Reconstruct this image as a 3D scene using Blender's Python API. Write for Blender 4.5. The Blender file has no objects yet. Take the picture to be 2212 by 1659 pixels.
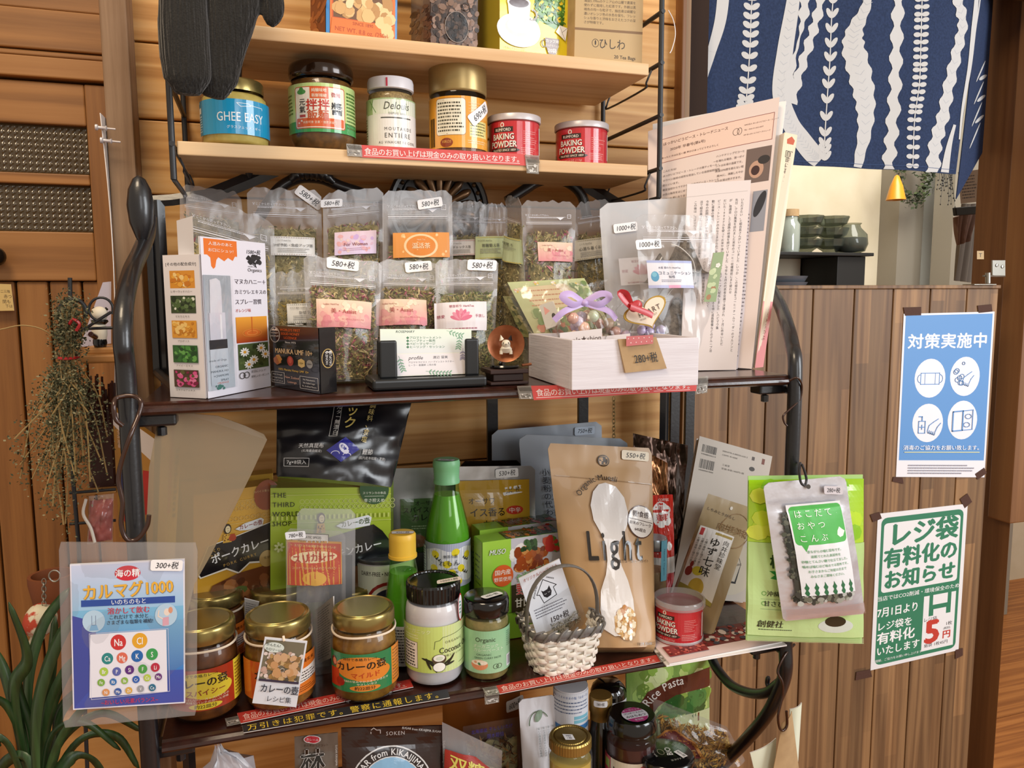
import bpy, bmesh, math, random
from mathutils import Vector, Matrix, noise, geometry
V = Vector
PI = math.pi
random.seed(7)
sc = bpy.context.scene
COL = sc.collection
# ------------------------------------------------------------------ camera, world, lights, exposure
F, CX, CY, HC = 1662.0, 1106.0, 829.5, 1.45
_y, _p, _r = math.radians(18), math.radians(-6.5), math.radians(.33)
FW = V((math.sin(_y)*math.cos(_p), math.cos(_y)*math.cos(_p), math.sin(_p)))
RT0 = V((math.cos(_y), -math.sin(_y), 0)); UP0 = RT0.cross(FW)
RT = RT0*math.cos(_r) - UP0*math.sin(_r); UP = RT0*math.sin(_r) + UP0*math.cos(_r)
CAM = V((0, 0, HC))
cd = bpy.data.cameras.new('camera'); cam = bpy.data.objects.new('camera', cd); COL.objects.link(cam)
cam.matrix_world = Matrix(((RT.x, UP.x, -FW.x, 0), (RT.y, UP.y, -FW.y, 0), (RT.z, UP.z, -FW.z, HC), (0, 0, 0, 1)))
cd.sensor_width = 36; cd.lens = F/2212*36; cd.clip_start = .02; cd.clip_end = 50
sc.camera = cam
sc.view_settings.view_transform = 'Standard'; sc.view_settings.look = 'None'
sc.view_settings.exposure = 0.16; sc.view_settings.gamma = 1; sc.view_settings.use_curve_mapping = False
W = bpy.data.worlds.new('world'); sc.world = W; W.use_nodes = True
W.node_tree.nodes['Background'].inputs[0].default_value = (1.0, .84, .68, 1)
W.node_tree.nodes['Background'].inputs[1].default_value = .46
def area(name, loc, to, sx, sy, e, col):
    l = bpy.data.lights.new(name, 'AREA'); l.shape = 'RECTANGLE'; l.size = sx; l.size_y = sy; l.energy = e; l.color = col
    o = bpy.data.objects.new(name, l); COL.objects.link(o); o.location = loc
    o.rotation_euler = (V(to)-V(loc)).to_track_quat('-Z', 'Y').to_euler()
area('window_light', (2.3, -.9, 1.95), (.5, .9, 1.3), 1.1, 1.5, 48, (.90, .95, 1.0))
area('window_light_far', (.55, -1.6, 2.1), (.4, .9, 1.3), .7, 1.1, 9, (.93, .96, 1.0))
area('warm_fill_light', (-.4, .1, 2.75), (-.3, 1.0, 1.3), .5, .5, 14, (1.0, .80, .56))  # unseen warm fill, added to brighten the left side
area('kitchen_window_light', (2.1, 1.7, 2.5), (2.7, 2.8, 1.5), .7, .7, 21, (1.0, .97, .88))
sc.cycles.max_bounces = 6; sc.cycles.diffuse_bounces = 3; sc.cycles.glossy_bounces = 3; sc.cycles.transmission_bounces = 4
sc.cycles.transparent_max_bounces = 28; sc.cycles.use_denoising = True; sc.cycles.caustics_reflective = False; sc.cycles.caustics_refractive = False
sc.cycles.sample_clamp_indirect = 4
# ------------------------------------------------------------------ photo pixel -> place in the room
def ray(px, py): return RT*((px-CX)/F) + UP*(-(py-CY)/F) + FW
def at(px, py, Y): d = ray(px, py); return CAM + d*(Y/d.y)
def atx(px, py, X): d = ray(px, py); return CAM + d*(X/d.x)
def atz(px, py, z): d = ray(px, py); return CAM + d*((z-HC)/d.z)
def dep(p): return (p-CAM).dot(FW)
def proj(p): c = p-CAM; z = c.dot(FW); return CX+F*c.dot(RT)/z, CY-F*c.dot(UP)/z
def colz(px, Y, z):
    py = 830.
    for _ in range(6):
        p = at(px, py, Y); py -= (z-p.z)*F/dep(p)
    return at(px, py, Y)
def upz(p, py):                    # straight above/below p at picture row py
    q = p.copy()
    for _ in range(6):
        q.z += (proj(q)[1]-py)*dep(q)/F
    return q
ZC = at(310, 869, .70).z; ZD = at(350, 1602, .70).z; ZE = ZD-.215
YW = 1.04; YA = .87
ZA = at(390, 303, YA).z; ZT = at(520, 50, YA).z
# ------------------------------------------------------------------ colours and materials
def hx(h, a=1):
    h = h.lstrip('#'); o = []
    for i in (0, 2, 4):
        c = int(h[i:i+2], 16)/255; o.append(c/12.92 if c <= .04045 else ((c+.055)/1.055)**2.4)
    return (o[0], o[1], o[2], a)
MATS = {}
def newmat(name):
    m = bpy.data.materials.new(name); m.use_nodes = True; MATS[name] = m
    nt = m.node_tree; nt.nodes.clear()
    out = nt.nodes.new('ShaderNodeOutputMaterial'); return m, nt, out
def nd(nt, t, **k):
    n = nt.nodes.new(t)
    for a, v in k.items():
        if a.startswith('i_'): n.inputs[int(a[2:])].default_value = v
        else: setattr(n, a, v)
    return n
def pr(nt, col=None, rough=.5, metal=0, spec=.5, coat=0, coatr=.05):
    b = nt.nodes.new('ShaderNodeBsdfPrincipled')
    if col: b.inputs['Base Color'].default_value = col
    b.inputs['Roughness'].default_value = rough; b.inputs['Metallic'].default_value = metal
    b.inputs['Specular IOR Level'].default_value = spec; b.inputs['Coat Weight'].default_value = coat; b.inputs['Coat Roughness'].default_value = coatr
    return b
def coords(nt, scale=(1, 1, 1), rnd=0):
    tc = nd(nt, 'ShaderNodeTexCoord'); mp = nd(nt, 'ShaderNodeMapping'); mp.inputs['Scale'].default_value = scale
    src = tc.outputs['Object']
    if rnd:
        oi = nd(nt, 'ShaderNodeObjectInfo'); ml = nd(nt, 'ShaderNodeMath', operation='MULTIPLY', i_1=rnd); nt.links.new(oi.outputs['Random'], ml.inputs[0])
        ad = nd(nt, 'ShaderNodeVectorMath', operation='ADD'); nt.links.new(src, ad.inputs[0]); nt.links.new(ml.outputs[0], ad.inputs[1]); src = ad.outputs[0]
    nt.links.new(src, mp.inputs['Vector']); return mp.outputs[0]
def bump(nt, b, vec, scale, strength, dist=.001, detail=3, kind='ShaderNodeTexNoise'):
    n = nd(nt, kind); n.inputs['Scale'].default_value = scale
    if 'Detail' in n.inputs: n.inputs['Detail'].default_value = detail
    nt.links.new(vec, n.inputs['Vector'])
    bp = nd(nt, 'ShaderNodeBump'); bp.inputs['Strength'].default_value = strength; bp.inputs['Distance'].default_value = dist
    nt.links.new(n.outputs[0], bp.inputs['Height']); nt.links.new(bp.outputs[0], b.inputs['Normal']); return bp
def M(name, col, rough=.5, metal=0, spec=.5, coat=0, bs=0, bstr=.3, bd=.001, col2=None, ns=40, stretch=(1, 1, 1), attr=False, lo=.35, hi=.65, coatr=.05):
    if name in MATS: return MATS[name]
    m, nt, out = newmat(name)
    b = pr(nt, hx(col) if col else None, rough, metal, spec, coat, coatr)
    vec = coords(nt, stretch)
    if attr:
        a = nd(nt, 'ShaderNodeVertexColor', layer_name='Col'); nt.links.new(a.outputs[0], b.inputs['Base Color'])
    elif col2:
        n = nd(nt, 'ShaderNodeTexNoise'); n.inputs['Scale'].default_value = ns; n.inputs['Detail'].default_value = 5; nt.links.new(vec, n.inputs['Vector'])
        r = nd(nt, 'ShaderNodeValToRGB'); r.color_ramp.elements[0].color = hx(col); r.color_ramp.elements[1].color = hx(col2)
        r.color_ramp.elements[0].position = lo; r.color_ramp.elements[1].position = hi
        nt.links.new(n.outputs[0], r.inputs[0]); nt.links.new(r.outputs[0], b.inputs['Base Color'])
    if bs: bump(nt, b, vec, bs, bstr, bd)
    nt.links.new(b.outputs[0], out.inputs[0]); return m
def wood(name, c1, c2, c3, axis='X', sc_=1., rough=.55, knots=True, rings=1., vary=.25, coat=0., strips=0):
    m, nt, out = newmat(name); b = pr(nt, None, rough, coat=coat, coatr=.2); L = nt.links.new
    st = {'X': (.55, 17, 17), 'Z': (17, 17, .55), 'Y': (17, .55, 17)}[axis]; st = tuple(s*sc_ for s in st)
    vec = coords(nt, st, 3.7)
    w = nd(nt, 'ShaderNodeTexNoise'); w.inputs['Scale'].default_value = 1.3; w.inputs['Detail'].default_value = 2.; L(vec, w.inputs['Vector'])
    mul = nd(nt, 'ShaderNodeMath', operation='MULTIPLY', i_1=46.*rings); L(w.outputs[0], mul.inputs[0])
    sn = nd(nt, 'ShaderNodeMath', operation='SINE'); L(mul.outputs[0], sn.inputs[0])
    g = nd(nt, 'ShaderNodeTexNoise'); g.inputs['Scale'].default_value = 9.; g.inputs['Detail'].default_value = 8; g.inputs['Roughness'].default_value = .7; L(vec, g.inputs['Vector'])
    mx = nd(nt, 'ShaderNodeMath', operation='MULTIPLY_ADD', i_1=.15, i_2=.26); L(sn.outputs[0], mx.inputs[0])
    ad = nd(nt, 'ShaderNodeMath', operation='MULTIPLY_ADD', i_1=.56); L(g.outputs[0], ad.inputs[0]); L(mx.outputs[0], ad.inputs[2])
    r = nd(nt, 'ShaderNodeValToRGB'); e = r.color_ramp.elements; e[0].color = hx(c2); e[0].position = .3; e[1].color = hx(c1); e[1].position = .62
    k = e.new(.95); k.color = hx(c3)
    L(ad.outputs[0], r.inputs[0]); c = r.outputs[0]
    if knots:
        kv = coords(nt, {'X': (3.1, 9, 9), 'Z': (9, 9, 3.1), 'Y': (9, 3.1, 9)}[axis], 9.1)
        vo = nd(nt, 'ShaderNodeTexVoronoi'); vo.inputs['Scale'].default_value = .8; L(kv, vo.inputs['Vector'])
        kr = nd(nt, 'ShaderNodeValToRGB'); kr.color_ramp.elements[0].position = .055; kr.color_ramp.elements[0].color = (1, 1, 1, 1)
        kr.color_ramp.elements[1].position = .12; kr.color_ramp.elements[1].color = (0, 0, 0, 1); L(vo.outputs['Distance'], kr.inputs[0])
        mk = nd(nt, 'ShaderNodeMix', data_type='RGBA'); L(kr.outputs[0], mk.inputs['Factor']); L(c, mk.inputs['A']); mk.inputs['B'].default_value = hx('#5a3016'); c = mk.outputs['Result']
    if strips:
        sv = coords(nt, (0, 0, 1) if axis == 'Z' else (1, 0, 0), 5.)
        wn = nd(nt, 'ShaderNodeTexBrick'); wn.inputs['Scale'].default_value = 1.; wn.inputs['Mortar Size'].default_value = 0.
        wn.inputs['Brick Width'].default_value = .33; wn.inputs['Row Height'].default_value = .026; wn.offset = .37; wn.offset_frequency = 2
        wn.inputs['Color1'].default_value = (.62, .60, .58, 1); wn.inputs['Color2'].default_value = (1.25, 1.2, 1.12, 1); wn.inputs['Bias'].default_value = -.1
        tc = nd(nt, 'ShaderNodeTexCoord'); sx = nd(nt, 'ShaderNodeSeparateXYZ'); cx = nd(nt, 'ShaderNodeCombineXYZ'); oi = nd(nt, 'ShaderNodeObjectInfo')
        L(tc.outputs['Object'], sx.inputs[0]); ra = nd(nt, 'ShaderNodeMath', operation='ADD'); L(sx.outputs['Z'], ra.inputs[0]); L(oi.outputs['Random'], ra.inputs[1])
        L(ra.outputs[0], cx.inputs[0]); L(sx.outputs['X'], cx.inputs[1]); L(cx.outputs[0], wn.inputs['Vector'])
        mm = nd(nt, 'ShaderNodeMix', data_type='RGBA', blend_type='MULTIPLY'); mm.inputs['Factor'].default_value = strips; L(c, mm.inputs['A']); L(wn.outputs[0], mm.inputs['B']); c = mm.outputs['Result']
    hs = nd(nt, 'ShaderNodeHueSaturation'); oi = nd(nt, 'ShaderNodeObjectInfo')
    mr = nd(nt, 'ShaderNodeMapRange'); mr.inputs['To Min'].default_value = 1-vary; mr.inputs['To Max'].default_value = 1+vary*.6
    L(oi.outputs['Random'], mr.inputs['Value']); L(mr.outputs[0], hs.inputs['Value']); L(c, hs.inputs['Color']); L(hs.outputs[0], b.inputs['Base Color'])
    bp = nd(nt, 'ShaderNodeBump'); bp.inputs['Strength'].default_value = .25; bp.inputs['Distance'].default_value = .0006; L(ad.outputs[0], bp.inputs['Height']); L(bp.outputs[0], b.inputs['Normal'])
    L(b.outputs[0], out.inputs[0]); return m
def film(name, op=.1, tint='#ffffff', body='#e8e6e8', rough=.12, bs=30, bstr=.6, bd=.004, fr=.9):
    m, nt, out = newmat(name); L = nt.links.new
    b = pr(nt, hx(body), .5, spec=.3); tr = nd(nt, 'ShaderNodeBsdfTransparent'); tr.inputs[0].default_value = hx(tint); gl = nd(nt, 'ShaderNodeBsdfGlossy'); gl.inputs['Roughness'].default_value = rough
    vec = coords(nt, (1, 1, .6)); bp = bump(nt, b, vec, bs, bstr, bd, 2); L(bp.outputs[0], gl.inputs['Normal'])
    f = nd(nt, 'ShaderNodeFresnel'); L(bp.outputs[0], f.inputs['Normal'])
    ge = nd(nt, 'ShaderNodeNewGeometry'); io = nd(nt, 'ShaderNodeMath', operation='MULTIPLY_ADD', i_1=1/1.5-1.5, i_2=1.5); L(ge.outputs['Backfacing'], io.inputs[0]); L(io.outputs[0], f.inputs['IOR'])
    a = nd(nt, 'ShaderNodeVertexColor', layer_name='Col'); sp = nd(nt, 'ShaderNodeSeparateColor'); L(a.outputs[0], sp.inputs[0])
    m2 = nd(nt, 'ShaderNodeMath', operation='ADD', i_1=op); m2.use_clamp = True; L(sp.outputs[0], m2.inputs[0])
    mx = nd(nt, 'ShaderNodeMixShader'); L(m2.outputs[0], mx.inputs[0]); L(tr.outputs[0], mx.inputs[1]); L(b.outputs[0], mx.inputs[2])
    m1 = nd(nt, 'ShaderNodeMath', operation='MULTIPLY', i_1=fr); m1.use_clamp = True; L(f.outputs[0], m1.inputs[0])
    m3 = nd(nt, 'ShaderNodeMixShader'); L(m1.outputs[0], m3.inputs[0]); L(mx.outputs[0], m3.inputs[1]); L(gl.outputs[0], m3.inputs[2]); L(m3.outputs[0], out.inputs[0])
    return m
# shared materials
M('print', None, .5, attr=True); M('print_gloss', None, .22, coat=.5, attr=True, bs=55, bstr=.25, bd=.0015); M('print_matte', None, .8, attr=True, spec=.2)
M('print_jar', None, .28, attr=True, spec=.5)
M('leafy', None, .75, attr=True, spec=.25)
film('film_clear', .03, body='#c6c1c0', bs=38, bstr=.55, bd=.0035); film('film_frost', .20, rough=.35, bs=25, bstr=.25); film('film_wrap', .0, bs=30, bstr=.4, fr=.4); film('film_thin', .015, bs=55, bstr=.9, bd=.004)
film('film_smoke', .42, tint='#dcc8a4', body='#b8a684', rough=.35, bs=14, bstr=.2); film('glass_thin', .0, rough=.03, bs=8, bstr=.12, fr=.75)
film('glass_green', .04, tint='#dcf0c4', body='#3a9a2a', rough=.04, bs=6, bstr=.05)
film('tape_clear', .38, tint='#e8e4dc', body='#b8b4ac', rough=.2, bs=60)
M('black_metal', '#16161a', .33, spec=.6, coat=.25, bs=260, bstr=.12); M('black_wire', '#26272b', .42, spec=.5)
M('gold_lid', '#a3925a', .27, metal=.85, bs=120, bstr=.08); M('gold_lid_top', '#a98d4c', .33, metal=.75, bs=200, bstr=.1)
M('brown_shelf', '#3a1a12', .3, col2='#2b120c', ns=90, coat=.5, bs=220, bstr=.15, coatr=.12)
M('black_lid', '#0c0c0e', .16, coat=.4); M('white_plastic', '#e9e6ea', .35); M('paper', '#ece6e2', .75); M('kraft', '#a98a63', .75, col2='#b5966d', ns=60)
M('silver_foil', '#c9cace', .3, metal=.75, bs=24, bstr=.5, bd=.003); M('dark_foil', '#3a2a22', .2, metal=.85, bs=26, bstr=.9, bd=.006); M('copper_foil', '#8a5d3c', .24, metal=.85, bs=28, bstr=.9, bd=.006)
wood('wood_wall', '#dca763', '#bb823f', '#e8bf88', 'X', 1., .5, True, 1., .12)
wood('wood_board', '#dfbb8e', '#cfa474', '#ebcda3', 'X', .8, .5, False, .8, .06)
wood('wood_pillar', '#8f7257', '#6f5238', '#a58767', 'Z', 1., .7, False, .5, .05)
wood('wood_part', '#8d6b48', '#6b4c2f', '#a98459', 'Z', 1.1, .55, False, .9, .16, strips=.8)
wood('wood_door', '#a4713b', '#7f5226', '#b98548', 'Z', .7, .5, False, .5, .08)
wood('wood_rail', '#a87540', '#835629', '#b98750', 'X', .7, .5, False, .6, .08)
wood('wood_post', '#8b5f37', '#6c4423', '#9b6f42', 'Z', .5, .5, False, .5, .04)
wood('wood_floor', '#b06d33', '#8c4f20', '#c98648', 'X', .8, .4, False, .8, .1)
wood('wood_orange', '#c08a4c', '#a36d34', '#cf9c60', 'X', .8, .5, False, .6, .05)
# ------------------------------------------------------------------ objects
LOC = {}
def root(name, label, cat, loc, group=None):
    o = bpy.data.objects.new(name, None); COL.objects.link(o); o.location = loc; o.empty_display_size = .02
    o['label'] = label; o['category'] = cat
    if group: o['group'] = group
    LOC[o.name] = V(loc); return o
def base(par):
    b = V((0, 0, 0))
    while par is not None: b += LOC[par.name]; par = par.parent
    return b
def mk(name, vs, fs, mat, parent=None, smooth=False, cols=None, label=None, kind=None, bevel=0, seg=2, sub=0, mats=None, mi=None, ws=None):
    b = base(parent) if parent is not None else V((0, 0, 0))
    me = bpy.data.meshes.new(name); me.from_pydata([tuple(v-b) for v in vs], [], fs); me.validate()
    o = bpy.data.objects.new(name, me); COL.objects.link(o)
    for mm in (mats or [mat]): me.materials.append(MATS[mm] if isinstance(mm, str) else mm)
    if mi: me.polygons.foreach_set('material_index', mi)
    if cols is not None:
        ca = me.color_attributes.new('Col', 'FLOAT_COLOR', 'POINT'); ca.data.foreach_set('color', [c for q in cols for c in q])
    if smooth:
        me.polygons.foreach_set('use_smooth', [True]*len(me.polygons)); me.set_sharp_from_angle(angle=.95)
    if parent is not None: o.parent = parent
    LOC[o.name] = V((0, 0, 0))
    if label: o['label'] = label
    if kind: o['kind'] = kind
    if bevel:
        md = o.modifiers.new('bevel', 'BEVEL'); md.width = bevel; md.segments = seg; md.limit_method = 'ANGLE'; md.angle_limit = .6
    if sub:
        md = o.modifiers.new('sub', 'SUBSURF'); md.levels = sub; md.render_levels = sub
    return o
class MB:
    def __init__(s): s.v = []; s.f = []; s.c = []
    def add(s, vs, fs, col=None):
        n = len(s.v); s.v += vs; s.f += [tuple(i+n for i in f) for f in fs]; s.c += [col or (0, 0, 0, 1)]*len(vs); return s
    def box8(s, c8, col=None):          # front tl tr br bl, back tl tr br bl
        return s.add([V(c) for c in c8], [(3, 2, 1, 0), (4, 5, 6, 7), (0, 1, 5, 4), (1, 2, 6, 5), (2, 3, 7, 6), (3, 0, 4, 7)], col)
    def box(s, x0, x1, y0, y1, z0, z1, col=None):
        return s.box8([(x0, y0, z1), (x1, y0, z1), (x1, y0, z0), (x0, y0, z0), (x0, y1, z1), (x1, y1, z1), (x1, y1, z0), (x0, y1, z0)], col)
    def tube(s, pts, r, n=10, closed=False, cap=True, flat=None, col=None):
        pts = [V(p) for p in pts]; m = len(pts); rs = r if isinstance(r, (list, tuple)) else [r]*m
        t0 = (pts[1]-pts[0]).normalized(); a = V((0, 0, 1)) if abs(t0.z) < .9 else V((0, 1, 0))
        if flat: a = V(flat)
        u = (a - t0*a.dot(t0)).normalized(); vs = []
        for i, p in enumerate(pts):
            q0 = pts[(i-1) % m] if (closed or i) else p; q1 = pts[(i+1) % m] if (closed or i < m-1) else p
            t = (q1-q0).normalized(); u = (u - t*u.dot(t)).normalized(); w = t.cross(u)
            for k in range(n):
                an = 2*PI*k/n; ra, rb = rs[i] if isinstance(rs[i], tuple) else (rs[i], rs[i])
                vs.append(p + u*(math.cos(an)*ra) + w*(math.sin(an)*rb))
        fs = []
        for i in range(m if closed else m-1):
            j = (i+1) % m
            for k in range(n): fs.append((i*n+k, i*n+(k+1) % n, j*n+(k+1) % n, j*n+k))
        if cap and not closed: fs += [tuple(range(n-1, -1, -1)), tuple((m-1)*n+k for k in range(n))]
        return s.add(vs, fs, col)
    def lathe(s, C, prof, n=40, col=None, ax=V((0, 0, 1)), jit=0):
        C = V(C); ax = V(ax).normalized(); u = ax.orthogonal().normalized(); w = ax.cross(u); vs = []; fs = []
        for i, (r, z) in enumerate(prof):
            for k in range(n):
                an = 2*PI*k/n; rr = r*(1+jit*(k % 2)); vs.append(C + ax*z + (u*math.cos(an)+w*math.sin(an))*max(rr, 1e-5))
        for i in range(len(prof)-1):
            for k in range(n): fs.append((i*n+k, i*n+(k+1) % n, (i+1)*n+(k+1) % n, (i+1)*n+k))
        return s.add(vs, fs, col)
    def build(s, name, mat, parent=None, **k):
        if k.pop('usecol', False): k['cols'] = s.c
        return mk(name, s.v, s.f, mat, parent, **k)
def curve(pts, n=8):                  # Catmull-Rom
    pts = [V(p) for p in pts]; P = [pts[0]*2-pts[1]]+pts+[pts[-1]*2-pts[-2]]; o = []
    for i in range(1, len(P)-2):
        a, b, c, d = P[i-1:i+3]
        for k in range(n):
            t = k/n; o.append(.5*((2*b)+(c-a)*t+(2*a-5*b+4*c-d)*t*t+(3*b-a-3*c+d)*t**3))
    return o+[pts[-1]]
# ------------------------------------------------------------------ surfaces the print lies on
class Q:
    """four corners (tl,tr,br,bl) in the room, optional bulge towards the viewer"""
    def __init__(s, tl, tr, br, bl, bul=None):
        s.c = [V(tl), V(tr), V(br), V(bl)]; s.bul = bul
        n = (s.c[1]-s.c[3]).cross(s.c[2]-s.c[0]).normalized()
        ce = (s.c[0]+s.c[1]+s.c[2]+s.c[3])/4
        if n.dot(CAM-ce) < 0: n = -n
        s.n = n; s.w = ((s.c[1]-s.c[0]).length+(s.c[2]-s.c[3]).length)/2; s.h = ((s.c[3]-s.c[0]).length+(s.c[2]-s.c[1]).length)/2
        s.ce = ce
    def __call__(s, u, v, off=0):
        a, b, c, d = s.c; p = (a*(1-u)+b*u)*(1-v)+(d*(1-u)+c*u)*v
        return p + s.n*(off + (s.bul(u, v) if s.bul else 0))
def flat(S):                        # make the quad plane without moving it in view
    n = (S.c[1]-S.c[0]).cross(S.c[2]-S.c[0]); d = S.c[3]-CAM; S.c[3] = CAM+d*((S.c[0]-CAM).dot(n)/d.dot(n)); return Q(*S.c, S.bul)
class Cyl:
    def __init__(s, C, R, z0, z1, span=2.4, turn=0, R2=None):
        s.C = V(C); s.R = R; s.R2 = R2 or R; s.z0 = z0; s.z1 = z1; s.sp = span; s.a = math.atan2(-s.C.y, -s.C.x)+turn; s.w = R*span; s.h = z1-z0; s.bul = True
    def __call__(s, u, v, off=0):
        a = s.a + (u-.5)*s.sp; r = s.R*(1-v)+s.R2*v+off; return V((s.C.x+r*math.cos(a), s.C.y+r*math.sin(a), s.z1+(s.z0-s.z1)*v))
def pq(tl, tr, br, bl, Y, bul=None):
    """quad from four picture points, Y one depth or four"""
    Ys = Y if isinstance(Y, (list, tuple)) else [Y]*4
    return Q(*[at(p[0], p[1], y) for p, y in zip((tl, tr, br, bl), Ys)], bul)
def stand(xtl, xtr, yt, xbl, xbr, Y, zs, lean=0, yt2=None, bul=None):
    return Q(at(xtl, yt, Y+lean), at(xtr, yt2 if yt2 is not None else yt, Y+lean), colz(xbr, Y, zs), colz(xbl, Y, zs), bul)
# ------------------------------------------------------------------ flat print: coloured shapes and lettering
GL = {}
_fc = bpy.data.curves.new('glyphs', 'FONT'); _fo = bpy.data.objects.new('glyphs', _fc); COL.objects.link(_fo)
def _mesh(t, b):
    _fc.body = t; _fc.resolution_u = 2; _fc.offset = b
    m = _fo.to_mesh(); vs = [(v.co.x, v.co.y) for v in m.vertices]; fs = [tuple(p.vertices) for p in m.polygons]; _fo.to_mesh_clear(); return vs, fs
def glyph(ch, b):
    if (ch, b) in GL: return GL[ch, b]
    if ord(ch) > 0x2e00: g = _mesh(ch, b)+(1.,)
    elif ch == ' ': g = ([], [], .32)
    else:
        g = _mesh(ch, b); a = _mesh('|'+ch+'|', 0)[0]; c = _mesh('||', 0)[0]
        g = g + ((max(x for x, y in a)-max(x for x, y in c)) if a and c else .6,)
    GL[ch, b] = g; return g
class Cv:
    def __init__(s, Wd, Hd, sub=6): s.W = Wd; s.H = Hd; s.sub = sub; s.el = []; s.z = 0
    def _n(s, a, L): return max(1, math.ceil(abs(a)/L*s.sub)) if s.sub else 1
    def R(s, x0, y0, x1, y1, c, c2=None, hor=False, rd=0):
        s.z += 1; c = hx(c)
        if rd:
            pts = []
            for (cx, cy, a) in ((x1-rd, y0+rd, -90), (x1-rd, y1-rd, 0), (x0+rd, y1-rd, 90), (x0+rd, y0+rd, 180)):
                for k in range(5): t = math.radians(a+k*22.5); pts.append((cx+rd*math.cos(t), cy+rd*math.sin(t)))
            return s._poly(pts, c)
        nx, ny = s._n(x1-x0, s.W), s._n(y1-y0, s.H); 
        if c2: c2 = hx(c2); ny = max(ny, 4)
        vs = []; cs = []
        for j in range(ny+1):
            for i in range(nx+1):
                vs.append((x0+(x1-x0)*i/nx, y0+(y1-y0)*j/ny)); t = i/nx if hor else j/ny
                cs.append(tuple(a*(1-t)+b*t for a, b in zip(c, c2)) if c2 else c)
        fs = [(j*(nx+1)+i, j*(nx+1)+i+1, (j+1)*(nx+1)+i+1, (j+1)*(nx+1)+i) for j in range(ny) for i in range(nx)]
        s.el.append((vs, fs, cs, s.z)); return s
    def _poly(s, pts, c):
        big = s.sub and (max(p[0] for p in pts)-min(p[0] for p in pts) > s.W/s.sub*1.2 or max(p[1] for p in pts)-min(p[1] for p in pts) > s.H/s.sub*1.6)
        tr = geometry.tessellate_polygon([[V((p[0], p[1], 0)) for p in pts]])
        vs = [tuple(p) for p in pts]; fs = [tuple(t) for t in tr]
        if big:
            bm = bmesh.new(); bv = [bm.verts.new((x, y, 0)) for x, y in vs]
            for f in fs:
                try: bm.faces.new([bv[i] for i in f])
                except ValueError: pass
            for ax, L, a0 in (((1, 0, 0), s.W, 0), ((0, 1, 0), s.H, 1)):
                st = L/s.sub; lo = min(p[a0] for p in vs); hi = max(p[a0] for p in vs); k = math.ceil(lo/st)
                while k*st < hi:
                    bmesh.ops.bisect_plane(bm, geom=bm.verts[:]+bm.edges[:]+bm.faces[:], plane_co=V(ax)*k*st, plane_no=ax); k += 1
            bm.verts.index_update(); vs = [(v.co.x, v.co.y) for v in bm.verts]; fs = [tuple(v.index for v in f.verts) for f in bm.faces]; bm.free()
        s.el.append((vs, fs, [c]*len(vs), s.z)); return s
    def P(s, pts, c): s.z += 1; return s._poly(pts, hx(c))
    def E(s, cx, cy, rx, ry, c, n=20, rot=0, z=True):
        if z: s.z += 1
        cr, sr = math.cos(math.radians(rot)), math.sin(math.radians(rot))
        return s._poly([(cx+rx*math.cos(2*PI*k/n)*cr-ry*math.sin(2*PI*k/n)*sr, cy+rx*math.cos(2*PI*k/n)*sr+ry*math.sin(2*PI*k/n)*cr) for k in range(n)], hx(c))
    def L(s, pts, w, c, closed=False):
        s.z += 1; c = hx(c); n = len(pts)
        for i in range(n if closed else n-1):
            (x0, y0), (x1, y1) = pts[i], pts[(i+1) % n]; dx, dy = x1-x0, y1-y0; l = math.hypot(dx, dy) or 1; nx, ny = -dy/l*w/2, dx/l*w/2; ex, ey = dx/l*w*.3, dy/l*w*.3
            s._poly([(x0+nx-ex, y0+ny-ey), (x1+nx+ex, y1+ny+ey), (x1-nx+ex, y1-ny+ey), (x0-nx-ex, y0-ny-ey)], c)
        return s
    def ring(s, cx, cy, rx, ry, w, c, a0=0, a1=360, n=24):
        return s.L([(cx+rx*math.cos(math.radians(a0+(a1-a0)*k/n)), cy+ry*math.sin(math.radians(a0+(a1-a0)*k/n))) for k in range(n+1)], w, c)
    def T(s, txt, x, y, sz, c, b=0, a='c', sx=1, rot=0, vert=False, sh=0, sp=0, arc=None):
        c = hx(c); d = b*.0105*sz; cr, sr = math.cos(math.radians(rot)), math.sin(math.radians(rot)); zz = s.z+1001
        gs = [glyph(ch, 0) for ch in txt]; n0 = len(s.el)
        if arc:                          # arc=(radius, start angle deg) around x,y
            Rr, an = arc
            for vs, fs, ad in gs:
                w = ad*sz*sx+sp; m = math.radians(an)+w/2/Rr; ca, sa = math.cos(m), math.sin(m)
                if vs: s.el.append(([(x+ca*(Rr+gy*sz)-sa*((gx-ad/2)*sz*sx), y+sa*(Rr+gy*sz)+ca*((gx-ad/2)*sz*sx)) for gx, gy in vs], fs, [c]*len(vs), zz))
                an += math.degrees(w/Rr)
            return s._fat(n0, d)
        if vert:
            yy = -len(txt)*(sz+sp)/2 if a == 'c' else 0
            for vs, fs, ad in gs:
                if vs:
                    pts = [((gx-ad/2)*sz*sx, yy+sz*.86-gy*sz) for gx, gy in vs]
                    s.el.append(([(x+px*cr-py*sr, y+px*sr+py*cr) for px, py in pts], fs, [c]*len(vs), zz))
                yy += sz+sp
            return s._fat(n0, d)
        tot = sum(g[2]*sz*sx+sp for g in gs); xx = {'c': -tot/2, 'l': 0, 'r': -tot}[a]
        for vs, fs, ad in gs:
            if vs:
                pts = [(xx+gx*sz*sx+gy*sz*sh, sz*.36-gy*sz) for gx, gy in vs]
                s.el.append(([(x+px*cr-py*sr, y+px*sr+py*cr) for px, py in pts], fs, [c]*len(vs), zz))
            xx += ad*sz*sx+sp
        return s._fat(n0, d)
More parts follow.
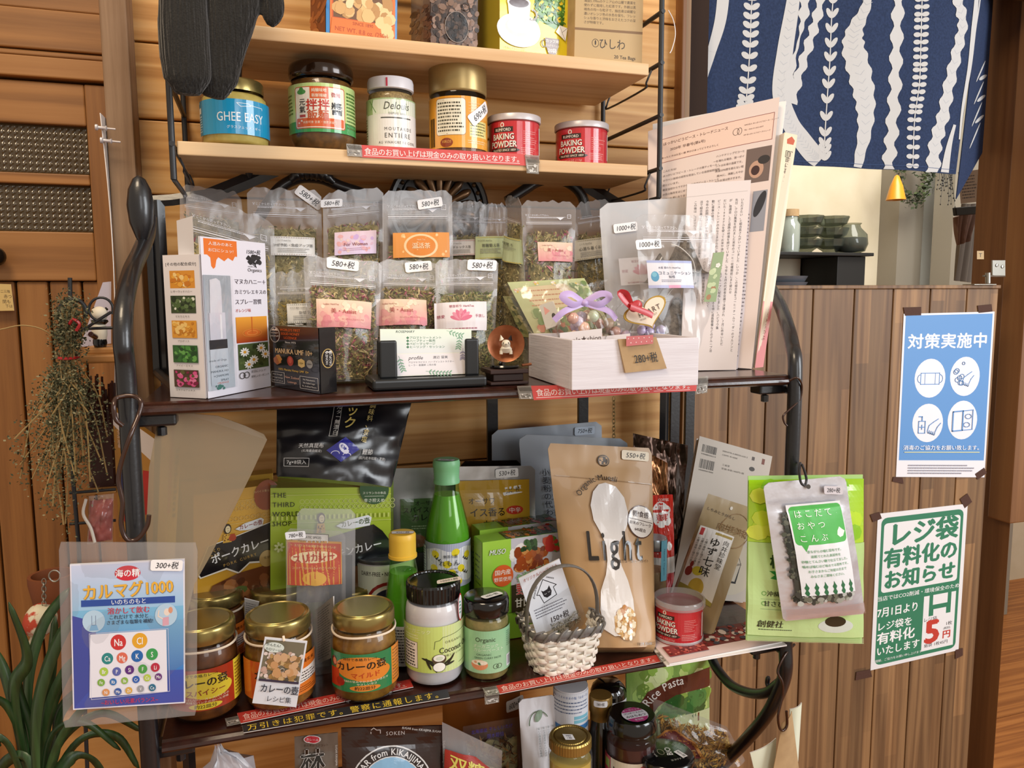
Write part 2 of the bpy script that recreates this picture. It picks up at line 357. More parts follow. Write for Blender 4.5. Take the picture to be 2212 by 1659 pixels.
    def _fat(s, n0, d):
        if d:
            sh = [(d, 0), (-d, 0)] if d < .012*30*.6 and d < .5 else [(d, 0), (-d, 0), (0, d*.8), (0, -d*.8)]
            for k, (vs, fs, cs, z) in enumerate(s.el[n0:]):
                for j, (a, b) in enumerate(sh): s.el.append(([(x+a, y+b) for x, y in vs], fs, cs, z+.08*(j+1)))
        return s
    def rows(s, x0, y0, x1, y1, n, c, fill=.45, rag=.12):     # print too small to read
        s.z += 1
        for k in range(n):
            y = y0+(y1-y0)*(k+.5)/n; h = (y1-y0)/n*fill; x = x0
            xe = x1-(x1-x0)*random.random()*rag*2
            while x < xe:
                w = h*random.uniform(.7, 2.6); s._poly([(x, y-h/2), (min(x+w, xe), y-h/2), (min(x+w, xe), y+h/2), (x, y+h/2)], hx(c)); x += w+h*.45
        return s
    def blobs(s, x0, y0, x1, y1, n, r, cols, mask=None, el=1.5):
        for k in range(n):
            x, y = random.uniform(x0, x1), random.uniform(y0, y1)
            if mask and not mask(x, y): continue
            rr = r*random.uniform(.6, 1.25); cr = random.uniform(.8, el); a0 = random.random()*6; s.z += .25
            c = hx(random.choice(cols)); q = random.uniform(0, PI)
            s._poly([(x+rr*cr*math.cos(a0+t*PI/4)*random.uniform(.8, 1.15)*math.cos(q)-rr*math.sin(a0+t*PI/4)*math.sin(q), y+rr*cr*math.cos(a0+t*PI/4)*math.sin(q)+rr*math.sin(a0+t*PI/4)*random.uniform(.8, 1.15)*math.cos(q)) for t in range(8)], c)
        return s
    def bars(s, x0, y0, x1, y1, c='#222222', n=28):
        x = x0; s.z += 1; d = (x1-x0)/n
        while x < x1:
            w = d*random.choice((.3, .5, .9)); s._poly([(x, y0), (x+w, y0), (x+w, y1), (x, y1)], hx(c)); x += w+d*random.choice((.3, .5, .8))
        return s
    def build(s, name, parent, S, rect=(0, 0, 1, 1), mat='print', off=.0005, place=None, label=None, step=3e-5, tg=1e-4):
        u0, v0, u1, v1 = rect; vs = []; fs = []; cs = []
        if place:
            cx, cy, w, rot = place; k = w/s.W; cr, sr = math.cos(math.radians(rot)), math.sin(math.radians(rot))
            def f(x, y): a, b = (x-s.W/2)*k, (y-s.H/2)*k; return cx+(a*cr-b*sr)/S.w, cy+(a*sr+b*cr)/S.h
        else:
            def f(x, y): return u0+(u1-u0)*x/s.W, v0+(v1-v0)*y/s.H
        for ev, ef, ec, z in s.el:
            n = len(vs); o = off+z*step if z < 1000 else off+(z-1000)*step+tg
            for x, y in ev:
                u, v = f(x, y); vs.append(S(u, v, o))
            fs += [tuple(i+n for i in q) for q in ef]; cs += ec
        return mk(name, vs, fs, mat, parent, cols=cs, label=label)
def sticker(par, S, u, v, w, txt='580+税', rot=0, W_=40, H_=15, bg='#f4f1f2', off=.0016, col='#1c1a20', name='price_sticker'):
    c = Cv(W_, H_, 8); c.R(0, 0, W_, H_, bg, rd=3); c.T(txt, W_/2, H_/2, H_*.72, col, b=.5, sh=.15, rot=random.uniform(-3, 3), sx=.86)
    return c.build(name, par, S, place=(u, v, w, rot), off=off, label='white price sticker marked '+txt)
# ------------------------------------------------------------------ pouches, boxes, jars
def pillow(B, top=.16, bot=0., pw=.7, wr=0., seed=0, both=False):
    def f(u, v):
        e = max(0., math.sin(PI*min(max(u, 0), 1)))**pw
        g = 1.
        if v < top: g = 0
        else:
            t = (v-top)/(1-top)
            g = min(1., t*2.4)**.8 if not both else max(0, math.sin(PI*t))**.6
        if bot and v > 1-bot: g *= max(0, (1-v)/bot)**.6
        r = B*e*g
        if wr: r += wr*(noise.noise(V((u*5+seed, v*6, seed)))*(.4+.6*g)+.5*noise.noise(V((u*11, v*9+seed, 3)))*e)
        return r
    return f
def warp(u, v, rt, rb, asp):
    e = 0
    for r, t in ((rt, v), (rb, 1-v)):
        if r and t < r: q = 1-t/r; e = max(e, r*asp*(1-math.sqrt(max(0, 1-q*q))))
    return e+(1-2*e)*u
def pouch(name, par, S, mat='film_clear', rt=.05, rb=.02, nu=22, nv=30, back=.5, milk=None, thick=.0006, label=None, edge=0):
    asp = S.h/S.w; vs = []; cs = []; fs = []
    for side in (0, 1):
        for j in range(nv+1):
            v = j/nv
            for i in range(nu+1):
                u = i/nu; uu = warp(u, v, rt, rb, asp); p = S(uu, v)
                if side:
                    b = S.bul(uu, v) if S.bul else 0; p = p - S.n*(b*(1+back)+thick)
                if edge and v < .02: p = p + V((0, 0, edge*noise.noise(V((u*7+S.ce.x*50, 1, 2)))))
                vs.append(p); m = milk(u, v) if milk else 0; cs.append((m, m, m, 1))
    N = (nu+1)*(nv+1); ix = lambda s_, i, j: s_*N+j*(nu+1)+i
    for j in range(nv):
        for i in range(nu):
            fs.append((ix(0, i, j+1), ix(0, i+1, j+1), ix(0, i+1, j), ix(0, i, j))); fs.append((ix(1, i, j), ix(1, i+1, j), ix(1, i+1, j+1), ix(1, i, j+1)))
    for j in range(nv):
        fs.append((ix(0, 0, j), ix(1, 0, j), ix(1, 0, j+1), ix(0, 0, j+1))); fs.append((ix(0, nu, j+1), ix(1, nu, j+1), ix(1, nu, j), ix(0, nu, j)))
    for i in range(nu):
        fs.append((ix(0, i+1, 0), ix(1, i+1, 0), ix(1, i, 0), ix(0, i, 0))); fs.append((ix(0, i, nv), ix(1, i, nv), ix(1, i+1, nv), ix(0, i+1, nv)))
    return mk(name, vs, fs, mat, par, smooth=True, cols=cs, label=label)
def slab(name, mat, par, S, th, n=8):
    T = Q(*S.c, S.bul or (lambda u, v: 0)); T.n = S.n
    return pouch(name, par, T, mat, 0, 0, n, n, back=-1, thick=th)
def flakes(name, par, S, reg, n, size, pal, inset=.0012, thick=.003, mask=None, back=0.):
    u0, v0, u1, v1 = reg; vs = []; fs = []; cs = []
    for k in range(n):
        u = random.uniform(u0, u1); v = random.uniform(v0, v1)
        if mask and not mask(u, v): continue
        c = S(u, v, -inset-random.random()*thick); l = size*random.uniform(.5, 1.8); w = size*random.uniform(.12, .42)
        a = V((random.gauss(0, 1), random.gauss(0, .45), random.gauss(0, 1))).normalized(); b = a.cross(V((random.gauss(0, .4), 1, random.gauss(0, .4)))).normalized(); q = a.cross(b)*w*.5
        i = len(vs); vs += [c-a*l/2, c-b*w/2+q, c+a*l/2, c+b*w/2+q]; fs.append((i, i+1, i+2, i+3)); h = hx(random.choice(pal)); f_ = random.uniform(.75, 1.2); cs += [(h[0]*f_, h[1]*f_, h[2]*f_, 1)]*4
    return mk(name, vs, fs, 'leafy', par, cols=cs, kind='stuff')
def core(name, par, S, reg, mat, inset=.002, back=.4, nu=16, nv=18, top_j=.02, shrink=.07):
    u0, v0, u1, v1 = reg; vs = []; fs = []
    for side in (0, 1):
        for j in range(nv+1):
            for i in range(nu+1):
                u = u0+(u1-u0)*i/nu; t = j/nv; vt = v0+top_j*noise.noise(V((u*9, S.ce.x*40, 0))); v = vt+(v1-vt)*t
                b = S.bul(u, v) if S.bul else 0
                p = S(u, v) - S.n*inset if not side else S(u, v) - S.n*(b*(1+back)-.0)
                if side and b < inset: p = S(u, v)-S.n*(inset+.0008)
                vs.append(p)
    N = (nu+1)*(nv+1)
    for j in range(nv):
        for i in range(nu):
            a = j*(nu+1)+i; fs.append((a+nu+1, a+nu+2, a+1, a)); fs.append((N+a, N+a+1, N+a+nu+2, N+a+nu+1))
    for j in range(nv):
        a = j*(nu+1); fs.append((a, N+a, N+a+nu+1, a+nu+1)); a += nu; fs.append((a+nu+1, N+a+nu+1, N+a, a))
    for i in range(nu): fs.append((i+1, N+i+1, N+i, i)); a = nv*(nu+1)+i; fs.append((a, N+a, N+a+1, a+1))
    return mk(name, vs, fs, mat, par, smooth=True)
def carton(name, label, cat, q, d, mat='paper', bevel=.0006, group=None, nm='carton'):
    """box whose front is the quad q and whose depth vector is d"""
    d = V(d); r = root(name, label, cat, (q.c[3]+q.c[2])/2, group)
    MB().box8([*q.c, *[c+d for c in q.c]]).build(nm, mat, r, bevel=bevel)
    return r
def side(q, d, which):
    a, b, c, e = q.c; d = V(d)
    s = {'l': Q(a+d, a, e, e+d), 'r': Q(b, b+d, c+d, c), 't': Q(a+d, b+d, b, a)}[which]; return s
def flip(S): return Q(S.c[3], S.c[2], S.c[1], S.c[0])
def fillprof(prof, f):
    o = []
    for (r0, z0), (r1, z1) in zip(prof, prof[1:]):
        if z0 <= f: o.append((r0, z0))
        if z0 <= f < z1: o.append((r0+(r1-r0)*(f-z0)/(z1-z0), f))
    return o
def cylspot(px, pyb, zs, wpx, pyt, Y=None):
    """centre, radius and height of an upright round thing: base row, width and row of the middle of its top"""
    if Y is None:
        p = atz(px, pyb, zs); R = wpx*dep(p)/F/2
        for _ in range(4):
            d = V((p.x, p.y, 0)).normalized(); C = p+d*R; R = wpx*dep(C)/F/2*.985
    else:
        C = colz(px, Y, zs); R = wpx*dep(C)/F/2*.985
    t = upz(C, pyt); return V((C.x, C.y, zs)), R, t.z-zs
# ------------------------------------------------------------------ the room
def struct(name, mb, mat, parent=None, **k):
    o = mb.build(name, mat, parent, **k)
    if parent is None: o['kind'] = 'structure'
    return o
def sroot(name):
    o = bpy.data.objects.new(name, None); COL.objects.link(o); o['kind'] = 'structure'; LOC[o.name] = V((0, 0, 0)); return o
M('shadow_gap', '#2a170b', .9)
xL = at(278, 0, YW-.02).x; xR = at(1462, 200, YW).x
# back wall of horizontal planks
zs = [at(300, 89, YW).z, at(300, 256, YW).z]; pit = (zs[0]-zs[1])
wb = struct('wall_back', MB().box(at(262, 0, .99).x, xR+.06, YW+.014, YW+.05, .0, 2.5), 'shadow_gap')
z = zs[0]+5*pit
while z > .2:
    MB().box(at(262, 0, .99).x, xR+.0, YW, YW+.016, z-pit+.0012, z-.0012).build('plank', 'wood_wall', wb, bevel=.0018)
    z -= pit
# pillar at the left, and the wall with the door set back behind it
a, b = at(212, 0, .99), at(278, 0, .99)
struct('trim_1', MB().box(a.x, b.x-.003, .99, YW+.24, 0, 2.5), 'wood_pillar', bevel=.002)
YD = YW+.24
wd = struct('wall_left', MB().box(-1.3, a.x+.02, YD+.03, YD+.07, 0, 2.5), 'shadow_gap')
zc_ = [at(100, y, YD).z for y in (-120, 22, 110, 124, 170)]
for i in range(4): MB().box(-1.2, a.x, YD-.004*(i % 2), YD+.03, zc_[i+1]+.001, zc_[i]).build('plank', 'wood_rail', wd, bevel=.002)
M('door_void', '#4a3823', .8)
door = sroot('door_1')
def dz(y): return at(100, y, YD+.02).z
def dx(x, y=400): return at(x, y, YD+.02).x
zt, zb = dz(190), dz(1900)
xr_ = dx(222)
MB().box(dx(200), xr_+.02, YD+.004, YD+.03, zb, dz(182)).build('stile', 'wood_door', door, bevel=.002)
for ya, yb in ((182, 272), (377, 400), (502, 607)):
    MB().box(-1.1, dx(200)-.0004, YD+.006, YD+.03, dz(yb), dz(ya)).build('rail', 'wood_rail', door, bevel=.002)
for xm in (-.55,):
    MB().box(xm, xm+.04, YD+.006, YD+.03, dz(502), dz(272)).build('stile', 'wood_door', door, bevel=.002)
xs_ = [dx(-260), dx(-160), dx(-60), dx(20), dx(92), dx(164), dx(236)]
for i in range(6): MB().box(xs_[i]+.0012, xs_[i+1]-.0012, YD+.012, YD+.028, .2, dz(607)-.0006).build('plank', 'wood_door', door, bevel=.003)
# figured glass, its squares pressed in relief
def pane(z0, z1, x0, x1):
    m = MB(); s = .0082; nx = int((x1-x0)/s); nz = int((z1-z0)/s); vs = []; fs = []
    k = 4; X = nx*k; Z = nz*k
    for j in range(Z+1):
        for i in range(X+1):
            h = (abs(math.sin(PI*i/k))*abs(math.sin(PI*j/k)))**.5*.0022
            vs.append(V((x0+(x1-x0)*i/X, YD+.016-h, z0+(z1-z0)*j/Z)))
    fs = [(j*(X+1)+i, j*(X+1)+i+1, (j+1)*(X+1)+i+1, (j+1)*(X+1)+i) for j in range(Z) for i in range(X)]
    return mk('pane', vs, fs, 'glass_figured', door, smooth=True)
m_, nt_, out_ = newmat('glass_figured'); b_ = pr(nt_, hx('#6d5c42'), .07, spec=1.0, coat=.6); tr_ = nd(nt_, 'ShaderNodeBsdfTransparent'); tr_.inputs[0].default_value = hx('#b5a88a')
mx_ = nd(nt_, 'ShaderNodeMixShader'); mx_.inputs[0].default_value = .55; nt_.links.new(tr_.outputs[0], mx_.inputs[1]); nt_.links.new(b_.outputs[0], mx_.inputs[2]); nt_.links.new(mx_.outputs[0], out_.inputs[0])
pane(dz(377), dz(272), dx(-200), dx(200)); pane(dz(502), dz(400), dx(-200), dx(200))
t = root('door_knob', 'small black round knob on the brown wooden door at the left edge', 'door knob', at(2, 556, YD)); ax = V((0, -1, 0))
MB().lathe(at(2, 556, YD+.006), [(.004, 0), (.004, .012), (.012, .018), (.0135, .024), (.010, .031), (.0001, .033)], 20, ax=ax).build('knob', 'black_lid', t, smooth=True)
# corner post and opening frame at the right of the shop shelf, partition of upright planks
xa, xb, xc = at(1462, 200, YW).x, at(1478, 200, YW-.02).x, at(1497, 200, YW-.02).x
zP = at(1900, 616, YW-.01).z
struct('trim_2', MB().box(xa-.004, xb+.002, YW-.02, YW+.03, zP-.0, 2.5), 'wood_post', bevel=.0015)
struct('trim_3', MB().box(xb+.0024, xc, YW-.012, YW+.05, zP+.001, 2.5), 'wood_pillar', bevel=.0015)
part = sroot('wall_partition'); YP = YW-.006
MB().box(xb-.02, at(2156, 640, YP).x-.002, YP+.012, YP+.03, 0, zP-.004).build('backing', 'shadow_gap', part)
px_ = [1478, 1580, 1661, 1757, 1846, 1930, 2010, 2089, 2157]
for i in range(8):
    x0, x1 = at(px_[i], 640, YP).x, at(px_[i+1], 640, YP).x
    MB().box(x0+.0011, x1-.0011, YP, YP+.014, .1, zP-.006).build('plank', 'wood_part', part, bevel=.0014)
MB().box(xb, at(2158, 640, YP).x, YP-.003, YP+.034, zP-.006, zP).build('cap_rail', 'wood_part', part, bevel=.001)
xq = at(2157, 640, YP).x
struct('trim_4', MB().box(at(2117, 300, YW+.17).x, at(2240, 300, YW+.05).x, YW+.05, YW+.17, 0, 2.6), 'wood_post', bevel=.003)
struct('trim_5', MB().box(at(2186, 300, YW+.04).x+.06, at(2186, 300, YW+.04).x+.5, YW+.04, YW+.09, at(2200, 1130, YW+.04).z, 2.6), 'wood_post', bevel=.003)
# the room's floor, and the kitchen seen through the opening
fl = sroot('floor')
for i in range(14): MB().box(-2.5, 5.5, -1.5+i*.42, -1.5+i*.42+.418, -.02, 0).build('plank', 'wood_floor', fl)
M('plaster_cream', '#d9cdb4', .85, col2='#cfc2a6', ns=6); M('plaster_grey', '#8f8779', .85); M('plaster_white', '#e9ebe4', .8); M('cream_panel', '#cbbfa6', .7)
YK = 2.81
struct('wall_kitchen', MB().box(at(1500, 500, YK).x, at(2300, 500, YK).x+1.0, YK, YK+.1, 0, 2.9), 'plaster_cream')
struct('wall_kitchen_column', MB().box(at(1945, 400, 2.7).x, at(1998, 400, 2.7).x, 2.7, YK-.001, 0, 2.9), 'plaster_grey')
struct('wall_kitchen_white', MB().box(at(1998, 400, 2.72).x+.002, at(2064, 400, 2.76).x, 2.76, YK-.001, 0, 2.9), 'plaster_white')
struct('wall_kitchen_right', MB().box(at(2063, 400, 2.5).x, at(2240, 400, 2.5).x, 2.5, 2.6, 0, 2.9), 'plaster_grey')
struct('wall_kitchen_side', MB().box(.62, .68, YW+.1, YK, 0, 2.9), 'plaster_cream')
# hardware on the post
t = root('gate_latch', 'steel gate latch with upright pin between partition top and right post', 'latch', at(2150, 600, YW)); M('steel', '#a8a59c', .3, metal=.9)
S = pq((2144, 562), (2172, 562), (2172, 597), (2144, 595), YW+.045); MB().box8([*S.c, *[c+V((0, .003, 0)) for c in S.c]]).build('plate', 'steel', t, bevel=.0005)
for xx, yy in ((2153, 573), (2165, 576)): MB().lathe(at(xx, yy, YW+.045), [(.0035, 0), (.003, .0015), (.0001, .002)], 12, ax=V((0, -1, 0))).build('screw', 'steel', t)
MB().tube([at(2124, 596, YW), at(2150, 597, YW+.02), at(2170, 597, YW+.043)], .0016).build('arm', 'steel', t, smooth=True)
MB().tube([at(2134, 612, YW), at(2134, 589, YW)], .0042, 14).build('pin', 'steel', t, smooth=True)
MB().box(at(2092, 610, YW).x, at(2140, 610, YW).x, YW-.012, YW+.012, zP, zP+.0018).build('base_plate', 'steel', t, bevel=.0005)
t = root('switch_label', 'tiny cream label with a letter T on the right post', 'label', at(2118, 550, YW+.045)); S = pq((2110, 542), (2125, 542), (2125, 560), (2110, 560), YW+.048)
c = Cv(10, 12); c.R(0, 0, 10, 12, '#b79a6c'); c.T('T', 5, 6, 8, '#222222'); c.build('print', t, S, off=.0004)
# ---- kitchen things
def kx(x, y, Y): return at(x, y, Y)
YS = 2.35; zS = at(1750, 545, YS).z
M('black_wood', '#171615', .5)
t = root('kitchen_shelf', 'black shelf board on a dark cabinet end against the cream kitchen wall', 'shelf', kx(1800, 545, YS))
MB().box(kx(1560, 540, YS).x, kx(1880, 540, YS).x, YS-.02, YS+.3, zS-.012, zS).build('board', 'black_wood', t, bevel=.002)
MB().box(kx(1808, 600, YS).x, kx(1868, 600, YS).x, YS, YS+.28, .3, zS-.013).build('cabinet_side', 'black_wood', t, bevel=.002)
MB().box(kx(1560, 600, YS+.2).x, kx(1806, 600, YS).x, YS+.2, YS+.24, .3, zS-.013).build('back_panel', 'cream_panel', t)
MB().box(kx(1560, 680, YS).x, kx(1806, 680, YS).x, YS-.02, YS+.19, zS-.36, zS-.34).build('lower_board', 'black_wood', t)
def bowl(x, zb, R, h, mat, label, nm='glass_bowl', grp=None, Y=YS+.08, rib=0):
    C = V((kx(x, 500, Y).x, Y, zb)); r = root(nm, label, 'bowl', C, grp)
    MB().lathe(C, [(R*.35, 0), (R*.4, .006), (R*.5, .012), (R*.85, h*.5), (R, h), (R*.96, h), (R*.8, h*.52), (R*.42, .018), (.0001, .016)], 24, jit=rib).build('bowl', mat, r, smooth=not rib)
M('glass_ware', '#9aa39a', .06, spec=1, coat=1); film('glass_cup', .30, tint='#c8ccc0', body='#6f746a', rough=.05, bs=30, bstr=.3)
px1 = 1738
for i, (x, k) in enumerate(((1740, 0), (1795, 0), (1742, 1), (1797, 1), (1740, 2), (1795, 2))):
    bowl(x, zS+.001+.042*k, .062-.003*(k % 2), .052, 'glass_cup', ['scalloped glass bowl at the %s of the %s pile on the kitchen shelf' % (p, s) for p in ('bottom', 'middle', 'top') for s in ('left', 'right')][i], grp='glass bowls piled on the kitchen shelf', rib=.06)
C = V((kx(1838, 500, YS+.05).x, YS+.05, zS)); t = root('storage_jar', 'round glass storage jar half filled with dark beans on the kitchen shelf', 'jar', C)
MB().lathe(C, [(.03, 0), (.052, .008), (.062, .035), (.058, .07), (.035, .095), (.032, .105), (.038, .112)], 30).build('glass_body', 'glass_cup', t, smooth=True)
MB().lathe(C, [(.001, .003), (.048, .01), (.058, .035), (.056, .058), (.001, .06)], 26).build('beans', 'black_wood', t, smooth=True)
C = V((kx(1704, 500, YS+.05).x, YS+.05, zS)); t = root('preserve_jar', 'tall glass preserve jar with pale lid at the left of the bowls', 'jar', C)
MB().lathe(C, [(.001, 0), (.038, .002), (.04, .02), (.04, .1), (.03, .115), (.03, .13)], 26).build('glass_body', 'glass_ware', t, smooth=True)
MB().lathe(C, [(.033, .13), (.033, .155), (.001, .157)], 26).build('lid', 'kraft', t, smooth=True)
M('grey_dish', '#6f7680', .35)
for k in range(6): bowl(1690, zS-.245+.022*k, .095, .05, 'grey_dish', 'grey stoneware bowl, number %s from the bottom of the nested pile' % ('one', 'two', 'three', 'four', 'five', 'six')[k], 'stoneware_bowl', 'nested grey bowls under the kitchen shelf', YS+.07)
M('amber', '#d08a1e', .35); C = kx(1935, 432, 2.3)
t = root('amber_bell', 'amber cone shaped ornament hanging beside the grey kitchen column', 'ornament', C)
MB().lathe(C, [(.034, 0), (.022, .05), (.008, .085), (.001, .09)], 20).build('cone', 'amber', t, smooth=True)
MB().tube([C+V((0, 0, .088)), C+V((0, 0, .22))], .001).build('cord', 'black_wire', t)
t = root('hanging_wreath', 'dark green leafy wreath hanging on the grey kitchen column', 'wreath', kx(1966, 385, 2.6)); c0 = kx(1966, 385, 2.6)
vs = []; fs = []; cs = []
for k in range(520):
    an = random.random()*2*PI; r = .075+random.gauss(0, .016); c = c0+V((r*math.cos(an), random.gauss(0, .012)-.02, r*math.sin(an)*1.2)); a = V((random.gauss(0, 1), random.gauss(0, 1), random.gauss(0, 1))).normalized()*.012; b = a.orthogonal()*.4
    i = len(vs); vs += [c-a, c+b, c+a, c-b]; fs.append((i, i+1, i+2, i+3)); cs += [hx(random.choice(['#3c4530', '#525c3c', '#2c3424']))]*4
mk('leaves', vs, fs, 'leafy', t, cols=cs, kind='stuff')
t = root('dried_flower_sprig', 'thin dried sprig drooping in front of the white kitchen wall', 'dried flowers', kx(2045, 400, 2.4)); mb = MB()
for k in range(16):
    p = kx(2025+random.random()*30, 370, 2.4); q = p+V((random.uniform(-.02, .05), 0, -random.uniform(.03, .14))); mb.tube([p, (p+q)/2+V((.006, 0, 0)), q], .0009, 4)
    for j in range(3): c = p.lerp(q, .5+.25*j); mb.lathe(c, [(.0001, -.004), (.003, 0), (.0001, .004)], 6)
mb.build('stems', 'black_wood', t)
M('cloth_grey', '#8b8378', .9); M('cloth_rose', '#8f7365', .9)
for nm, lab, pts, mt in (('hanging_towel', 'grey towel hanging behind the blue curtain edge by the post', ((2078, 440), (2125, 440), (2118, 612), (2062, 606)), 'cloth_grey'), ('hanging_bag', 'brownish cloth bag hanging left of the grey towel by the post', ((2060, 470), (2112, 450), (2096, 520), (2068, 530)), 'cloth_rose')):
    YY = 1.5 if nm[8] == 't' else 1.47; S = pq(*pts, YY, lambda u, v: .006*math.sin(u*14+v*3)); t = root(nm, lab, 'towel' if nm[8] == 't' else 'bag', S.ce)
    pouch('cloth', t, S, mt, 0, 0, 16, 12, thick=.002)
t = root('notice_paper', 'white price list paper tucked behind the blue curtain by the right post', 'paper', at(2092, 400, 1.4)); S = pq((2070, 372), (2116, 366), (2112, 436), (2076, 440), 1.4)
c = Cv(40, 50); c.R(0, 0, 40, 50, '#d8d4c8'); c.rows(4, 6, 36, 44, 8, '#777777'); c.build('print', t, S); MB().box8([*S.c, *[q+V((0, .001, 0)) for q in S.c]]).build('sheet', 'paper', t)
S = pq((2064, 448), (2125, 444), (2118, 462), (2066, 466), 1.44); t = root('dark_rail_clip', 'dark clip bar holding the towel beside the right post', 'clip', S.ce); MB().box8([*S.c, *[q+V((0, .01, 0)) for q in S.c]]).build('bar', 'black_wood', t, bevel=.002)
# ---- blue curtain with seaweed pattern
YN = YW+.035
nor = root('noren_curtain', 'indigo blue cotton curtain with white seaweed pattern hanging in the opening', 'curtain', at(1800, 100, YN))
foldf = lambda u, v: .005*math.sin(u*9+.6)+.003*math.sin(u*23+v*2)
SN = pq((1485, -60), (2128, -60), (2066, 376), (1478, 340), YN, foldf)
M('indigo', '#303e5e', .9, col2='#28344f', ns=300, spec=.2, bs=900, bstr=.3)
pouch('cloth', nor, SN, 'indigo', 0, 0, 60, 8, back=-1.0, thick=.0012)
c = Cv(643, 430, 40); WH = '#c6c5c4'
def PX(x, y): # picture point -> curtain canvas
    v = (y+60)/(400.+36*(x-1478)/588*1.0+0); xl = 1485-7*v; xr = 2128-62*v; return (x-xl)/(xr-xl)*643, v*430
def ribbon(pts, wf, col=WH, wav=0, ph=0):
    P = curve([(*PX(x, y), 0) for x, y in pts], 10); n = len(P); L_, R_ = [], []
    for i, p in enumerate(P):
        t = (P[min(i+1, n-1)]-P[max(i-1, 0)]).normalized(); nn = V((-t.y, t.x, 0)); w = wf(i/(n-1))*1.25
        L_.append(p+nn*w*(1+wav*math.sin(i*1.25+ph))); R_.append(p-nn*w*(1+wav*math.sin(i*1.1+2+ph)))
    for i in range(n-1): c._poly([(q.x, q.y) for q in (L_[i], L_[i+1], R_[i+1], R_[i])], hx(col))
    return P
def veins(P, w, step=2, col='#b2b4b8'):
    for i in range(1, len(P)-2, step):
        t = (P[i+1]-P[i]).normalized(); nn = V((-t.y, t.x, 0))
        for s_ in (-1, 1): q = P[i]+nn*w*s_-t*w*.8; c.L([(P[i].x, P[i].y), (q.x, q.y)], 1.1, col); c.z -= 1
    c.z += 1
def leaves(pts, n, ln, wd, ang=35, col=WH):
    P = curve([(*PX(x, y), 0) for x, y in pts], 20); c.z += 1
    for i in range(len(P)-1): c._poly([(P[i].x-1.2, P[i].y), (P[i].x+1.2, P[i].y), (P[i+1].x+1.2, P[i+1].y), (P[i+1].x-1.2, P[i+1].y)], hx(col))
    for k in range(n):
        p = P[int(k/(n-1)*(len(P)-1))]
        for s_ in (-1, 1):
            th = math.radians(-ang)*1; cx_ = p.x+s_*math.cos(th)*ln*.52; cy_ = p.y-math.sin(math.radians(ang))*ln*.52*1
            c.E(cx_, cy_, ln*.5, wd, col, 12, rot=-s_*ang, z=False)
c.z = 1
P_ = ribbon([(1552, -60), (1544, 40), (1524, 120), (1508, 200), (1516, 300), (1510, 360)], lambda t: 6.5+3.5*math.sin(t*5+1))
leaves([(1614, -60), (1608, 20), (1605, 100), (1598, 200), (1590, 250)], 17, 21, 6.5, 42)
P_ = ribbon([(1700, -60), (1690, 20), (1676, 110), (1668, 200), (1690, 260), (1718, 298), (1742, 330), (1756, 344)], lambda t: 9+9*t*(1.3-t)*2.2); c.z += 1; veins(P_, 8)
ribbon([(1722, -60), (1718, 20), (1708, 80), (1690, 150), (1680, 215)], lambda t: 6+4*math.sin(t*9), wav=.4); ribbon([(1768, -60), (1752, 20), (1735, 80), (1712, 150), (1694, 220)], lambda t: 8, wav=.45)
leaves([(1790, -60), (1782, 30), (1778, 120), (1772, 200), (1765, 300), (1764, 345)], 15, 25, 5.2, 62)
P_ = ribbon([(1860, -60), (1850, 10), (1828, 60), (1824, 100), (1838, 160), (1850, 220), (1850, 280), (1835, 360)], lambda t: 7+13*max(0, math.sin((t-.12)*3.4))**1.2, wav=.12); c.z += 1; veins(P_, 10, 3)
ribbon([(1925, -60), (1920, 20), (1918, 110), (1915, 200), (1908, 290), (1900, 365)], lambda t: 9.5, wav=.42)
leaves([(1976, -60), (1973, 20), (1970, 100), (1966, 180), (1955, 260), (1951, 360)], 27, 16, 5.4, 6)
P_ = ribbon([(2050, -60), (2055, 0), (2072, 50), (2060, 110), (2042, 180), (2028, 250), (2010, 310), (2005, 372)], lambda t: 9+7*t, wav=.28, ph=1); c.z += 1; veins(P_, 9, 3)
ribbon([(2118, -60), (2112, 10), (2106, 60), (2098, 140), (2082, 230), (2074, 300)], lambda t: 7*(1-t)+1.5); ribbon([(2062, 268), (2052, 300), (2045, 330), (2038, 372)], lambda t: 3+6*t)
c.L([PX(1485, 332), PX(2060, 366)], 1.0, '#3d5077')
c.build('seaweed_print', nor, SN, mat='print_matte', off=.0006)
S = pq((2120, -40), (2150, -60), (2122, 330), (2066, 430), [YN, YN+.12, YN+.12, YN+.02]); nor2 = root('curtain_panel', 'second dark indigo curtain panel turned edge on beside the right post', 'curtain', S.ce); pouch('cloth', nor2, S, 'indigo', 0, 0, 10, 8, thick=.0015)
c = Cv(40, 400, 0)
for k in range(7): c.E(22+(k % 2)*6, 190+k*22, 3, 13, WH, rot=40-80*(k % 2))
c.build('seaweed_print', nor2, S, mat='print_matte')
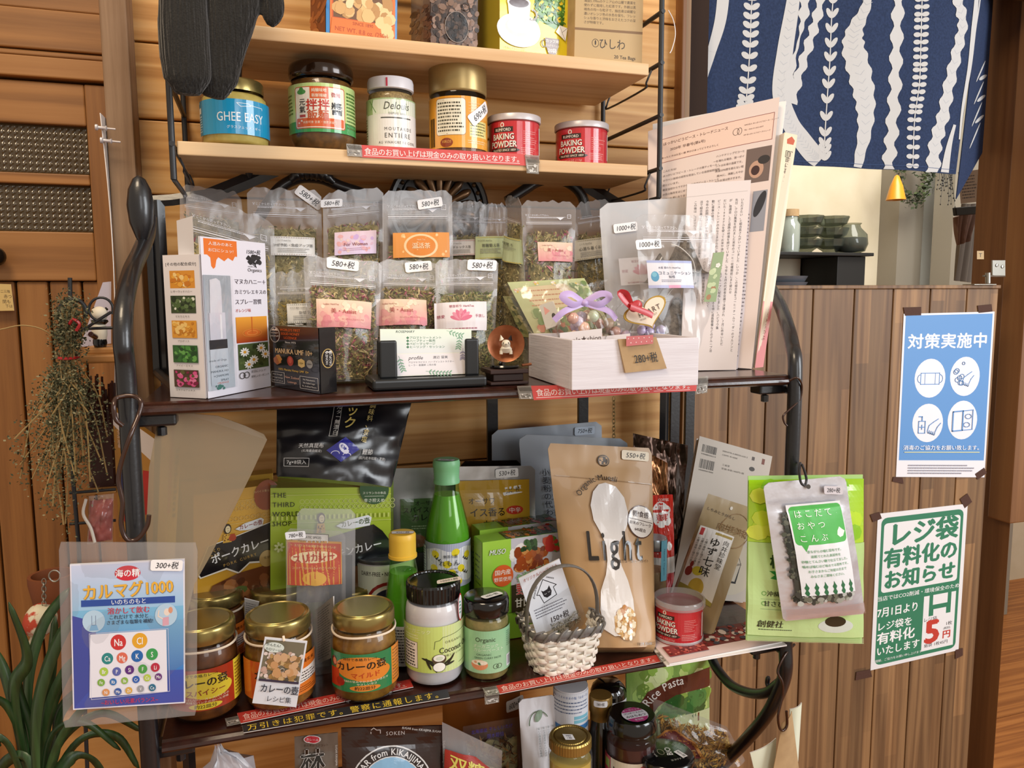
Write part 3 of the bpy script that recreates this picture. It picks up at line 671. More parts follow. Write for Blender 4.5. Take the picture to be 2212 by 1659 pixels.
# ---- posters
TAPE = M('washi_tape', '#4a2c1f', .8, bs=300, bstr=.4)
def corner_tape(par, pts, n):
    for a, b_, c_, d_ in pts: S = pq(a, b_, c_, d_, YP-.0016); MB().box8([*S.c, *[q+V((0, .0006, 0)) for q in S.c]]).build('tape', 'washi_tape', par)
S = pq((1952, 678), (2148, 673), (2126, 1031), (1935, 1030), YP-.0008)
t = root('hygiene_poster', 'blue poster with white circle icons taped to upright planks', 'poster', S.ce)
MB().box8([*S.c, *[q+V((0, .0005, 0)) for q in S.c]]).build('sheet', 'paper', t)
c = Cv(196, 355); B = '#5d93cf'; c.R(0, 0, 196, 355, '#e9e7ec'); c.R(4, 4, 192, 318, B); c.T('対策実施中', 98, 60, 34, '#f3f2f4', b=2.4, sp=1)
for cx_, cy_ in ((62, 139), (138, 136), (62, 236), (138, 230)): c.E(cx_, cy_, 33, 42, '#eceaf0', 28)
c.L([(42, 128), (82, 128), (82, 152), (42, 152)], 1.6, B, True); c.ring(42, 140, 7, 9, 1.4, B, 90, 270, 8); c.ring(82, 140, 7, 9, 1.4, B, -90, 90, 8); c.L([(51, 128), (51, 152)], 1, B); c.L([(73, 128), (73, 152)], 1, B)
def hand(x, y, s_):
    for k in range(4): c.ring(x+(-7+4.5*k)*s_, y+(8+k*1.5)*s_, 2.3*s_, 7*s_, 1.3, B, 0, 180, 6)
    c.L([(x-9*s_, y+8*s_), (x-6*s_, y-4*s_), (x+4*s_, y-12*s_), (x+16*s_, y-20*s_)], 1.4, B); c.L([(x+9*s_, y+12*s_), (x+14*s_, y), (x+22*s_, y-10*s_)], 1.4, B)
hand(140, 142, .8)
for k in range(7): c.ring(124+math.cos(k)*7, 136+math.sin(k*1.3)*14, 5, 5, 1.3, B, n=10)
c.ring(133, 108, 3, 3, 1.2, B, n=10)
hand(70, 245, .9); c.L([(42, 232), (56, 232), (56, 258), (42, 258)], 1.5, B, True); c.L([(49, 232), (49, 222), (42, 222)], 2, B); c.L([(49, 240), (49, 250)], 1.6, B); c.L([(44, 245), (54, 245)], 1.6, B)
c.L([(116, 212), (160, 208), (160, 250), (116, 254)], 1.6, B, True); c.L([(116, 212), (138, 210), (138, 252), (116, 254)], 2.6, B, True)
for x_, y_ in ((150, 222), (147, 240)): c.ring(x_, y_, 7, 5, 1.3, B, n=10)
c.T('消毒のご協力をお願い致します。', 98, 290, 11.6, '#f4f4f4', b=1); c.R(14, 299, 180, 300.5, '#ece6a0'); c.rows(24, 326, 172, 349, 4, '#8f8f9c', .4)
c.build('print', t, S)
corner_tape(t, [((1952, 664), (1990, 663), (1990, 681), (1955, 682)), ((2112, 660), (2142, 657), (2144, 673), (2114, 676)), ((1930, 1030), (1950, 1032), (1952, 1045), (1928, 1040)), ((2106, 1024), (2126, 1010), (2132, 1022), (2112, 1036))], 4)
S = pq((1896, 1110), (2090, 1088), (2070, 1404), (1880, 1448), YP-.0008)
t = root('bag_charge_poster', 'green and white plastic bag charge notice taped to planks', 'poster', S.ce)
MB().box8([*S.c, *[q+V((0, .0005, 0)) for q in S.c]]).build('sheet', 'paper', t)
G = '#2f7a5a'; c = Cv(190, 330); c.R(0, 0, 190, 330, '#e6e4e6'); c.R(8, 10, 182, 322, G, rd=12); c.R(14, 22, 176, 168, '#e8e7e8', rd=7)
c.T('レジ袋', 98, 48, 54, G, b=4, sx=.92); c.T('有料化の', 95, 97, 44, G, b=4, sx=.9); c.T('お知らせ', 95, 143, 42, G, b=4, sx=.92)
c.T('当店ではCO2削減・環境保全のため', 95, 180, 11, '#f0f0f0', b=1, sx=1.0); c.T('7月1日より', 52, 210, 22, '#f0f0f0', b=2, sx=.8); c.T('レジ袋を', 46, 240, 20, '#f0f0f0', b=2, sx=.95); c.T('有料化', 50, 266, 27, '#f0f0f0', b=2.6); c.T('いたします', 56, 293, 21, '#f0f0f0', b=2, sx=.88); c.T('ご理解、ご協力をお願い申し上げます', 55, 313, 6.2, '#e8e8e8')
c.R(106, 192, 176, 314, '#e8e7e8'); c.P([(118, 192), (126, 192), (126, 214), (158, 214), (158, 192), (166, 192), (166, 238), (156, 238), (156, 224), (128, 224), (128, 238), (118, 238)], G)
c.T('レジ袋', 122, 245, 10, '#333333'); c.T('5', 128, 272, 70, '#c03a2c', b=4); c.T('1枚', 164, 262, 10, '#222222'); c.T('円', 160, 286, 19, '#c03a2c', b=3); c.T('紙袋 1枚45円', 138, 303, 9, '#333333'); c.T('(税別)', 160, 272, 6, '#333333')
c.build('print', t, S)
corner_tape(t, [((1880, 1112), (1900, 1106), (1905, 1120), (1886, 1128)), ((2074, 1078), (2090, 1066), (2100, 1084), (2084, 1098)), ((2064, 1404), (2080, 1400), (2080, 1416), (2064, 1424)), ((1850, 1452), (1880, 1446), (1884, 1462), (1848, 1470))], 4)
S = pq((-30, 612), (24, 614), (31, 671), (-24, 672), YD-.004)
t = root('sticky_note', 'yellow handwritten sticky note on the wooden door at left', 'note', S.ce); MB().box8([*S.c, *[q+V((0, .0006, 0)) for q in S.c]]).build('sheet', 'paper', t)
c = Cv(54, 58); c.R(0, 0, 54, 58, '#d9bd7c'); c.T('一二三階', 36, 16, 7, '#5a4630'); c.T('赤つ', 44, 27, 9, '#5a4630'); c.T('閉も', 40, 38, 9, '#5a4630'); c.T('下は', 44, 48, 8, '#5a4630'); c.build('print', t, S)
zN = at(2130, -40, YN).z
struct('trim_6', MB().box(xc+.001, at(2117, 300, YW+.17).x-.002, YN-.012, YN+.05, zN, 2.5), 'wood_post', bevel=.002)
# ------------------------------------------------------------------ wire wall shelf with two boards
ws = root('wire_wall_shelf', 'wall shelf of black wire side frames with two pale wooden boards', 'shelf', at(900, 340, YW-.01))
xl0, xl1, xr0, xr1 = at(382, 300, YA+.01).x, at(1403, 345, YA).x, 0, 0
xfr = at(1424, 380, YA-.004).x; xfl = at(371, 300, YA-.004).x; YB = YW-.008
tb = .0145
for zz, nm in ((ZA, 'a'), (ZT, 'b')):
    MB().box(xfl+.004, at(1402, 150, YA).x, YA, YB-.004, zz-tb, zz-.0005).build('board', 'wood_board', ws, bevel=.0012)
rz = [at(1430, y, YA-.004).z for y in (365, 250, 137, 26, -90, -200)]
for sx_, X in (('l', xfl), ('r', xfr)):
    m = MB(); m.tube([(X, YA-.004, rz[0]-.035), (X, YA-.004, 2.0)], .0032, 10)
    m.tube([(X, YB, rz[0]-.035), (X, YB, 2.0)], .0032, 10); m.tube([(X, YA-.004, rz[0]-.035), (X, YB, rz[0]-.035)], .0026, 8)
    m.build('side_frame', 'black_wire', ws, smooth=True)
    for z in rz: MB().tube([(X, YA-.008, z), (X, YB+.003, z)], .0028, 8).build('rung', 'black_wire', ws, smooth=True)
    for z in rz[::2]:
        X2 = X-.008 if sx_ == 'r' else X+.008
        MB().tube(curve([(X, YA+.018, z), (X2, YA+.018, z-.018), (X2, YA+.024, z-.024), (X2, YB-.036, z-.024), (X2, YB-.03, z-.018), (X, YB-.028, z)], 4), .0013, 6).build('wire_hook', 'black_wire', ws, smooth=True)
z = at(1250, 36, YB).z
MB().tube([(xfl, YB, z), (xfr, YB, z)], .003, 8).build('back_rail', 'black_wire', ws, smooth=True)
t = root('plastic_tie', 'clear plastic tag tie looped at top right of the wire frame', 'tag tie', at(1446, 25, YA)); MB().tube(curve([at(1444, 22, YA-.01), at(1455, 45, YA-.01), at(1459, 75, YA-.01), at(1452, 105, YA-.01), at(1447, 115, YA-.01)], 5), .0006, 5).build('loop', 'white_plastic', t)
# ------------------------------------------------------------------ the black steel rack with brown shelves
rk = root('baker_rack', 'black scrolled steel rack with dark brown wooden shelves in front of the plank wall', 'rack', (.22, .85, ZE))
XL, XR_, YR = at(275, 850, .70).x, at(1716, 850, .70).x, .985
def lip(name, z, x0, x1, y0, y1, th=.0115):
    z -= .0006; m = MB(); prof = [(y1, z), (y0+.004, z), (y0+.0006, z-.0012), (y0+.0012, z-.0032), (y0-.0015, z-.0052), (y0-.0022, z-.0078), (y0-.0008, z-.0100), (y0+.003, z-th), (y1, z-th)]
    vs = [V((x, y, zz)) for x in (x0, x1) for y, zz in prof]; n = len(prof)
    fs = [(i, (i+1) % n, n+(i+1) % n, n+i) for i in range(n)]+[tuple(range(n-1, -1, -1)), tuple(range(n, 2*n))]
    m.add(vs, fs); return m.build(name, 'brown_shelf', rk)
xs0, xs1 = at(305, 880, .70).x, at(1704, 808, .70).x
lip('shelf_board', ZC, xs0, xs1, .70, .955); lip('shelf_board', ZD, xs0, at(1702, 1398, .70).x, .70, .955); lip('shelf_board', ZE, xs0, xs1, .70, .955)
# side posts
def P3(x, y, X): return atx(x, y, X)
pl = [(XL, .70, .5), (XL, .70, ZD-.2), (XL, .70, ZD), (XL, .70, ZC-.1), (XL, .70, ZC+.02)]+[P3(x, y, XL) for x, y in ((266, 740), (268, 660), (283, 590), (303, 545), (318, 505), (321, 470))]
MB().tube(curve(pl, 8), .0078, 16).build('side_post', 'black_metal', rk, smooth=True)
t_ = MB(); c0 = P3(304, 455, XL); t_.tube([c0+V((0, 0, dz_)) for dz_ in (.034, .030, .02, .005, -.012, -.026, -.034)], [.001, .006, .0105, .0125, .011, .006, .002], 16); t_.build('scroll_end', 'black_metal', rk, smooth=True)
pr_ = [at(*p) for p in ((1560, 470, .985), (1600, 520, .95), (1640, 580, .90), (1668, 628, .85), (1686, 662, .80), (1701, 704, .752), (1712, 748, .718))]+[V((XR_, .70, ZC+.0)), V((XR_, .70, ZC-.12)), V((XR_, .70, ZD+.06)), V((XR_, .70, ZD-.005))]+[P3(x, y, XR_) for x, y in ((1697, 1446), (1684, 1492), (1656, 1545), (1612, 1598), (1560, 1652), (1490, 1730), (1430, 1800))]
MB().tube(curve(pr_, 8), .0078, 16).build('side_post', 'black_metal', rk, smooth=True)
MB().tube(curve([P3(x, y, XR_) for x, y in ((1536, 1418), (1550, 1446), (1580, 1480), (1620, 1497), (1656, 1496), (1686, 1474))], 8), .0062, 12).build('side_scroll', 'black_metal', rk, smooth=True)
MB().tube(curve([P3(x, y, XR_) for x, y in ((1664, 1492), (1658, 1476), (1660, 1462))], 4), [.004, .003, .003, .003, .003, .003, .003, .003, .002], 8).build('bud', 'black_metal', rk, smooth=True)
for X in (XL, XR_):
    MB().tube([(X, YR, .4), (X, YR, at(330, 432, YR).z)], [(.004, .0075)]*2, 4, flat=(0, 1, 0)).build('back_post', 'black_metal', rk)
    for z in (ZC-.019, ZD-.019):
        MB().tube([(X, .70, z), (X, YR, z)], .0045, 8).build('side_rail', 'black_metal', rk, smooth=True)
        s_ = 1 if X < .2 else -1
        MB().box(min(X, X+s_*.035), max(X, X+s_*.035), .712, .732, z-.004, z+.007).build('bracket', 'black_metal', rk, bevel=.002)
        MB().lathe((X+s_*.022, .722, z-.014), [(.001, 0), (.0042, .001), (.0042, .008), (.001, .009)], 8).build('bolt', 'black_metal', rk)
def bar(pts, w, name='flat_bar', Y=YR, th=.0022):
    MB().tube([at(x, y, Y) for x, y in pts], [(w, th)]*len(pts), 4, flat=(0, 0, 1)).build(name, 'black_metal', rk)
for x in (1063, 1259, 1457, 1489):
    a = at(x, 880, YR); MB().box(a.x-.0075, a.x+.0075, YR-.003, YR+.003, ZD-.2, ZC+.03 if x < 1400 else ZC+.2).build('flat_bar', 'black_metal', rk, bevel=.0006)
bar([(300, 437), (372, 432), (455, 420)], .0065); bar([(452, 424), (540, 388), (640, 346), (700, 320)], .009)
bar([(1225, 368), (1262, 398), (1330, 440), (1390, 470), (1460, 500)], .009)
a = at(350, 432, YR)
MB().box(at(322, 500, YR).x-.004, at(322, 500, YR).x+.0035, YR-.003, YR+.003, ZC, a.z).build('flat_bar', 'black_metal', rk, bevel=.0006)
MB().tube([V((at(322, 500, YR).x, YR, ZC+.0)), V((XL+.03, .78, ZC+.0))], .005, 8).build('base_rail', 'black_metal', rk)
def scroll(pts, rs=.0068, nm='scroll'):
    P = curve([at(x, y, YR-.012) for x, y in pts], 8); MB().tube(P, rs, 12).build(nm, 'black_metal', rk, smooth=True)
scroll([(560, 470), (585, 430), (612, 400), (650, 384), (695, 386), (735, 402), (790, 420)])
scroll([(1095, 435), (1130, 412), (1170, 390), (1220, 392), (1255, 420), (1268, 470)])
for pts in (((628, 390), (645, 374), (672, 370), (700, 378), (722, 395)), ((1168, 392), (1180, 378), (1210, 376), (1240, 385))):
    P = curve([at(x, y, YR-.02) for x, y in pts], 6); n = len(P); MB().tube(P, [.003+.0068*math.sin(PI*(i+.5)/n) * (1+.18*math.sin(i*2.2)) for i in range(n)], 12).build('leaf_ornament', 'black_metal', rk, smooth=True)
f = at(537, 352, YR-.01); MB().lathe(f, [(.001, -.018), (.006, -.009), (.011, .004), (.009, .014), (.001, .02)], 10).build('finial', 'black_metal', rk, smooth=True)
f = at(508, 148, YR-.02); MB().lathe(f, [(.001, -.018), (.007, -.009), (.008, .004), (.006, .02), (.001, .03)], 10).build('finial', 'black_metal', rk, smooth=True)
# cast medallion
M('bronze', '#8a6848', .34, metal=.7, col2='#4a3828', ns=45); M('medal_black', '#111418', .3, coat=.4)
Cm = at(946, 452, YR-.004); md = MB(); axm = V((0, -1, 0)); Rm = .0655
md.lathe(Cm, [(.001, 0), (Rm, 0), (Rm, .008), (Rm-.003, .011), (Rm-.007, .010), (Rm-.009, .006), (Rm*.8, .006), (Rm*.78, .009), (Rm*.76, .006), (.001, .006)], 48, ax=axm); md.build('medallion', 'medal_black', rk, smooth=False)
m = MB()
for k in range(32): an = 2*PI*k/32; m.lathe(Cm+V((math.cos(an)*Rm*.845, -.006, math.sin(an)*Rm*.845)), [(.003, 0), (.0024, .002), (.0001, .003)], 8, ax=axm)
m.build('beading', 'bronze', rk, smooth=True)
for k in range(18):
    an = 2*PI*(k+.5)/18; d = V((math.cos(an), 0, math.sin(an))); e = V((-math.sin(an), 0, math.cos(an))); m = MB()
    m.tube([Cm+d*(Rm*r)+V((0, -.007-.004*math.sin(r*4), 0)) for r in (.22, .35, .48, .60, .68, .73)], [(.0015, .003), (.0026, .004), (.004, .005), (.0058, .0055), (.0052, .004), (.001, .002)], 8, flat=(0, 1, 0)); m.build('petal', 'bronze', rk, smooth=True)
MB().lathe(Cm+V((0, -.006, 0)), [(.016, 0), (.0165, .004), (.012, .006), (.010, .004), (.007, .009), (.0001, .011)], 24, ax=axm).build('medallion_boss', 'bronze', rk, smooth=True)
# hooks
def wirehook(pts, Y, label, name='wire_hook', r=.0015, mat='hook_brown'):
    P = [at(x, y, Y[i] if isinstance(Y, (list, tuple)) else Y) for i, (x, y) in enumerate(pts)]
    t = root(name, label, 'hook', P[0]); MB().tube(curve(P, 6), r, 8).build('wire', mat, t, smooth=True); return t
M('hook_brown', '#3b2218', .25, metal=.3, coat=.5)
wirehook([(266, 920), (250, 905), (246, 878), (252, 860), (285, 855), (305, 868), (300, 895), (282, 940), (262, 1000), (256, 1040), (265, 1085), (262, 1130), (270, 1160), (285, 1168), (302, 1160), (318, 1135), (322, 1112)], [.682]*3+[.688, .69, .685, .682]+[.672]*10, 'long brown wire hook on the left rack post above the blue packet', r=.0019)
# ------------------------------------------------------------------ red cash notices with patterned tape
M('gift_tape', '#b4b0a8', .25, coat=.5)
def striptape(par, S, nm='tape', label=None):
    MB().box8([*S.c, *[q-S.n*.0005 for q in S.c]]).build(nm, 'tape_clear', par, usecol=True)
    c = Cv(30, 40); 
    for k in range(9): c.L([(2+k*3, 4), (2+k*3+4, 16)], 1.0, '#3a3632')
    c.L([(2, 24), (26, 22), (26, 36), (4, 38)], .8, '#e9e7e2', True); c.blobs(4, 22, 26, 36, 8, 3, ['#cfccc6', '#8f8a84'])
    c.build('tape_print', par, S, off=.0006)
TXT = '食品のお買い上げは現金のみの取り扱いとなります。'
def notice(lab, corners, tapes, Y=None, z=None, bg='#d4504c', txt=TXT, col='#f6e9e6', Wd=360, Hd=25, sz=15, cat='notice', under=True, name='notice_strip', sx=1., bul=None, x0=None):
    S = Q(*[at(*p, Y) for p in corners], bul) if Y else Q(*[atz(*p, z) for p in corners], bul)
    t = root(name, lab, cat, S.ce); 
    c = Cv(Wd, Hd, 12 if bul else 0); c.R(0, 0, Wd, Hd, bg); c.T(txt, x0 or Wd/2, Hd/2, sz, col, b=.9, sx=sx, sp=(Wd*.96-len(txt)*sz*sx)/len(txt) if not x0 else 0)
    if under: c.R(6, Hd*.82, Wd-14, Hd*.86, col)
    if not bul: MB().box8([*S.c, *[q-S.n*.0004 for q in S.c]]).build('paper_strip', 'paper', t)
    c.build('print', t, S, off=.0003)
    for q in tapes:
        striptape(t, Q(*[at(*p, Y-.0016) for p in q]) if Y else Q(*[atz(p[0], p[1], z+.0012) for p in q]))
    return t
notice('red cash only notice strip taped along the front of the lower pale board', ((778, 313), (1136, 333), (1136, 358), (780, 340)), [((748, 310), (781, 313), (783, 339), (750, 337)), ((1134, 334), (1165, 336), (1164, 376), (1138, 374))], Y=YA-.0012)
notice('red cash only notice strip hanging under the white wooden box', ((1146, 833), (1503, 822), (1501, 844), (1152, 864)), [((1117, 834), (1147, 833), (1152, 862), (1122, 862)), ((1498, 815), (1530, 812), (1528, 848), (1502, 852))], Y=.6965, Wd=356, Hd=27, bul=lambda u, v: .002*math.sin(u*7)+.001)
notice('red cash only notice strip lying under the curry jars', ((512, 1541), (885, 1468), (893, 1484), (520, 1563)), [((486, 1552), (514, 1546), (520, 1562), (490, 1568))], z=ZD+.0008, bg='#b3352d', col='#e3b9ae', Wd=380, Hd=26, sz=16)
notice('black strip with yellow theft warning along the middle shelf edge', ((523, 1567), (966, 1489), (972, 1507), (526, 1583)), [], z=ZD+.0012, bg='#232428', txt='万引きは犯罪です。警察に通報します。', col='#d9bb3c', Wd=450, Hd=25, sz=21, under=False)
notice('red cash only notice strip lying under the white woven basket', ((1070, 1482), (1424, 1414), (1430, 1429), (1079, 1499)), [((1042, 1486), (1072, 1481), (1080, 1498), (1050, 1503)), ((1416, 1410), (1440, 1406), (1452, 1424), (1428, 1430))], z=ZD+.0008, bg='#bb3a30', col='#eec9c0', Wd=360, Hd=24, sz=15)
t = root('clear_tape', 'piece of clear tape folded over the middle shelf edge', 'tape', at(1063, 1510, .697)); S = Q(at(1046, 1500, .6965), at(1078, 1494, .6965), at(1078, 1517, .6965), at(1048, 1522, .6965)); striptape(t, S)
# ------------------------------------------------------------------ black knitted gloves hanging top left
m_, nt_, out_ = newmat('black_knit'); b_ = pr(nt_, hx('#1b1a19'), .95, spec=.15); b_.inputs['Sheen Weight'].default_value = .25
vec_ = coords(nt_, (1, 1, .05)); bp_ = bump(nt_, b_, vec_, 420, 1.0, .003, 1); vv_ = coords(nt_, (1, 1, 1)); n2_ = nd(nt_, 'ShaderNodeTexNoise'); n2_.inputs['Scale'].default_value = 700; nt_.links.new(vv_, n2_.inputs['Vector'])
b2_ = nd(nt_, 'ShaderNodeBump'); b2_.inputs['Strength'].default_value = .5; b2_.inputs['Distance'].default_value = .001; nt_.links.new(n2_.outputs[0], b2_.inputs['Height']); nt_.links.new(bp_.outputs[0], b2_.inputs['Normal']); nt_.links.new(b2_.outputs[0], b_.inputs['Normal'])
cr_ = nd(nt_, 'ShaderNodeValToRGB'); cr_.color_ramp.elements[0].color = hx('#0e0e0e'); cr_.color_ramp.elements[1].color = hx('#33312e'); nt_.links.new(n2_.outputs[0], cr_.inputs[0]); nt_.links.new(cr_.outputs[0], b_.inputs['Base Color']); nt_.links.new(b_.outputs[0], out_.inputs[0])
def glove(lab, chains, Y):
    c0 = at(*chains[0][0][0], Y); t = root('knitted_glove', lab, 'glove', c0); m = MB()
    for pts, rs, dy in chains:
        P = curve([at(x, y, Y+dy) for x, y in pts], 5); n = len(P)
        R = [rs[min(len(rs)-1, int(i/(n-1)*(len(rs)-1)))]*(1-(i/(n-1)*(len(rs)-1) % 1))+rs[min(len(rs)-1, int(i/(n-1)*(len(rs)-1))+1)]*(i/(n-1)*(len(rs)-1) % 1) for i in range(n)]
        px = dep(P[0])/F; m.tube(P, [(r*px*.62, r*px) for r in R], 16, flat=(0, 1, 0))
    o = m.build('knit_body', 'black_knit', t, smooth=True); md = o.modifiers.new('r', 'REMESH'); md.mode = 'VOXEL'; md.voxel_size = .0022; md.use_smooth_shade = True
    s_ = o.modifiers.new('s', 'SMOOTH'); s_.iterations = 6
glove('black knitted glove, the left of the pair hanging beside the top board', [([(398, -140), (396, 0), (398, 90), (404, 160), (407, 205)], [44, 49, 53, 53, 50, 26], 0), ], .80)
glove('black knitted glove with thumb sticking out, right of the pair by the top board', [([(505, -140), (498, 0), (480, 90), (468, 160), (462, 212)], [66, 63, 57, 50, 46, 24], .012), ([(520, -120), (570, -40), (590, 10), (587, 42), (584, 58)], [44, 34, 28, 24, 18, 8], .012)], .80)
# ------------------------------------------------------------------ boxes on the top board
q = stand(704, 858, -160, 704, 858, .878, ZT); 
q = Q(at(704, -150, .878), at(860, -150, .90), colz(858, .90, ZT), colz(704, .878, ZT)); d_ = V((-.012, .055, 0))
t = carton('sugar_cube_box', 'orange and blue sugar cube box reading net weight 8.8 oz', 'box', q, d_, 'sugar_blue') if M('sugar_blue', '#2d7fc0', .4, coat=.3) else None
c = Cv(156, 215); c.R(8, 0, 150, 215, '#e0762f'); c.R(12, 20, 144, 178, '#c8561f'); c.R(15, 22, 141, 176, '#6e4a2a'); c.blobs(18, 30, 138, 168, 70, 13, ['#dcb679', '#cfa367', '#e7c88f', '#b98a50', '#e9d2a2'], el=1.1)
c.P([(12, 178), (144, 178), (150, 215), (8, 215)], '#e0762f'); c.T('SINCE 1890', 78, 184, 9, '#a8481c', b=.5); c.T('NET WT. 8.8 oz. (250g)', 76, 199, 13, '#b04c1c', b=.8, sx=.9); c.blobs(112, 165, 140, 196, 6, 11, ['#e7c88f', '#dcb679'], el=1.1); c.build('front_print', t, q)
c = Cv(50, 215); c.R(0, 0, 50, 215, '#7a3f1d'); c.blobs(2, 40, 48, 200, 40, 6, ['#9c5a2c', '#5d2d14', '#b0713f'], el=2.2); c.build('side_print', t, side(q, d_, 'l'))
q = Q(at(930, -150, .885), at(1034, -150, .895), colz(1030, .895, ZT), colz(930, .885, ZT)); d_ = V((-.012, .05, 0)); M('bean_dark', '#4a362c', .3, coat=.5)
t = carton('coffee_bean_box', 'coffee bean printed box with round window on the top board', 'box', q, d_, 'bean_dark')
c = Cv(104, 230); c.R(0, 0, 104, 230, '#4c392f'); c.R(0, 0, 104, 150, '#b7aba2', '#4c392f'); c.blobs(2, 120, 102, 228, 150, 6, ['#6b5142', '#3a2a22', '#7e6352', '#2c1f19', '#94796a']); c.E(56, 186, 26, 30, '#1f1713', 28); c.blobs(33, 160, 80, 213, 80, 4, ['#3d2f27', '#2a1f1a', '#4d3c32', '#151010'], mask=lambda x, y: (x-56)**2/26**2+(y-186)**2/30**2 < .85); c.ring(56, 186, 26, 30, 1.4, '#8f8178'); c.ring(76, 145, 8, 7, 1.6, '#2a2320'); c.T('JAS', 76, 145, 5, '#2a2320'); c.build('front_print', t, q, mat='print_gloss')
c = Cv(40, 230); c.R(0, 0, 40, 230, '#8d7b70', '#5a4030'); c.blobs(0, 140, 40, 228, 60, 5, ['#6b4a38', '#4a2e20', '#7d5a44']); c.build('side_print', t, side(q, d_, 'l'), mat='print_gloss')
q = Q(at(1079, -150, .885), at(1232, -150, .905), colz(1228, .905, ZT), colz(1079, .885, ZT)); d_ = V((-.022, .07, 0)); M('olive_card', '#a08d2a', .4, coat=.3)
t = carton('dandelion_tea_box', 'yellow tea box showing a white cup of dark drink on a saucer', 'box', q, d_, 'olive_card')
c = Cv(152, 260); c.R(0, 0, 152, 260, '#e8d42a'); c.R(0, 0, 150, 160, '#f0e04a', '#e8d42a'); c.P([(70, 60), (146, 60), (140, 175), (120, 195), (84, 180)], '#5a8f35'); c.blobs(72, 80, 145, 182, 60, 5, ['#f3d21c', '#3f7526', '#6fa33f', '#f6dd3c']); c.blobs(76, 110, 142, 185, 120, 2, ['#3f7526', '#6fa33f', '#2f6420', '#8fbf55'], el=4)
c.E(40, 208, 46, 34, '#b9b7b0', 32); c.E(39, 204, 46, 33, '#cfceca', 32); c.E(40, 200, 30, 20, '#b4b2ae', 24); c.E(40, 197, 26, 16, '#c6c4c0', 24); c.P([(15, 148), (64, 148), (60, 196), (50, 210), (30, 210), (20, 196)], '#d9d8d6'); c.P([(50, 148), (64, 148), (60, 196), (50, 208)], '#c2c0be'); c.E(39, 149, 25, 13, '#e0dfdd', 24); c.E(39, 150, 21, 9.5, '#4b3230', 24); c.ring(68, 172, 9, 10, 4, '#cbcac8', -90, 130)
c.P([(96, 214), (128, 214), (126, 230), (120, 246), (104, 246), (98, 230)], '#6d4d38'); c.ring(95, 226, 6, 7, 2, '#6d4d38', 60, 300); c.T('カップ用', 112, 220, 7.5, '#f6efe2', b=.6); c.T('さんかくパック', 112, 229, 5, '#f6efe2', b=.4, sx=.9); c.T('20袋', 112, 239, 10, '#f6efe2', b=1); c.P([(128, 186), (146, 190), (142, 216), (120, 200)], '#f7f7f4'); c.L([(128, 186), (134, 200), (146, 190)], .8, '#777777'); c.L([(134, 200), (142, 216)], .8, '#777777'); c.L([(120, 172), (124, 180), (128, 186)], .8, '#777777')
c.T('※写真はイメージです。', 34, 246, 5, '#3c3414', sx=.95); c.build('front_print', t, q, mat='print_gloss')
q = Q(at(1246, -150, .885), at(1392, -150, .885), colz(1386, .885, ZT), colz(1240, .885, ZT)); d_ = V((-.006, .06, 0))
t = carton('tea_bag_box', 'kraft tea bag box wrapped in clear film at the right end of the top board', 'box', q, d_, 'kraft', bevel=.002)
c = Cv(146, 262); c.R(0, 0, 146, 262, '#c4a676'); 
for k, s_ in enumerate(('海抜5,199mのケニア山の山麓で農薬を', '使わずに栽培した紅茶です。外観は黒', '褐色の均一な粒子で、抽出液は綺麗な', '濃いオレンジ色の水色を保ち、フレッ', 'シュな香りと渋味をおさえたコクの深', 'さが特徴です。')): c.T(s_, 18, 140+k*8.6, 6.6, '#6d5a42', a='l')
c.R(0, 195, 146, 200, '#86653f'); c.T('ひしわ', 80, 224, 23, '#3a3028', sx=.85); c.ring(44, 224, 7, 8, 1, '#3a3028'); c.E(44, 223, 1.6, 5, '#3a3028'); c.T('20 Tea Bags', 108, 248, 9.5, '#3a3028', b=.5); c.build('front_print', t, q)
qf = Q(*[p+V((0, -.001, 0)) for p in q.c], lambda u, v: .0006); pouch('wrap', t, qf, 'film_wrap', 0, 0, 8, 12, back=-1, thick=.0002)
t = root('shaded_gap_strip', 'brown woody bag edge squeezed between the yellow box and kraft box', 'bag', colz(1236, .94, ZT)); MB().box(colz(1233, .94, ZT).x, colz(1233, .94, ZT).x+.008, .93, .975, ZT, ZT+.15).build('body', 'wood_pillar', t, bevel=.001)  # strip stands in for the shadowed wall seen between the two boxes
# ------------------------------------------------------------------ jars on the lower pale board
def jar(name, label, C, R, H, prof, mat, liprof, limat, fill=None, fillmat=None, cat='jar', group=None, n=40, lidn='lid', ljit=0, smooth_lid=True, zk=1):
    """prof in units of R and H; the glass shell, what is inside and the lid"""
    if zk != 1: prof = [(r, 1-(1-z)*zk if z > .5 else z) for r, z in prof]; liprof = [(r, 1-(1-z)*zk) for r, z in liprof]
    t = root(name, label, cat, C, group)
    MB().lathe(C, [(r*R, z*H) for r, z in prof], n).build('glass_body', mat, t, smooth=True) if mat else None
    if fill: MB().lathe(C, [(.0005, .003)]+[(r*R-.0014, max(z*H, .003)) for r, z in fillprof(prof, fill)]+[(.0005, fill*H)], n).build('contents', fillmat, t, smooth=True)
    if liprof: MB().lathe(C, [(r*R, z*H) for r, z in liprof], 96 if ljit else n, jit=ljit).build(lidn, limat, t, smooth=smooth_lid and not ljit)
    return t
JP = [(.6, 0), (.93, .02), (1., .08), (1., .66), (.97, .74), (.86, .80), (.80, .84), (.80, .96)]
YJ = .925
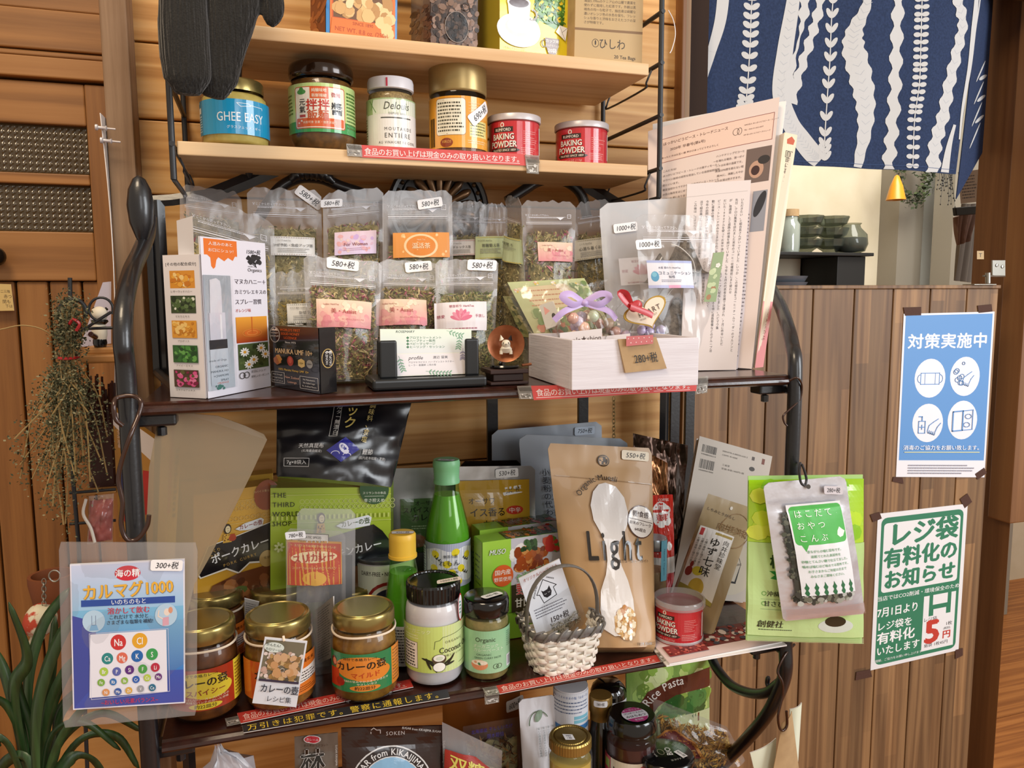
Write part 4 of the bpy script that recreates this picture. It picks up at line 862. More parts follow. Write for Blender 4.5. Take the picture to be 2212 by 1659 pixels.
# ghee
C, R, H = cylspot(511, 0, ZA, 140, 180, Y=YJ-.01); M('ghee', '#cdb96a', .5, col2='#b9a552', ns=80)
t = jar('ghee_jar', 'squat ghee jar with gold lid and bright blue label', C, R, H, JP, 'glass_thin', [(.86, .83), (.88, .82), (.88, .97), (.84, 1.), (.0, 1.)], 'gold_lid', .78, 'ghee')
S = Cyl(C, R+.0004, ZA+.16*H, ZA+.66*H, 2.9); c = Cv(200, 72, 26); c.R(0, 0, 200, 72, '#2398c8'); c.R(0, 0, 22, 72, '#2a7f9d'); c.rows(3, 30, 20, 66, 7, '#bfe0ea'); c.R(4, 14, 16, 26, '#e9e6d8'); c.T('GHEE EASY', 112, 36, 27, '#f4fafc', b=.4, sx=.72); c.T('グラスフェッド・ギー', 118, 58, 7, '#f4fafc'); c.L([(104, 8), (128, 8), (132, 12), (112, 15), (104, 8)], 1, '#f4fafc'); c.L([(132, 11), (160, 12), (160, 16)], 1, '#f4fafc'); c.build('label', t, S, mat='print_gloss')
# chilli sauce
C, R, H = cylspot(699, 0, ZA, 138, 145, Y=YJ-.005); M('sauce_brown', '#4b3214', .35, col2='#6e4a1e', ns=140); M('brown_lid', '#2c1a0e', .18, metal=.4, coat=.6)
P2 = [(.62, 0), (.8, .01), (.86, .06), (1., .17), (1., .7), (.98, .75), (.9, .82), (.86, .84)]
t = jar('chilli_sauce_jar', 'wide noodle sauce jar with dark lid and green red Chinese label', C, R, H, P2, 'glass_thin', [(.92, .82), (.99, .84), (1.0, .87), (.99, .95), (.96, .985), (.9, 1.), (0, .99)], 'brown_lid', .8, 'sauce_brown')
S = Cyl(C, R+.0004, ZA+.2*H, ZA+.73*H, 3.0); c = Cv(240, 112, 26); c.R(0, 0, 240, 112, '#bcd68a'); c.R(0, 86, 240, 112, '#3f9a55'); c.R(50, 8, 178, 104, '#c8502a', rd=6); c.R(52, 10, 176, 102, '#efe9da', rd=5); c.R(54, 80, 174, 100, '#d9622f', rd=3)
c.R(92, 10, 136, 36, '#d9622f'); c.T('純釀味噌', 114, 17, 9, '#f5e8d0', b=1); c.T('新鮮辣椒', 114, 29, 9, '#f5e8d0', b=1); c.T('拌拌', 110, 50, 26, '#c8382a', b=2.4, sx=1.1); c.T('飯麵', 110, 74, 26, '#c8562a', b=2); c.T('元氣', 72, 52, 17, '#241a14', b=2, vert=True); c.T('微辣', 154, 26, 12, '#b03434', b=1.5); c.T('醬', 156, 58, 30, '#17120e', b=2.6); c.E(70, 20, 12, 6, '#3f8f3f'); c.E(70, 15, 6, 6, '#3f8f3f'); c.R(64, 72, 80, 78, '#b03434'); c.T('純素可食 全素・蛋奶素皆可', 114, 90, 6.6, '#f5e8d0')
c.rows(184, 12, 232, 100, 11, '#4c7a3a'); c.rows(6, 20, 44, 70, 6, '#4c7a3a'); c.build('label', t, S, mat='print_gloss')
# mustard
C, R, H = cylspot(847, 0, ZA, 103, 176, Y=YJ); M('mustard', '#b39a63', .5, col2='#6a5230', ns=380, lo=.3, hi=.75)
t = jar('mustard_jar', 'wholegrain mustard jar with white lid crossed by a red stripe', C, R, H, [(.7, 0), (.96, .01), (1, .04), (1, .74), (.96, .8), (.86, .84)], 'glass_thin', [(.9, .85), (.97, .86), (.97, .96), (.93, 1.), (0, 1.)], 'white_plastic', .81, 'mustard')
S = Cyl(C, R+.0004, ZA+.05*H, ZA+.72*H, 2.9); c = Cv(180, 116, 26); c.R(0, 0, 180, 116, '#e8e6e4'); c.R(0, 0, 180, 34, '#a9c08c'); c.R(40, 3, 170, 34, '#e4e8dc'); c.L([(30, 4), (50, 30)], 2, '#6f9456'); c.L([(42, 2), (34, 24)], 2, '#6f9456'); c.T('Delouis', 104, 16, 23, '#4a4a40', sh=.25, sx=.95); c.T('DEPUIS 1885', 106, 33, 6.5, '#5a5a52', sp=.8); c.R(64, 41, 144, 43.5, '#4a4a44'); c.T('MOUTARDE', 110, 66, 10, '#55524e', sp=2.6); c.T('ENTIÈRE', 108, 80, 14.5, '#45423e', sp=2.4); c.T('AU VINAIGRE DE CIDRE', 108, 95, 8.2, '#5a5652', sp=1.1, sx=.9); c.R(70, 111, 150, 116, '#2e4234'); c.R(2, 30, 16, 116, '#c8d2b4'); c.rows(3, 40, 15, 108, 12, '#556644'); c.build('label', t, S, mat='print_gloss')
S = Cyl(C, R*.975, ZA+.865*H, ZA+.97*H, .12, turn=-.15); c = Cv(10, 30); c.R(2, 0, 8, 30, '#c9324a'); c.build('seal_stripe', t, S)
# coffee substitute, gold cap
C, R, H = cylspot(991, 0, ZA, 124, 135, Y=YJ-.005); M('coffee_powder', '#6b4320', .6, col2='#815630', ns=300); M('gold_cap', '#a88f5c', .33, metal=.55)
t = jar('coffee_jar', 'tall instant coffee jar with matte gold cap and orange label', C, R, H, [(.86, 0), (.98, .015), (1, .04), (1, .63), (.97, .66)], 'glass_thin', [(.97, .655), (1.0, .66), (1.01, .68), (1.0, .98), (.97, 1.), (0, 1.)], 'gold_cap', .56, 'coffee_powder')
S = Cyl(C, R+.0004, ZA+.10*H, ZA+.60*H, 2.9); c = Cv(190, 100, 26); c.R(0, 0, 190, 100, '#e09a2e', '#e6a43a'); c.R(42, 4, 112, 76, '#8a5a20', rd=7); c.R(43, 5, 111, 75, '#ece6d2', rd=6); c.rows(47, 10, 108, 70, 9, '#4c4a3c', .5); c.R(120, 46, 172, 78, '#e3d98a'); c.rows(122, 48, 170, 76, 5, '#6d6a3c'); c.bars(18, 40, 36, 96, '#2c241c', 9); c.E(68, 90, 15, 9, '#8f3f22'); c.T('VIROS', 68, 88, 8, '#e8b060', sh=.2); c.rows(116, 84, 176, 92, 2, '#f2d6a0'); c.rows(118, 10, 176, 38, 5, '#edc27c', .25); c.build('label', t, S, mat='print_gloss')
sticker(t, S, .78, .30, .036, '690+税', -38)
# baking powder
M('can_red', '#b2242c', .3, coat=.5); M('can_lid', '#c9c3c6', .35, metal=.2)
def bpcan(lab, C, R, H, turn, lidm='can_lid', clear=False):
    t = root('baking_powder_can', lab, 'can', C, 'red baking powder cans' if not clear else None)
    MB().lathe(C, [(0, .001), (.97*R, 0), (.99*R, .003), (.975*R, .005), (.975*R, H*.84), (.96*R, H*.87)]+([] if clear else [(0, H*.87)]), 48).build('can_body', 'can_red', t, smooth=True)
    MB().lathe(C, [(.985*R, .001), (1.0*R, .002), (1.0*R, .0045), (.98*R, .0055)], 48).build('bottom_rim', 'can_lid', t, smooth=True)
    if clear: MB().lathe(C, [(.99*R, H*.83), (1.06*R, H*.84), (1.06*R, H*.97), (1.03*R, H), (.97*R, H), (.95*R, H*.92), (.94*R, H*.80), (0, H*.79)], 48).build('lid', lidm, t, smooth=True)
    else: MB().lathe(C, [(.99*R, H*.86), (1.04*R, H*.87), (1.04*R, H*.985), (1.02*R, H), (.97*R, H), (.955*R, H*.96), (0, H*.955)], 48).build('lid', lidm, t, smooth=True)
    S = Cyl(C, R*.978, C.z+H*.08, C.z+H*.83, 2.9, turn); c = Cv(190, 92, 26); c.R(0, 0, 190, 92, '#c22b33')
    c.ring(72, 8, 4, 5, 2.4, '#f2efe8'); c.R(46, 13, 100, 26, '#35241d'); c.T('RUMFORD', 73, 20, 10.5, '#f2efe8', b=1.3, sx=.86); c.T('BAKING', 74, 38, 21, '#2e1a14', b=3.5, sx=.78); c.z += 1; c.T('BAKING', 73, 37, 21, '#f4f1ea', b=2, sx=.78); c.T('POWDER', 74, 57, 22, '#2e1a14', b=3.5, sx=.78); c.z += 1; c.T('POWDER', 73, 56, 22, '#f4f1ea', b=2, sx=.78)
    c.P([(34, 70), (42, 66), (106, 66), (118, 72), (108, 77), (40, 77)], '#35241d'); c.T('TRUSTED SINCE 1859', 74, 71.5, 7.8, '#efe6d8', b=1, sh=.15, sx=.86); c.T('NET WT 4 OZ (113g)', 72, 84, 6.6, '#e8b8b0'); c.R(8, 64, 22, 82, '#2a2238'); c.rows(126, 22, 170, 58, 7, '#e59a98', .3, .3); c.rows(120, 64, 165, 84, 4, '#e8b0ac', .3); c.R(184, 10, 190, 80, '#e9e4e2'); c.build('label', t, S, mat='print_gloss')
    return t
C, R, H = cylspot(1111, 0, ZA, 112, 256, Y=YJ); bpcan('red baking powder can beside the gold capped coffee jar', C, R, H, -.12)
C, R, H = cylspot(1256, 0, ZA, 114, 272, Y=YJ+.01); bpcan('red baking powder can standing alone by the right wire frame', C, R, H, -.1)
# ------------------------------------------------------------------ left pillar: paper sheet and pins
S = Q(at(217, 244, .975), at(231, 258, 1.0), at(262, 850, 1.0), at(248, 866, .975), lambda u, v: .006*math.sin(PI*v)*(1-u))
t = root('wall_calendar', 'white paper sheet seen edge on, pinned to the left wooden pillar', 'calendar', S.ce); pouch('sheet', t, S, 'paper', 0, 0, 6, 20, back=-1, thick=.0008)
for x, y in ((206, 276), (217, 304)):
    C = at(x, y, .972); t = root('push_pin', 'clear push pin at the edge of the white paper sheet' + (', upper one' if y < 290 else ', lower one'), 'pin', C, 'clear push pins'); MB().lathe(C+V((.012, 0, 0)), [(.001, -.008), (.001, 0), (.003, .001), (.0018, .003), (.0018, .009), (.0034, .010), (.0034, .012), (0, .012)], 12, ax=V((-1, 0, .05))).build('pin', 'can_lid', t, smooth=True)
# ------------------------------------------------------------------ tea pouches
HERB = ['#8c7f4c', '#aa9960', '#6b643a', '#c4ae78', '#978752', '#57522f', '#d0be8c']
ROSE = HERB*2+HERB[:4]+['#a0485a', '#c47080', '#7a3644', '#d8a4a4']; YEL = HERB+['#c4a850', '#b89a3c', '#94803c']; PALE = ['#a39868', '#c0b07c', '#8c8254', '#6c6640', '#d0c48c']
GRN = ['#727a40', '#8c9454', '#5c6232', '#a4a268', '#4a5028']
M('herb_core', '#6e673e', .9, col2='#9a8a58', ns=160, bs=200, bstr=.8, bd=.003)
def milkf(top=.3, a=.30, e=.30, base=.03):
    a *= .75; e *= .8
    def f(u, v):
        m = base
        if v < top: m = a*(1-.35*max(0, (v-top+.08)/.08) if v > top-.08 else 1)
        if u < .07 or u > .93: m = max(m, e)
        return m
    return f
def zipline(par, S, v0=.1, full=True):
    c = Cv(130, 36, 10); g = '#e6e4ea'
    if full: c.T('✂ここから切って下さい。', 36, 6, 5.2, g); c.R(14, 10, 108, 10.6, g); c.rows(14, 11, 100, 14, 1, g, .4, 0); c.P([(84, 11), (104, 11), (94, 18)], g); c.L([(112, 4), (121, 4), (121, 13), (112, 13)], .9, g, True); c.T('プラ', 116.5, 8.5, 4, g)
    c.R(6, 22, 124, 22.8, '#c9c6ca'); c.R(6, 25, 124, 26.6, '#dddadf'); c.R(6, 29, 124, 29.8, '#c9c6ca')
    return c.build('zip_seal', par, S, rect=(.03, v0, .97, v0+36/130*S.w/S.h*.94), off=.0004)
def teabag(label, S, pal, fill, n, size=.005, milk=.3, lab=None, sti=None, mat='film_clear', B=.011, grp='clear herbal tea pouches on the upper shelf', zip_=.10, zfull=True, seed=0, rt=.035, top=.25, zs=ZC):
    S.bul = pillow(B, top=top*.8, pw=.75, wr=.0012, seed=seed); t = root('tea_pouch', label, 'tea pouch', (S.c[2]+S.c[3])/2, grp)
    pouch('bag', t, S, mat, rt, .02, milk=milkf(top, milk, milk, .02 if mat == 'film_clear' else .1), back=.5, thick=.0006, edge=.003)
    if pal: core('tea_fill', t, S, (.08, fill, .92, .985), 'herb_core', inset=.0026); flakes('tea_leaves', t, S, (.07, fill-.015, .93, .975), int(n*1.3), size, pal, .0014, .0022)
    zipline(t, S, zip_, zfull)
    if lab:
        cv, place = lab
        if len(place) == 5: cv.build('label', t, S, rect=place[:4], off=.0024, tg=3e-4)
        else: cv.build('label', t, S, place=place, off=.0024, tg=3e-4)
    if sti: sticker(t, S, *sti, off=.0028)
    return t
def pb(S, x, y): # picture point -> u,v on the quad (by searching)
    u = v = .5
    for _ in range(12):
        p = proj(S(u, v)); e = 1e-3; pu = proj(S(u+e, v)); pv = proj(S(u, v+e)); a, b, c_, d = (pu[0]-p[0])/e, (pv[0]-p[0])/e, (pu[1]-p[1])/e, (pv[1]-p[1])/e
        D = a*d-b*c_; dx_, dy_ = x-p[0], y-p[1]; u += (d*dx_-b*dy_)/D; v += (a*dy_-c_*dx_)/D
    return u, v
def lp(S, x0, y0, x1, y1, rot=0):   # label placed over a picture rectangle
    u, v = pb(S, (x0+x1)/2, (y0+y1)/2); ua = pb(S, x0, (y0+y1)/2); ub = pb(S, x1, (y0+y1)/2); return (u, v, (ub[0]-ua[0])*S.w, rot)
def lr(S, x0, y0, x1, y1): a = pb(S, x0, (y0+y1)/2); b = pb(S, x1, (y0+y1)/2); e = pb(S, (x0+x1)/2, y0); f = pb(S, (x0+x1)/2, y1); return (a[0], e[1], b[0], f[1], 0)
def assist():
    c = Cv(117, 62, 20); c.R(0, 0, 117, 62, '#e9cdb4', '#dc8f93'); c.blobs(4, 30, 113, 60, 30, 7, ['#e0a09c', '#dd9496', '#e6b0a4', '#d98890'], mask=lambda x, y: 8 < x < 110 and y < 55); c.blobs(10, 4, 106, 26, 14, 6, ['#ecd4ba', '#e8c9ae', '#efdcc6'], mask=lambda x, y: y > 8)
    c.T('Ladies HerbTea', 30, 11, 5, '#9a5548', b=.6); c.T('美・Assist', 56, 26, 12.5, '#b0504c', b=.8); c.T('ローズヒップとハーブの', 76, 44, 4.4, '#a84c52'); return c
def lotus():
    c = Cv(108, 62, 20); c.R(0, 0, 108, 62, '#e8e0e4'); c.T('観音祈り HerbTea', 54, 9, 6.4, '#a8485c', b=.6); c.T('慈愛', 12, 30, 7.5, '#b04860', b=.8); c.T('手放し', 92, 31, 7.5, '#b04860', b=.4)
    for a in (-72, -48, -24, 0, 24, 48, 72): 
        r = math.radians(a); c.E(52+math.sin(r)*11, 38-math.cos(r)*11, 4.6, 12.5, '#d7708c' if a % 48 else '#e08ea4', 14, rot=a)
    c.rows(16, 54, 94, 60, 1, '#b07884', .5); return c
def plainlab(t1, t2, bg='#e6e4e2', edge='#9fae8c', col='#3c3a3a', w=90, h=45):
    c = Cv(w, h, 20); c.R(0, 0, w, h, bg)
    for k in range(18): c.E(3+k*(w-6)/17, 2.5, 1.6, 1.2, edge, 6); c.E(3+k*(w-6)/17, h-2.5, 1.6, 1.2, edge, 6)
    c.T(t1, w*.3, 10, 4.2, col); c.T(t2, w/2, 21, min(8.6, w*.92/len(t2)), col, b=.7); c.rows(w*.15, 27, w*.9, 39, 3, '#8a8886', .35); return c
G1 = 'pouches'
# back row
S = stand(388, 520, 396, 392, 560, .935, ZC, .03, yt2=418); teabag('leftmost tea pouch at the back, wavy pinkish top beside the wire frame', S, HERB, .16, 700, .006, .16, top=.14, zip_=.05, seed=1)
S = stand(402, 592, 412, 400, 600, .885, ZC, .03, yt2=478); teabag('tea pouch with slanting top behind the tall white spray box', S, YEL+['#b07a4c', '#8a3646'], .26, 900, .008, .22, top=.22, zip_=.10, seed=2)
S = stand(533, 694, 404, 545, 700, .91, ZC, .02, yt2=412); c = plainlab('ハーブ Herb Tea', 'かぜ予防・免疫アップ茶', edge='#b7a6a0', w=100)
teabag('tea pouch for cold prevention with slanted 580 price sticker at top', S, PALE+HERB, .22, 800, .006, .24, (c, lp(S, 585, 512, 680, 556)), (*pb(S, 668, 428), .033, '580+税', 36), top=.19, zip_=.07, seed=3)
S = stand(697, 828, 416, 702, 830, .895, ZC, .02, yt2=404); c = Cv(96, 54, 20); c.R(0, 0, 96, 54, '#dfc4d0', '#d8c6e4'); c.blobs(4, 4, 92, 50, 34, 5, ['#e0a8ac', '#d8b4c8', '#c8a8d8', '#e4c8c4'], mask=lambda x, y: 6 < x < 90 and 6 < y < 48); c.T('For Woman', 48, 30, 11, '#8c4c5c', b=.7); c.rows(20, 38, 78, 46, 2, '#b888a0', .3)
teabag('tea pouch with pink and lilac For Woman label in the back row', S, ROSE, .20, 700, .006, .26, (c, lp(S, 722, 500, 812, 553, 1)), (*pb(S, 716, 440), .024, '580+税', 2), top=.17, zip_=.07, seed=4)
S = stand(826, 976, 412, 828, 984, .88, ZC, .02, yt2=411); c = Cv(120, 52, 20); c.R(0, 0, 120, 52, '#dd8f3e'); c.blobs(4, 4, 114, 48, 20, 3, ['#f0c894', '#eab878'], mask=lambda x, y: x < 26 or x > 92); c.E(58, 28, 36, 25, '#eec89a', 30); c.E(58, 28, 31, 21, '#d9812c', 30); c.T('温活茶', 58, 28, 13, '#f2d8b4', b=1.2); c.T('Herb Tea', 58, 15, 4.5, '#f0d4b0')
teabag('nearly empty looking tea pouch with orange round medallion label', S, ROSE+YEL, .30, 420, .005, .34, (c, lp(S, 848, 505, 970, 557)), (*pb(S, 928, 440), .030, '580+税', -8), top=.2, zip_=.07, seed=5)
S = stand(968, 1050, 436, 975, 1052, .925, ZC, .01, yt2=434); c = plainlab('ハーブ Herb Tea', 'デトックス茶', '#e8e2e0', '#d09080', w=80)
teabag('narrow tea pouch with white and coral floral label left of the green one', S, ROSE, .21, 420, .005, .2, (c, lp(S, 965, 514, 1024, 558)), None, top=.2, zip_=.08, seed=6)
S = stand(1036, 1096, 440, 1030, 1096, .915, ZC, .01, yt2=440); c = plainlab('からだ内 HerbTea', '胃腸整え茶', '#c3cd9c', '#c8b860', w=70, h=52)
teabag('tea pouch with olive green stomach tea label behind the others', S, YEL, .24, 400, .005, .22, (c, lp(S, 1026, 514, 1088, 558)), None, top=.2, zip_=.08, seed=7)
S = Q(at(1092, 420, .90), at(1126, 432, .84), colz(1142, .845, ZC), colz(1096, .90, ZC)); c = plainlab('ハーブ', '胃腸整え', '#c9d9b0', '#d8b840', w=56, h=80)
teabag('slim tea pouch turned side on with yellow dotted green label', S, PALE, .16, 420, .005, .25, (c, lr(S, 1092, 512, 1132, 565)), None, top=.13, zip_=.08, zfull=False, seed=8, B=.014)
S = stand(1125, 1244, 434, 1140, 1238, .85, ZC, .02, yt2=436); teabag('tea pouch with pink Assist label standing behind the white wooden box', S, ROSE, .20, 900, .007, .22, (assist(), lp(S, 1158, 519, 1234, 573, 1)), None, top=.16, zip_=.07, seed=9)
S = stand(1243, 1318, 440, 1240, 1320, .90, ZC, .02, yt2=428); c = plainlab('こころ HerbTea', '心落ち着くお茶', '#cfc8ba', '#a89c7c', w=76)
teabag('tea pouch for a calm heart partly behind the large frosted pouches', S, YEL, .21, 600, .006, .2, (c, lp(S, 1240, 516, 1308, 562)), None, top=.2, zip_=.08, seed=10)
# large pouches at the right
S = stand(1294, 1506, 440, 1318, 1500, .83, ZC, .02, yt2=424); S.bul = pillow(.012, .2, wr=.001, seed=11)
t = root('large_tea_pouch', 'large frosted pouch with lotus label and 1000 yen sticker, left of two', 'tea pouch', (S.c[2]+S.c[3])/2, 'large frosted tea pouches')
pouch('bag', t, S, 'film_frost', .05, .02, milk=milkf(.2, .28, .3, .12)); lotus().build('label', t, S, place=lp(S, 1342, 545, 1440, 622), off=-.002); sticker(t, S, *pb(S, 1350, 492), .030, '1000+税', -3)
S = stand(1372, 1548, 462, 1396, 1532, .788, ZC, .012, yt2=466); S.bul = pillow(.016, .2, wr=.0022, seed=12)
t = root('large_tea_pouch', 'large clear pouch of pyramid tea bags with blue watercolour label', 'tea pouch', (S.c[2]+S.c[3])/2, 'large frosted tea pouches')
pouch('bag', t, S, 'film_clear', .05, .02, milk=milkf(.2, .12, .18, .02), nu=30, nv=40)
zipline(t, S, .06)
M('tea_mesh', '#75695c', .8, col2='#4c4238', ns=240, bs=500, bstr=.6); M('string_white', '#ded8d0', .8)
for k, (x, y, s_) in enumerate(((1478, 545, .030), (1425, 575, .024), (1462, 690, .034), (1502, 640, .026), (1410, 700, .026), (1490, 745, .024))):
    c0 = at(x, y, .80); m = MB(); a = k*.7
    pts = [c0+V((math.cos(a+j*PI/2)*s_, math.sin(a+j*PI/2)*s_*.35, -s_*.8)) for j in range(4)]+[c0+V((0, 0, s_*1.1))]
    mk('tea_bag', (vs := m.add(pts, [(0, 1, 2, 3), (0, 1, 4), (1, 2, 4), (2, 3, 4), (3, 0, 4)]).v), m.f, 'tea_mesh', t, bevel=.004, seg=3)
for pts in (((1450, 528), (1470, 535), (1495, 560), (1502, 590), (1496, 615)), ((1430, 555), (1420, 575), (1425, 600)), ((1440, 640), (1455, 620), (1470, 600))):
    MB().tube(curve([at(x, y, .792) for x, y in pts], 5), .0006, 5).build('string', 'string_white', t)
c = Cv(96, 57, 20); c.R(0, 0, 96, 57, '#e0dee6'); c.R(0, 0, 96, 5, '#a8b0d8'); c.R(0, 51, 96, 57, '#b8bce0'); c.R(40, 51, 64, 57, '#e0a4c4'); c.E(14, 33, 8, 10.5, '#5a9cc0'); c.E(13, 29, 5, 5, '#7cb8cc'); c.T('水星 碧の力 HerbTea', 45, 15, 5, '#4c4c66'); c.T('コミュニケーション', 56, 26, 8, '#34405c', b=.6, sx=.98); c.T('知性', 48, 34, 6.5, '#34405c', b=.5); c.rows(26, 39, 78, 45, 2, '#7c7c92', .4)
c.build('label', t, S, place=lp(S, 1402, 565, 1498, 620, 1), off=.0012); sticker(t, S, *pb(S, 1400, 528), .030, '1000+税', -4)
# front row
S = stand(590, 690, 588, 600, 700, .825, ZC, .01, yt2=585); c = plainlab('からだ温め HerbTea', 'かぜ予防', '#dcdad6', '#a0a098', w=84)
teabag('low tea pouch behind the black lozenge box, pale cold prevention label', S, YEL, .28, 500, .006, .24, (c, lp(S, 620, 655, 702, 700)), None, top=.24, zip_=.12, seed=13)
S = stand(655, 826, 550, 668, 812, .795, ZC, .02, yt2=566); teabag('pink Assist label tea pouch right above the black lozenge box', S, ROSE, .255, 1500, .0065, .28, (assist(), lp(S, 683, 651, 800, 712, 1)), (*pb(S, 740, 572), .030, '580+税', 2), top=.23, zip_=.11, seed=14, B=.016)
S = stand(818, 948, 560, 822, 952, .805, ZC, .02, yt2=566); teabag('pink Assist label tea pouch behind the business card holder', S, ROSE, .255, 1100, .0065, .28, (assist(), lp(S, 812, 648, 918, 706, 1)), (*pb(S, 903, 577), .029, '580+税', -7), top=.23, zip_=.11, seed=15, B=.014)
S = stand(940, 1077, 562, 946, 1066, .79, ZC, .02, yt2=560); teabag('tea pouch with white pink lotus label left of the gramophone figurine', S, GRN+PALE[:2], .30, 1000, .006, .28, (lotus(), lp(S, 938, 656, 1046, 717)), (*pb(S, 1040, 574), .031, '580+税', 3), top=.25, zip_=.11, seed=16, B=.014)
# ------------------------------------------------------------------ tall white spray box
b0, b1, b2 = atz(369, 857, ZC), atz(446, 861, ZC), atz(582, 834, ZC); h = upz(b1, 549).z-ZC
d_ = b2-b1; n_ = V((-d_.y, d_.x, 0)).normalized()*.0
b3 = b0+(b2-b1)*.72
t = root('spray_box', 'tall white spray carton with orange drip logo and a window at the left end', 'box', b1)
up_ = V((0, 0, h)); MB().box8([b0+up_, b1+up_, b1, b0, b3+up_, b2+up_, b2, b3]).build('carton', 'white_plastic', t, bevel=.0006)
# front faces: left side panel and window front, with a taller header card
SL = Q(b0+up_, b1+up_, b1, b0)
c = Cv(77, 312); c.R(0, 0, 77, 312, '#e6e0e2'); c.T('[その他の配合成分]', 38, 20, 8, '#4a4646', b=.4, sx=.95)
for i, (nm, bg, cl) in enumerate((('レザーウッドハニー', '#d9922e', ['#e8a83c', '#c97a1e', '#f2cf86', '#f6e2b4']), ('マヌカエキス', '#3c4a2c', ['#4f6638', '#2a361e', '#dfe4d4', '#61784a']), ('プロポリス', '#dd9a34', ['#eab44e', '#c47f22', '#f2cb78']), ('アイビーエキス', '#2f5c28', ['#4a8a3a', '#23461e', '#67a450', '#356c2c']), ('エキナセアエキス', '#4f3a28', ['#c83a76', '#d85a90', '#7c2040', '#5c5a30', '#e07aa4']))):
    y = 34+i*54; c.R(13, y, 66, y+38, bg); c.blobs(18, y+5, 61, y+33, 34, 4.5, cl); c.T(nm, 39-2, y+45, 5.2, '#4a4646')
c.build('side_print', t, SL)
hd = upz(b1, 510).z-ZC; hd2 = V((0, 0, hd)); SF = Q(b1+hd2, b2+hd2, b2, b1)
o_ = SF.n*.0012; MB().box8([SF.c[0]+o_, SF.c[1]+o_, b2+up_+o_, b1+up_+o_, SF.c[0], SF.c[1], b2+up_, b1+up_]).build('header_card', 'white_plastic', t)
MB().box8([b0+up_*1.0+V((.012, .004, .03)), b1+up_+V((-.004, .004, .032)), b1+up_+V((-.004, .004, -.002)), b0+up_+V((.012, .004, -.002)), b0+up_+V((.012, .005, .03)), b1+up_+V((-.004, .005, .032)), b1+up_+V((-.004, .005, -.002)), b0+up_+V((.012, .005, -.002))]).build('open_flap', 'white_plastic', t)
c = Cv(140, 350); c.R(0, 0, 140, 350, '#e9e5ee'); O = '#e8772a'; c.R(6, 3, 74, 38, O); c.P([(10, 36), (70, 36), (64, 48), (54, 42), (46, 50), (34, 42), (30, 48), (27, 64), (23, 68), (19, 62), (18, 44)], O)
c.T('人混みのあと', 40, 13, 8.4, '#f4ece4', b=.6); c.T('お口にシュッ!', 40, 27, 8.4, '#f4ece4', b=.6); c.T('1580+税', 110, 24, 12.5, '#1c1a1c', b=.9, sx=.75, sh=.15)
c.blobs(98, 34, 126, 54, 26, 4.5, ['#1f1d20', '#2c2a2c']); c.L([(112, 48), (116, 60)], 2, '#1f1d20'); c.L([(104, 50), (115, 58)], 1.4, '#1f1d20'); c.T('Organics', 112, 66, 11.5, '#3a383c', sx=.8); c.T('made of', 105, 58, 5, '#3a383c')
for s_, y, col, z_ in (('マヌカハニー＋', 94, '#4c4450', 13.5), ('カミツレエキスの', 118, '#4c4450', 11.8), ('スプレー習慣', 141, '#4c4450', 13), ('オレンジ味', 161, '#b84c40', 9)): c.T(s_, 64, y, z_, col, a='l', b=.5, sx=.78)
c.R(64, 176, 136, 236, '#e8a030', '#a83a14'); c.E(100, 214, 18, 8, '#d86c24'); c.ring(100, 214, 12, 5, 1, '#f0a850'); c.ring(100, 214, 22, 9, 1, '#e08c3c'); c.R(98.5, 176, 101, 214, '#c8641c'); c.R(66, 239, 136, 299, '#4a5a30'); c.blobs(70, 243, 132, 295, 30, 5, ['#3a4a24', '#5c6c3c', '#2c3a1c'])
for x, y in ((80, 258), (100, 278), (118, 252), (128, 268), (88, 288)):
    for k in range(10): a = k*.628; c.E(x+math.cos(a)*7, y+math.sin(a)*7, 4.2, 1.9, '#f0eeea', 8, rot=math.degrees(a), z=False)
    c.z += 1; c.E(x, y, 3.6, 3.4, '#e0a030', 10)
c.ring(72, 312, 6, 7, 1.4, '#333333'); c.ring(82, 312, 6, 7, 1.4, '#333333'); c.T('JAS', 77, 312, 5, '#333333'); c.T('お口にシュッ!', 92, 306, 7, '#3c3a3c', a='l', sx=.8, b=.3); c.T('美味しいオーガニック', 92, 318, 6.4, '#3c3a3c', a='l', sx=.66, b=.3)
c.build('front_print', t, SF, off=.0016)
# the window at the corner with the spray bottle behind it
c = Cv(58, 246); c.R(0, 0, 58, 246, '#a3aab4', '#c3ccd6'); wr_ = (.005, 1-312/352+.12, .40, .955); c.build('window_recess', t, SF, rect=wr_, off=.0022)
Cw = (b1+d_*.19); 
W0 = SF.n*.0024
c = Cv(58, 246); c.P([(12, 10), (26, 6), (34, 12), (36, 30), (36, 90), (10, 90)], '#e4e2ea'); c.R(8, 80, 42, 138, '#dedce6', '#d8d8e4'); c.R(6, 138, 44, 158, '#16141c'); c.R(6, 158, 44, 236, '#d0d8e2', '#c0ccd8'); c.R(30, 84, 34, 136, '#f6f6fa')
c.T('made of Orga', 40, 182, 6.4, '#6c7884', a='r'); 
for i, s_ in enumerate(('ORGANIC', 'MANUKA HO', '+CHAMOMI', 'SPRAY')): c.T(s_, 43, 196+i*10, 6.6, '#5c6874', a='r', b=.4, sx=.92)
c.T('ORANGE', 43, 236-4, 6, '#d87c6c', a='r'); c.blobs(14, 238, 34, 246, 10, 3, ['#3c7c70']); c.build('spray_bottle', t, SF, rect=wr_, off=.0026, label='white spray bottle with black collar behind the window')
Sw = Q(*[SF(u, v, .0042) for u, v in ((wr_[0], wr_[1]), (wr_[2], wr_[1]), (wr_[2], wr_[3]), (wr_[0], wr_[3]))], lambda u, v: .0003); pouch('window_film', t, Sw, 'film_thin', 0, 0, 8, 20, back=-1, thick=.0001)
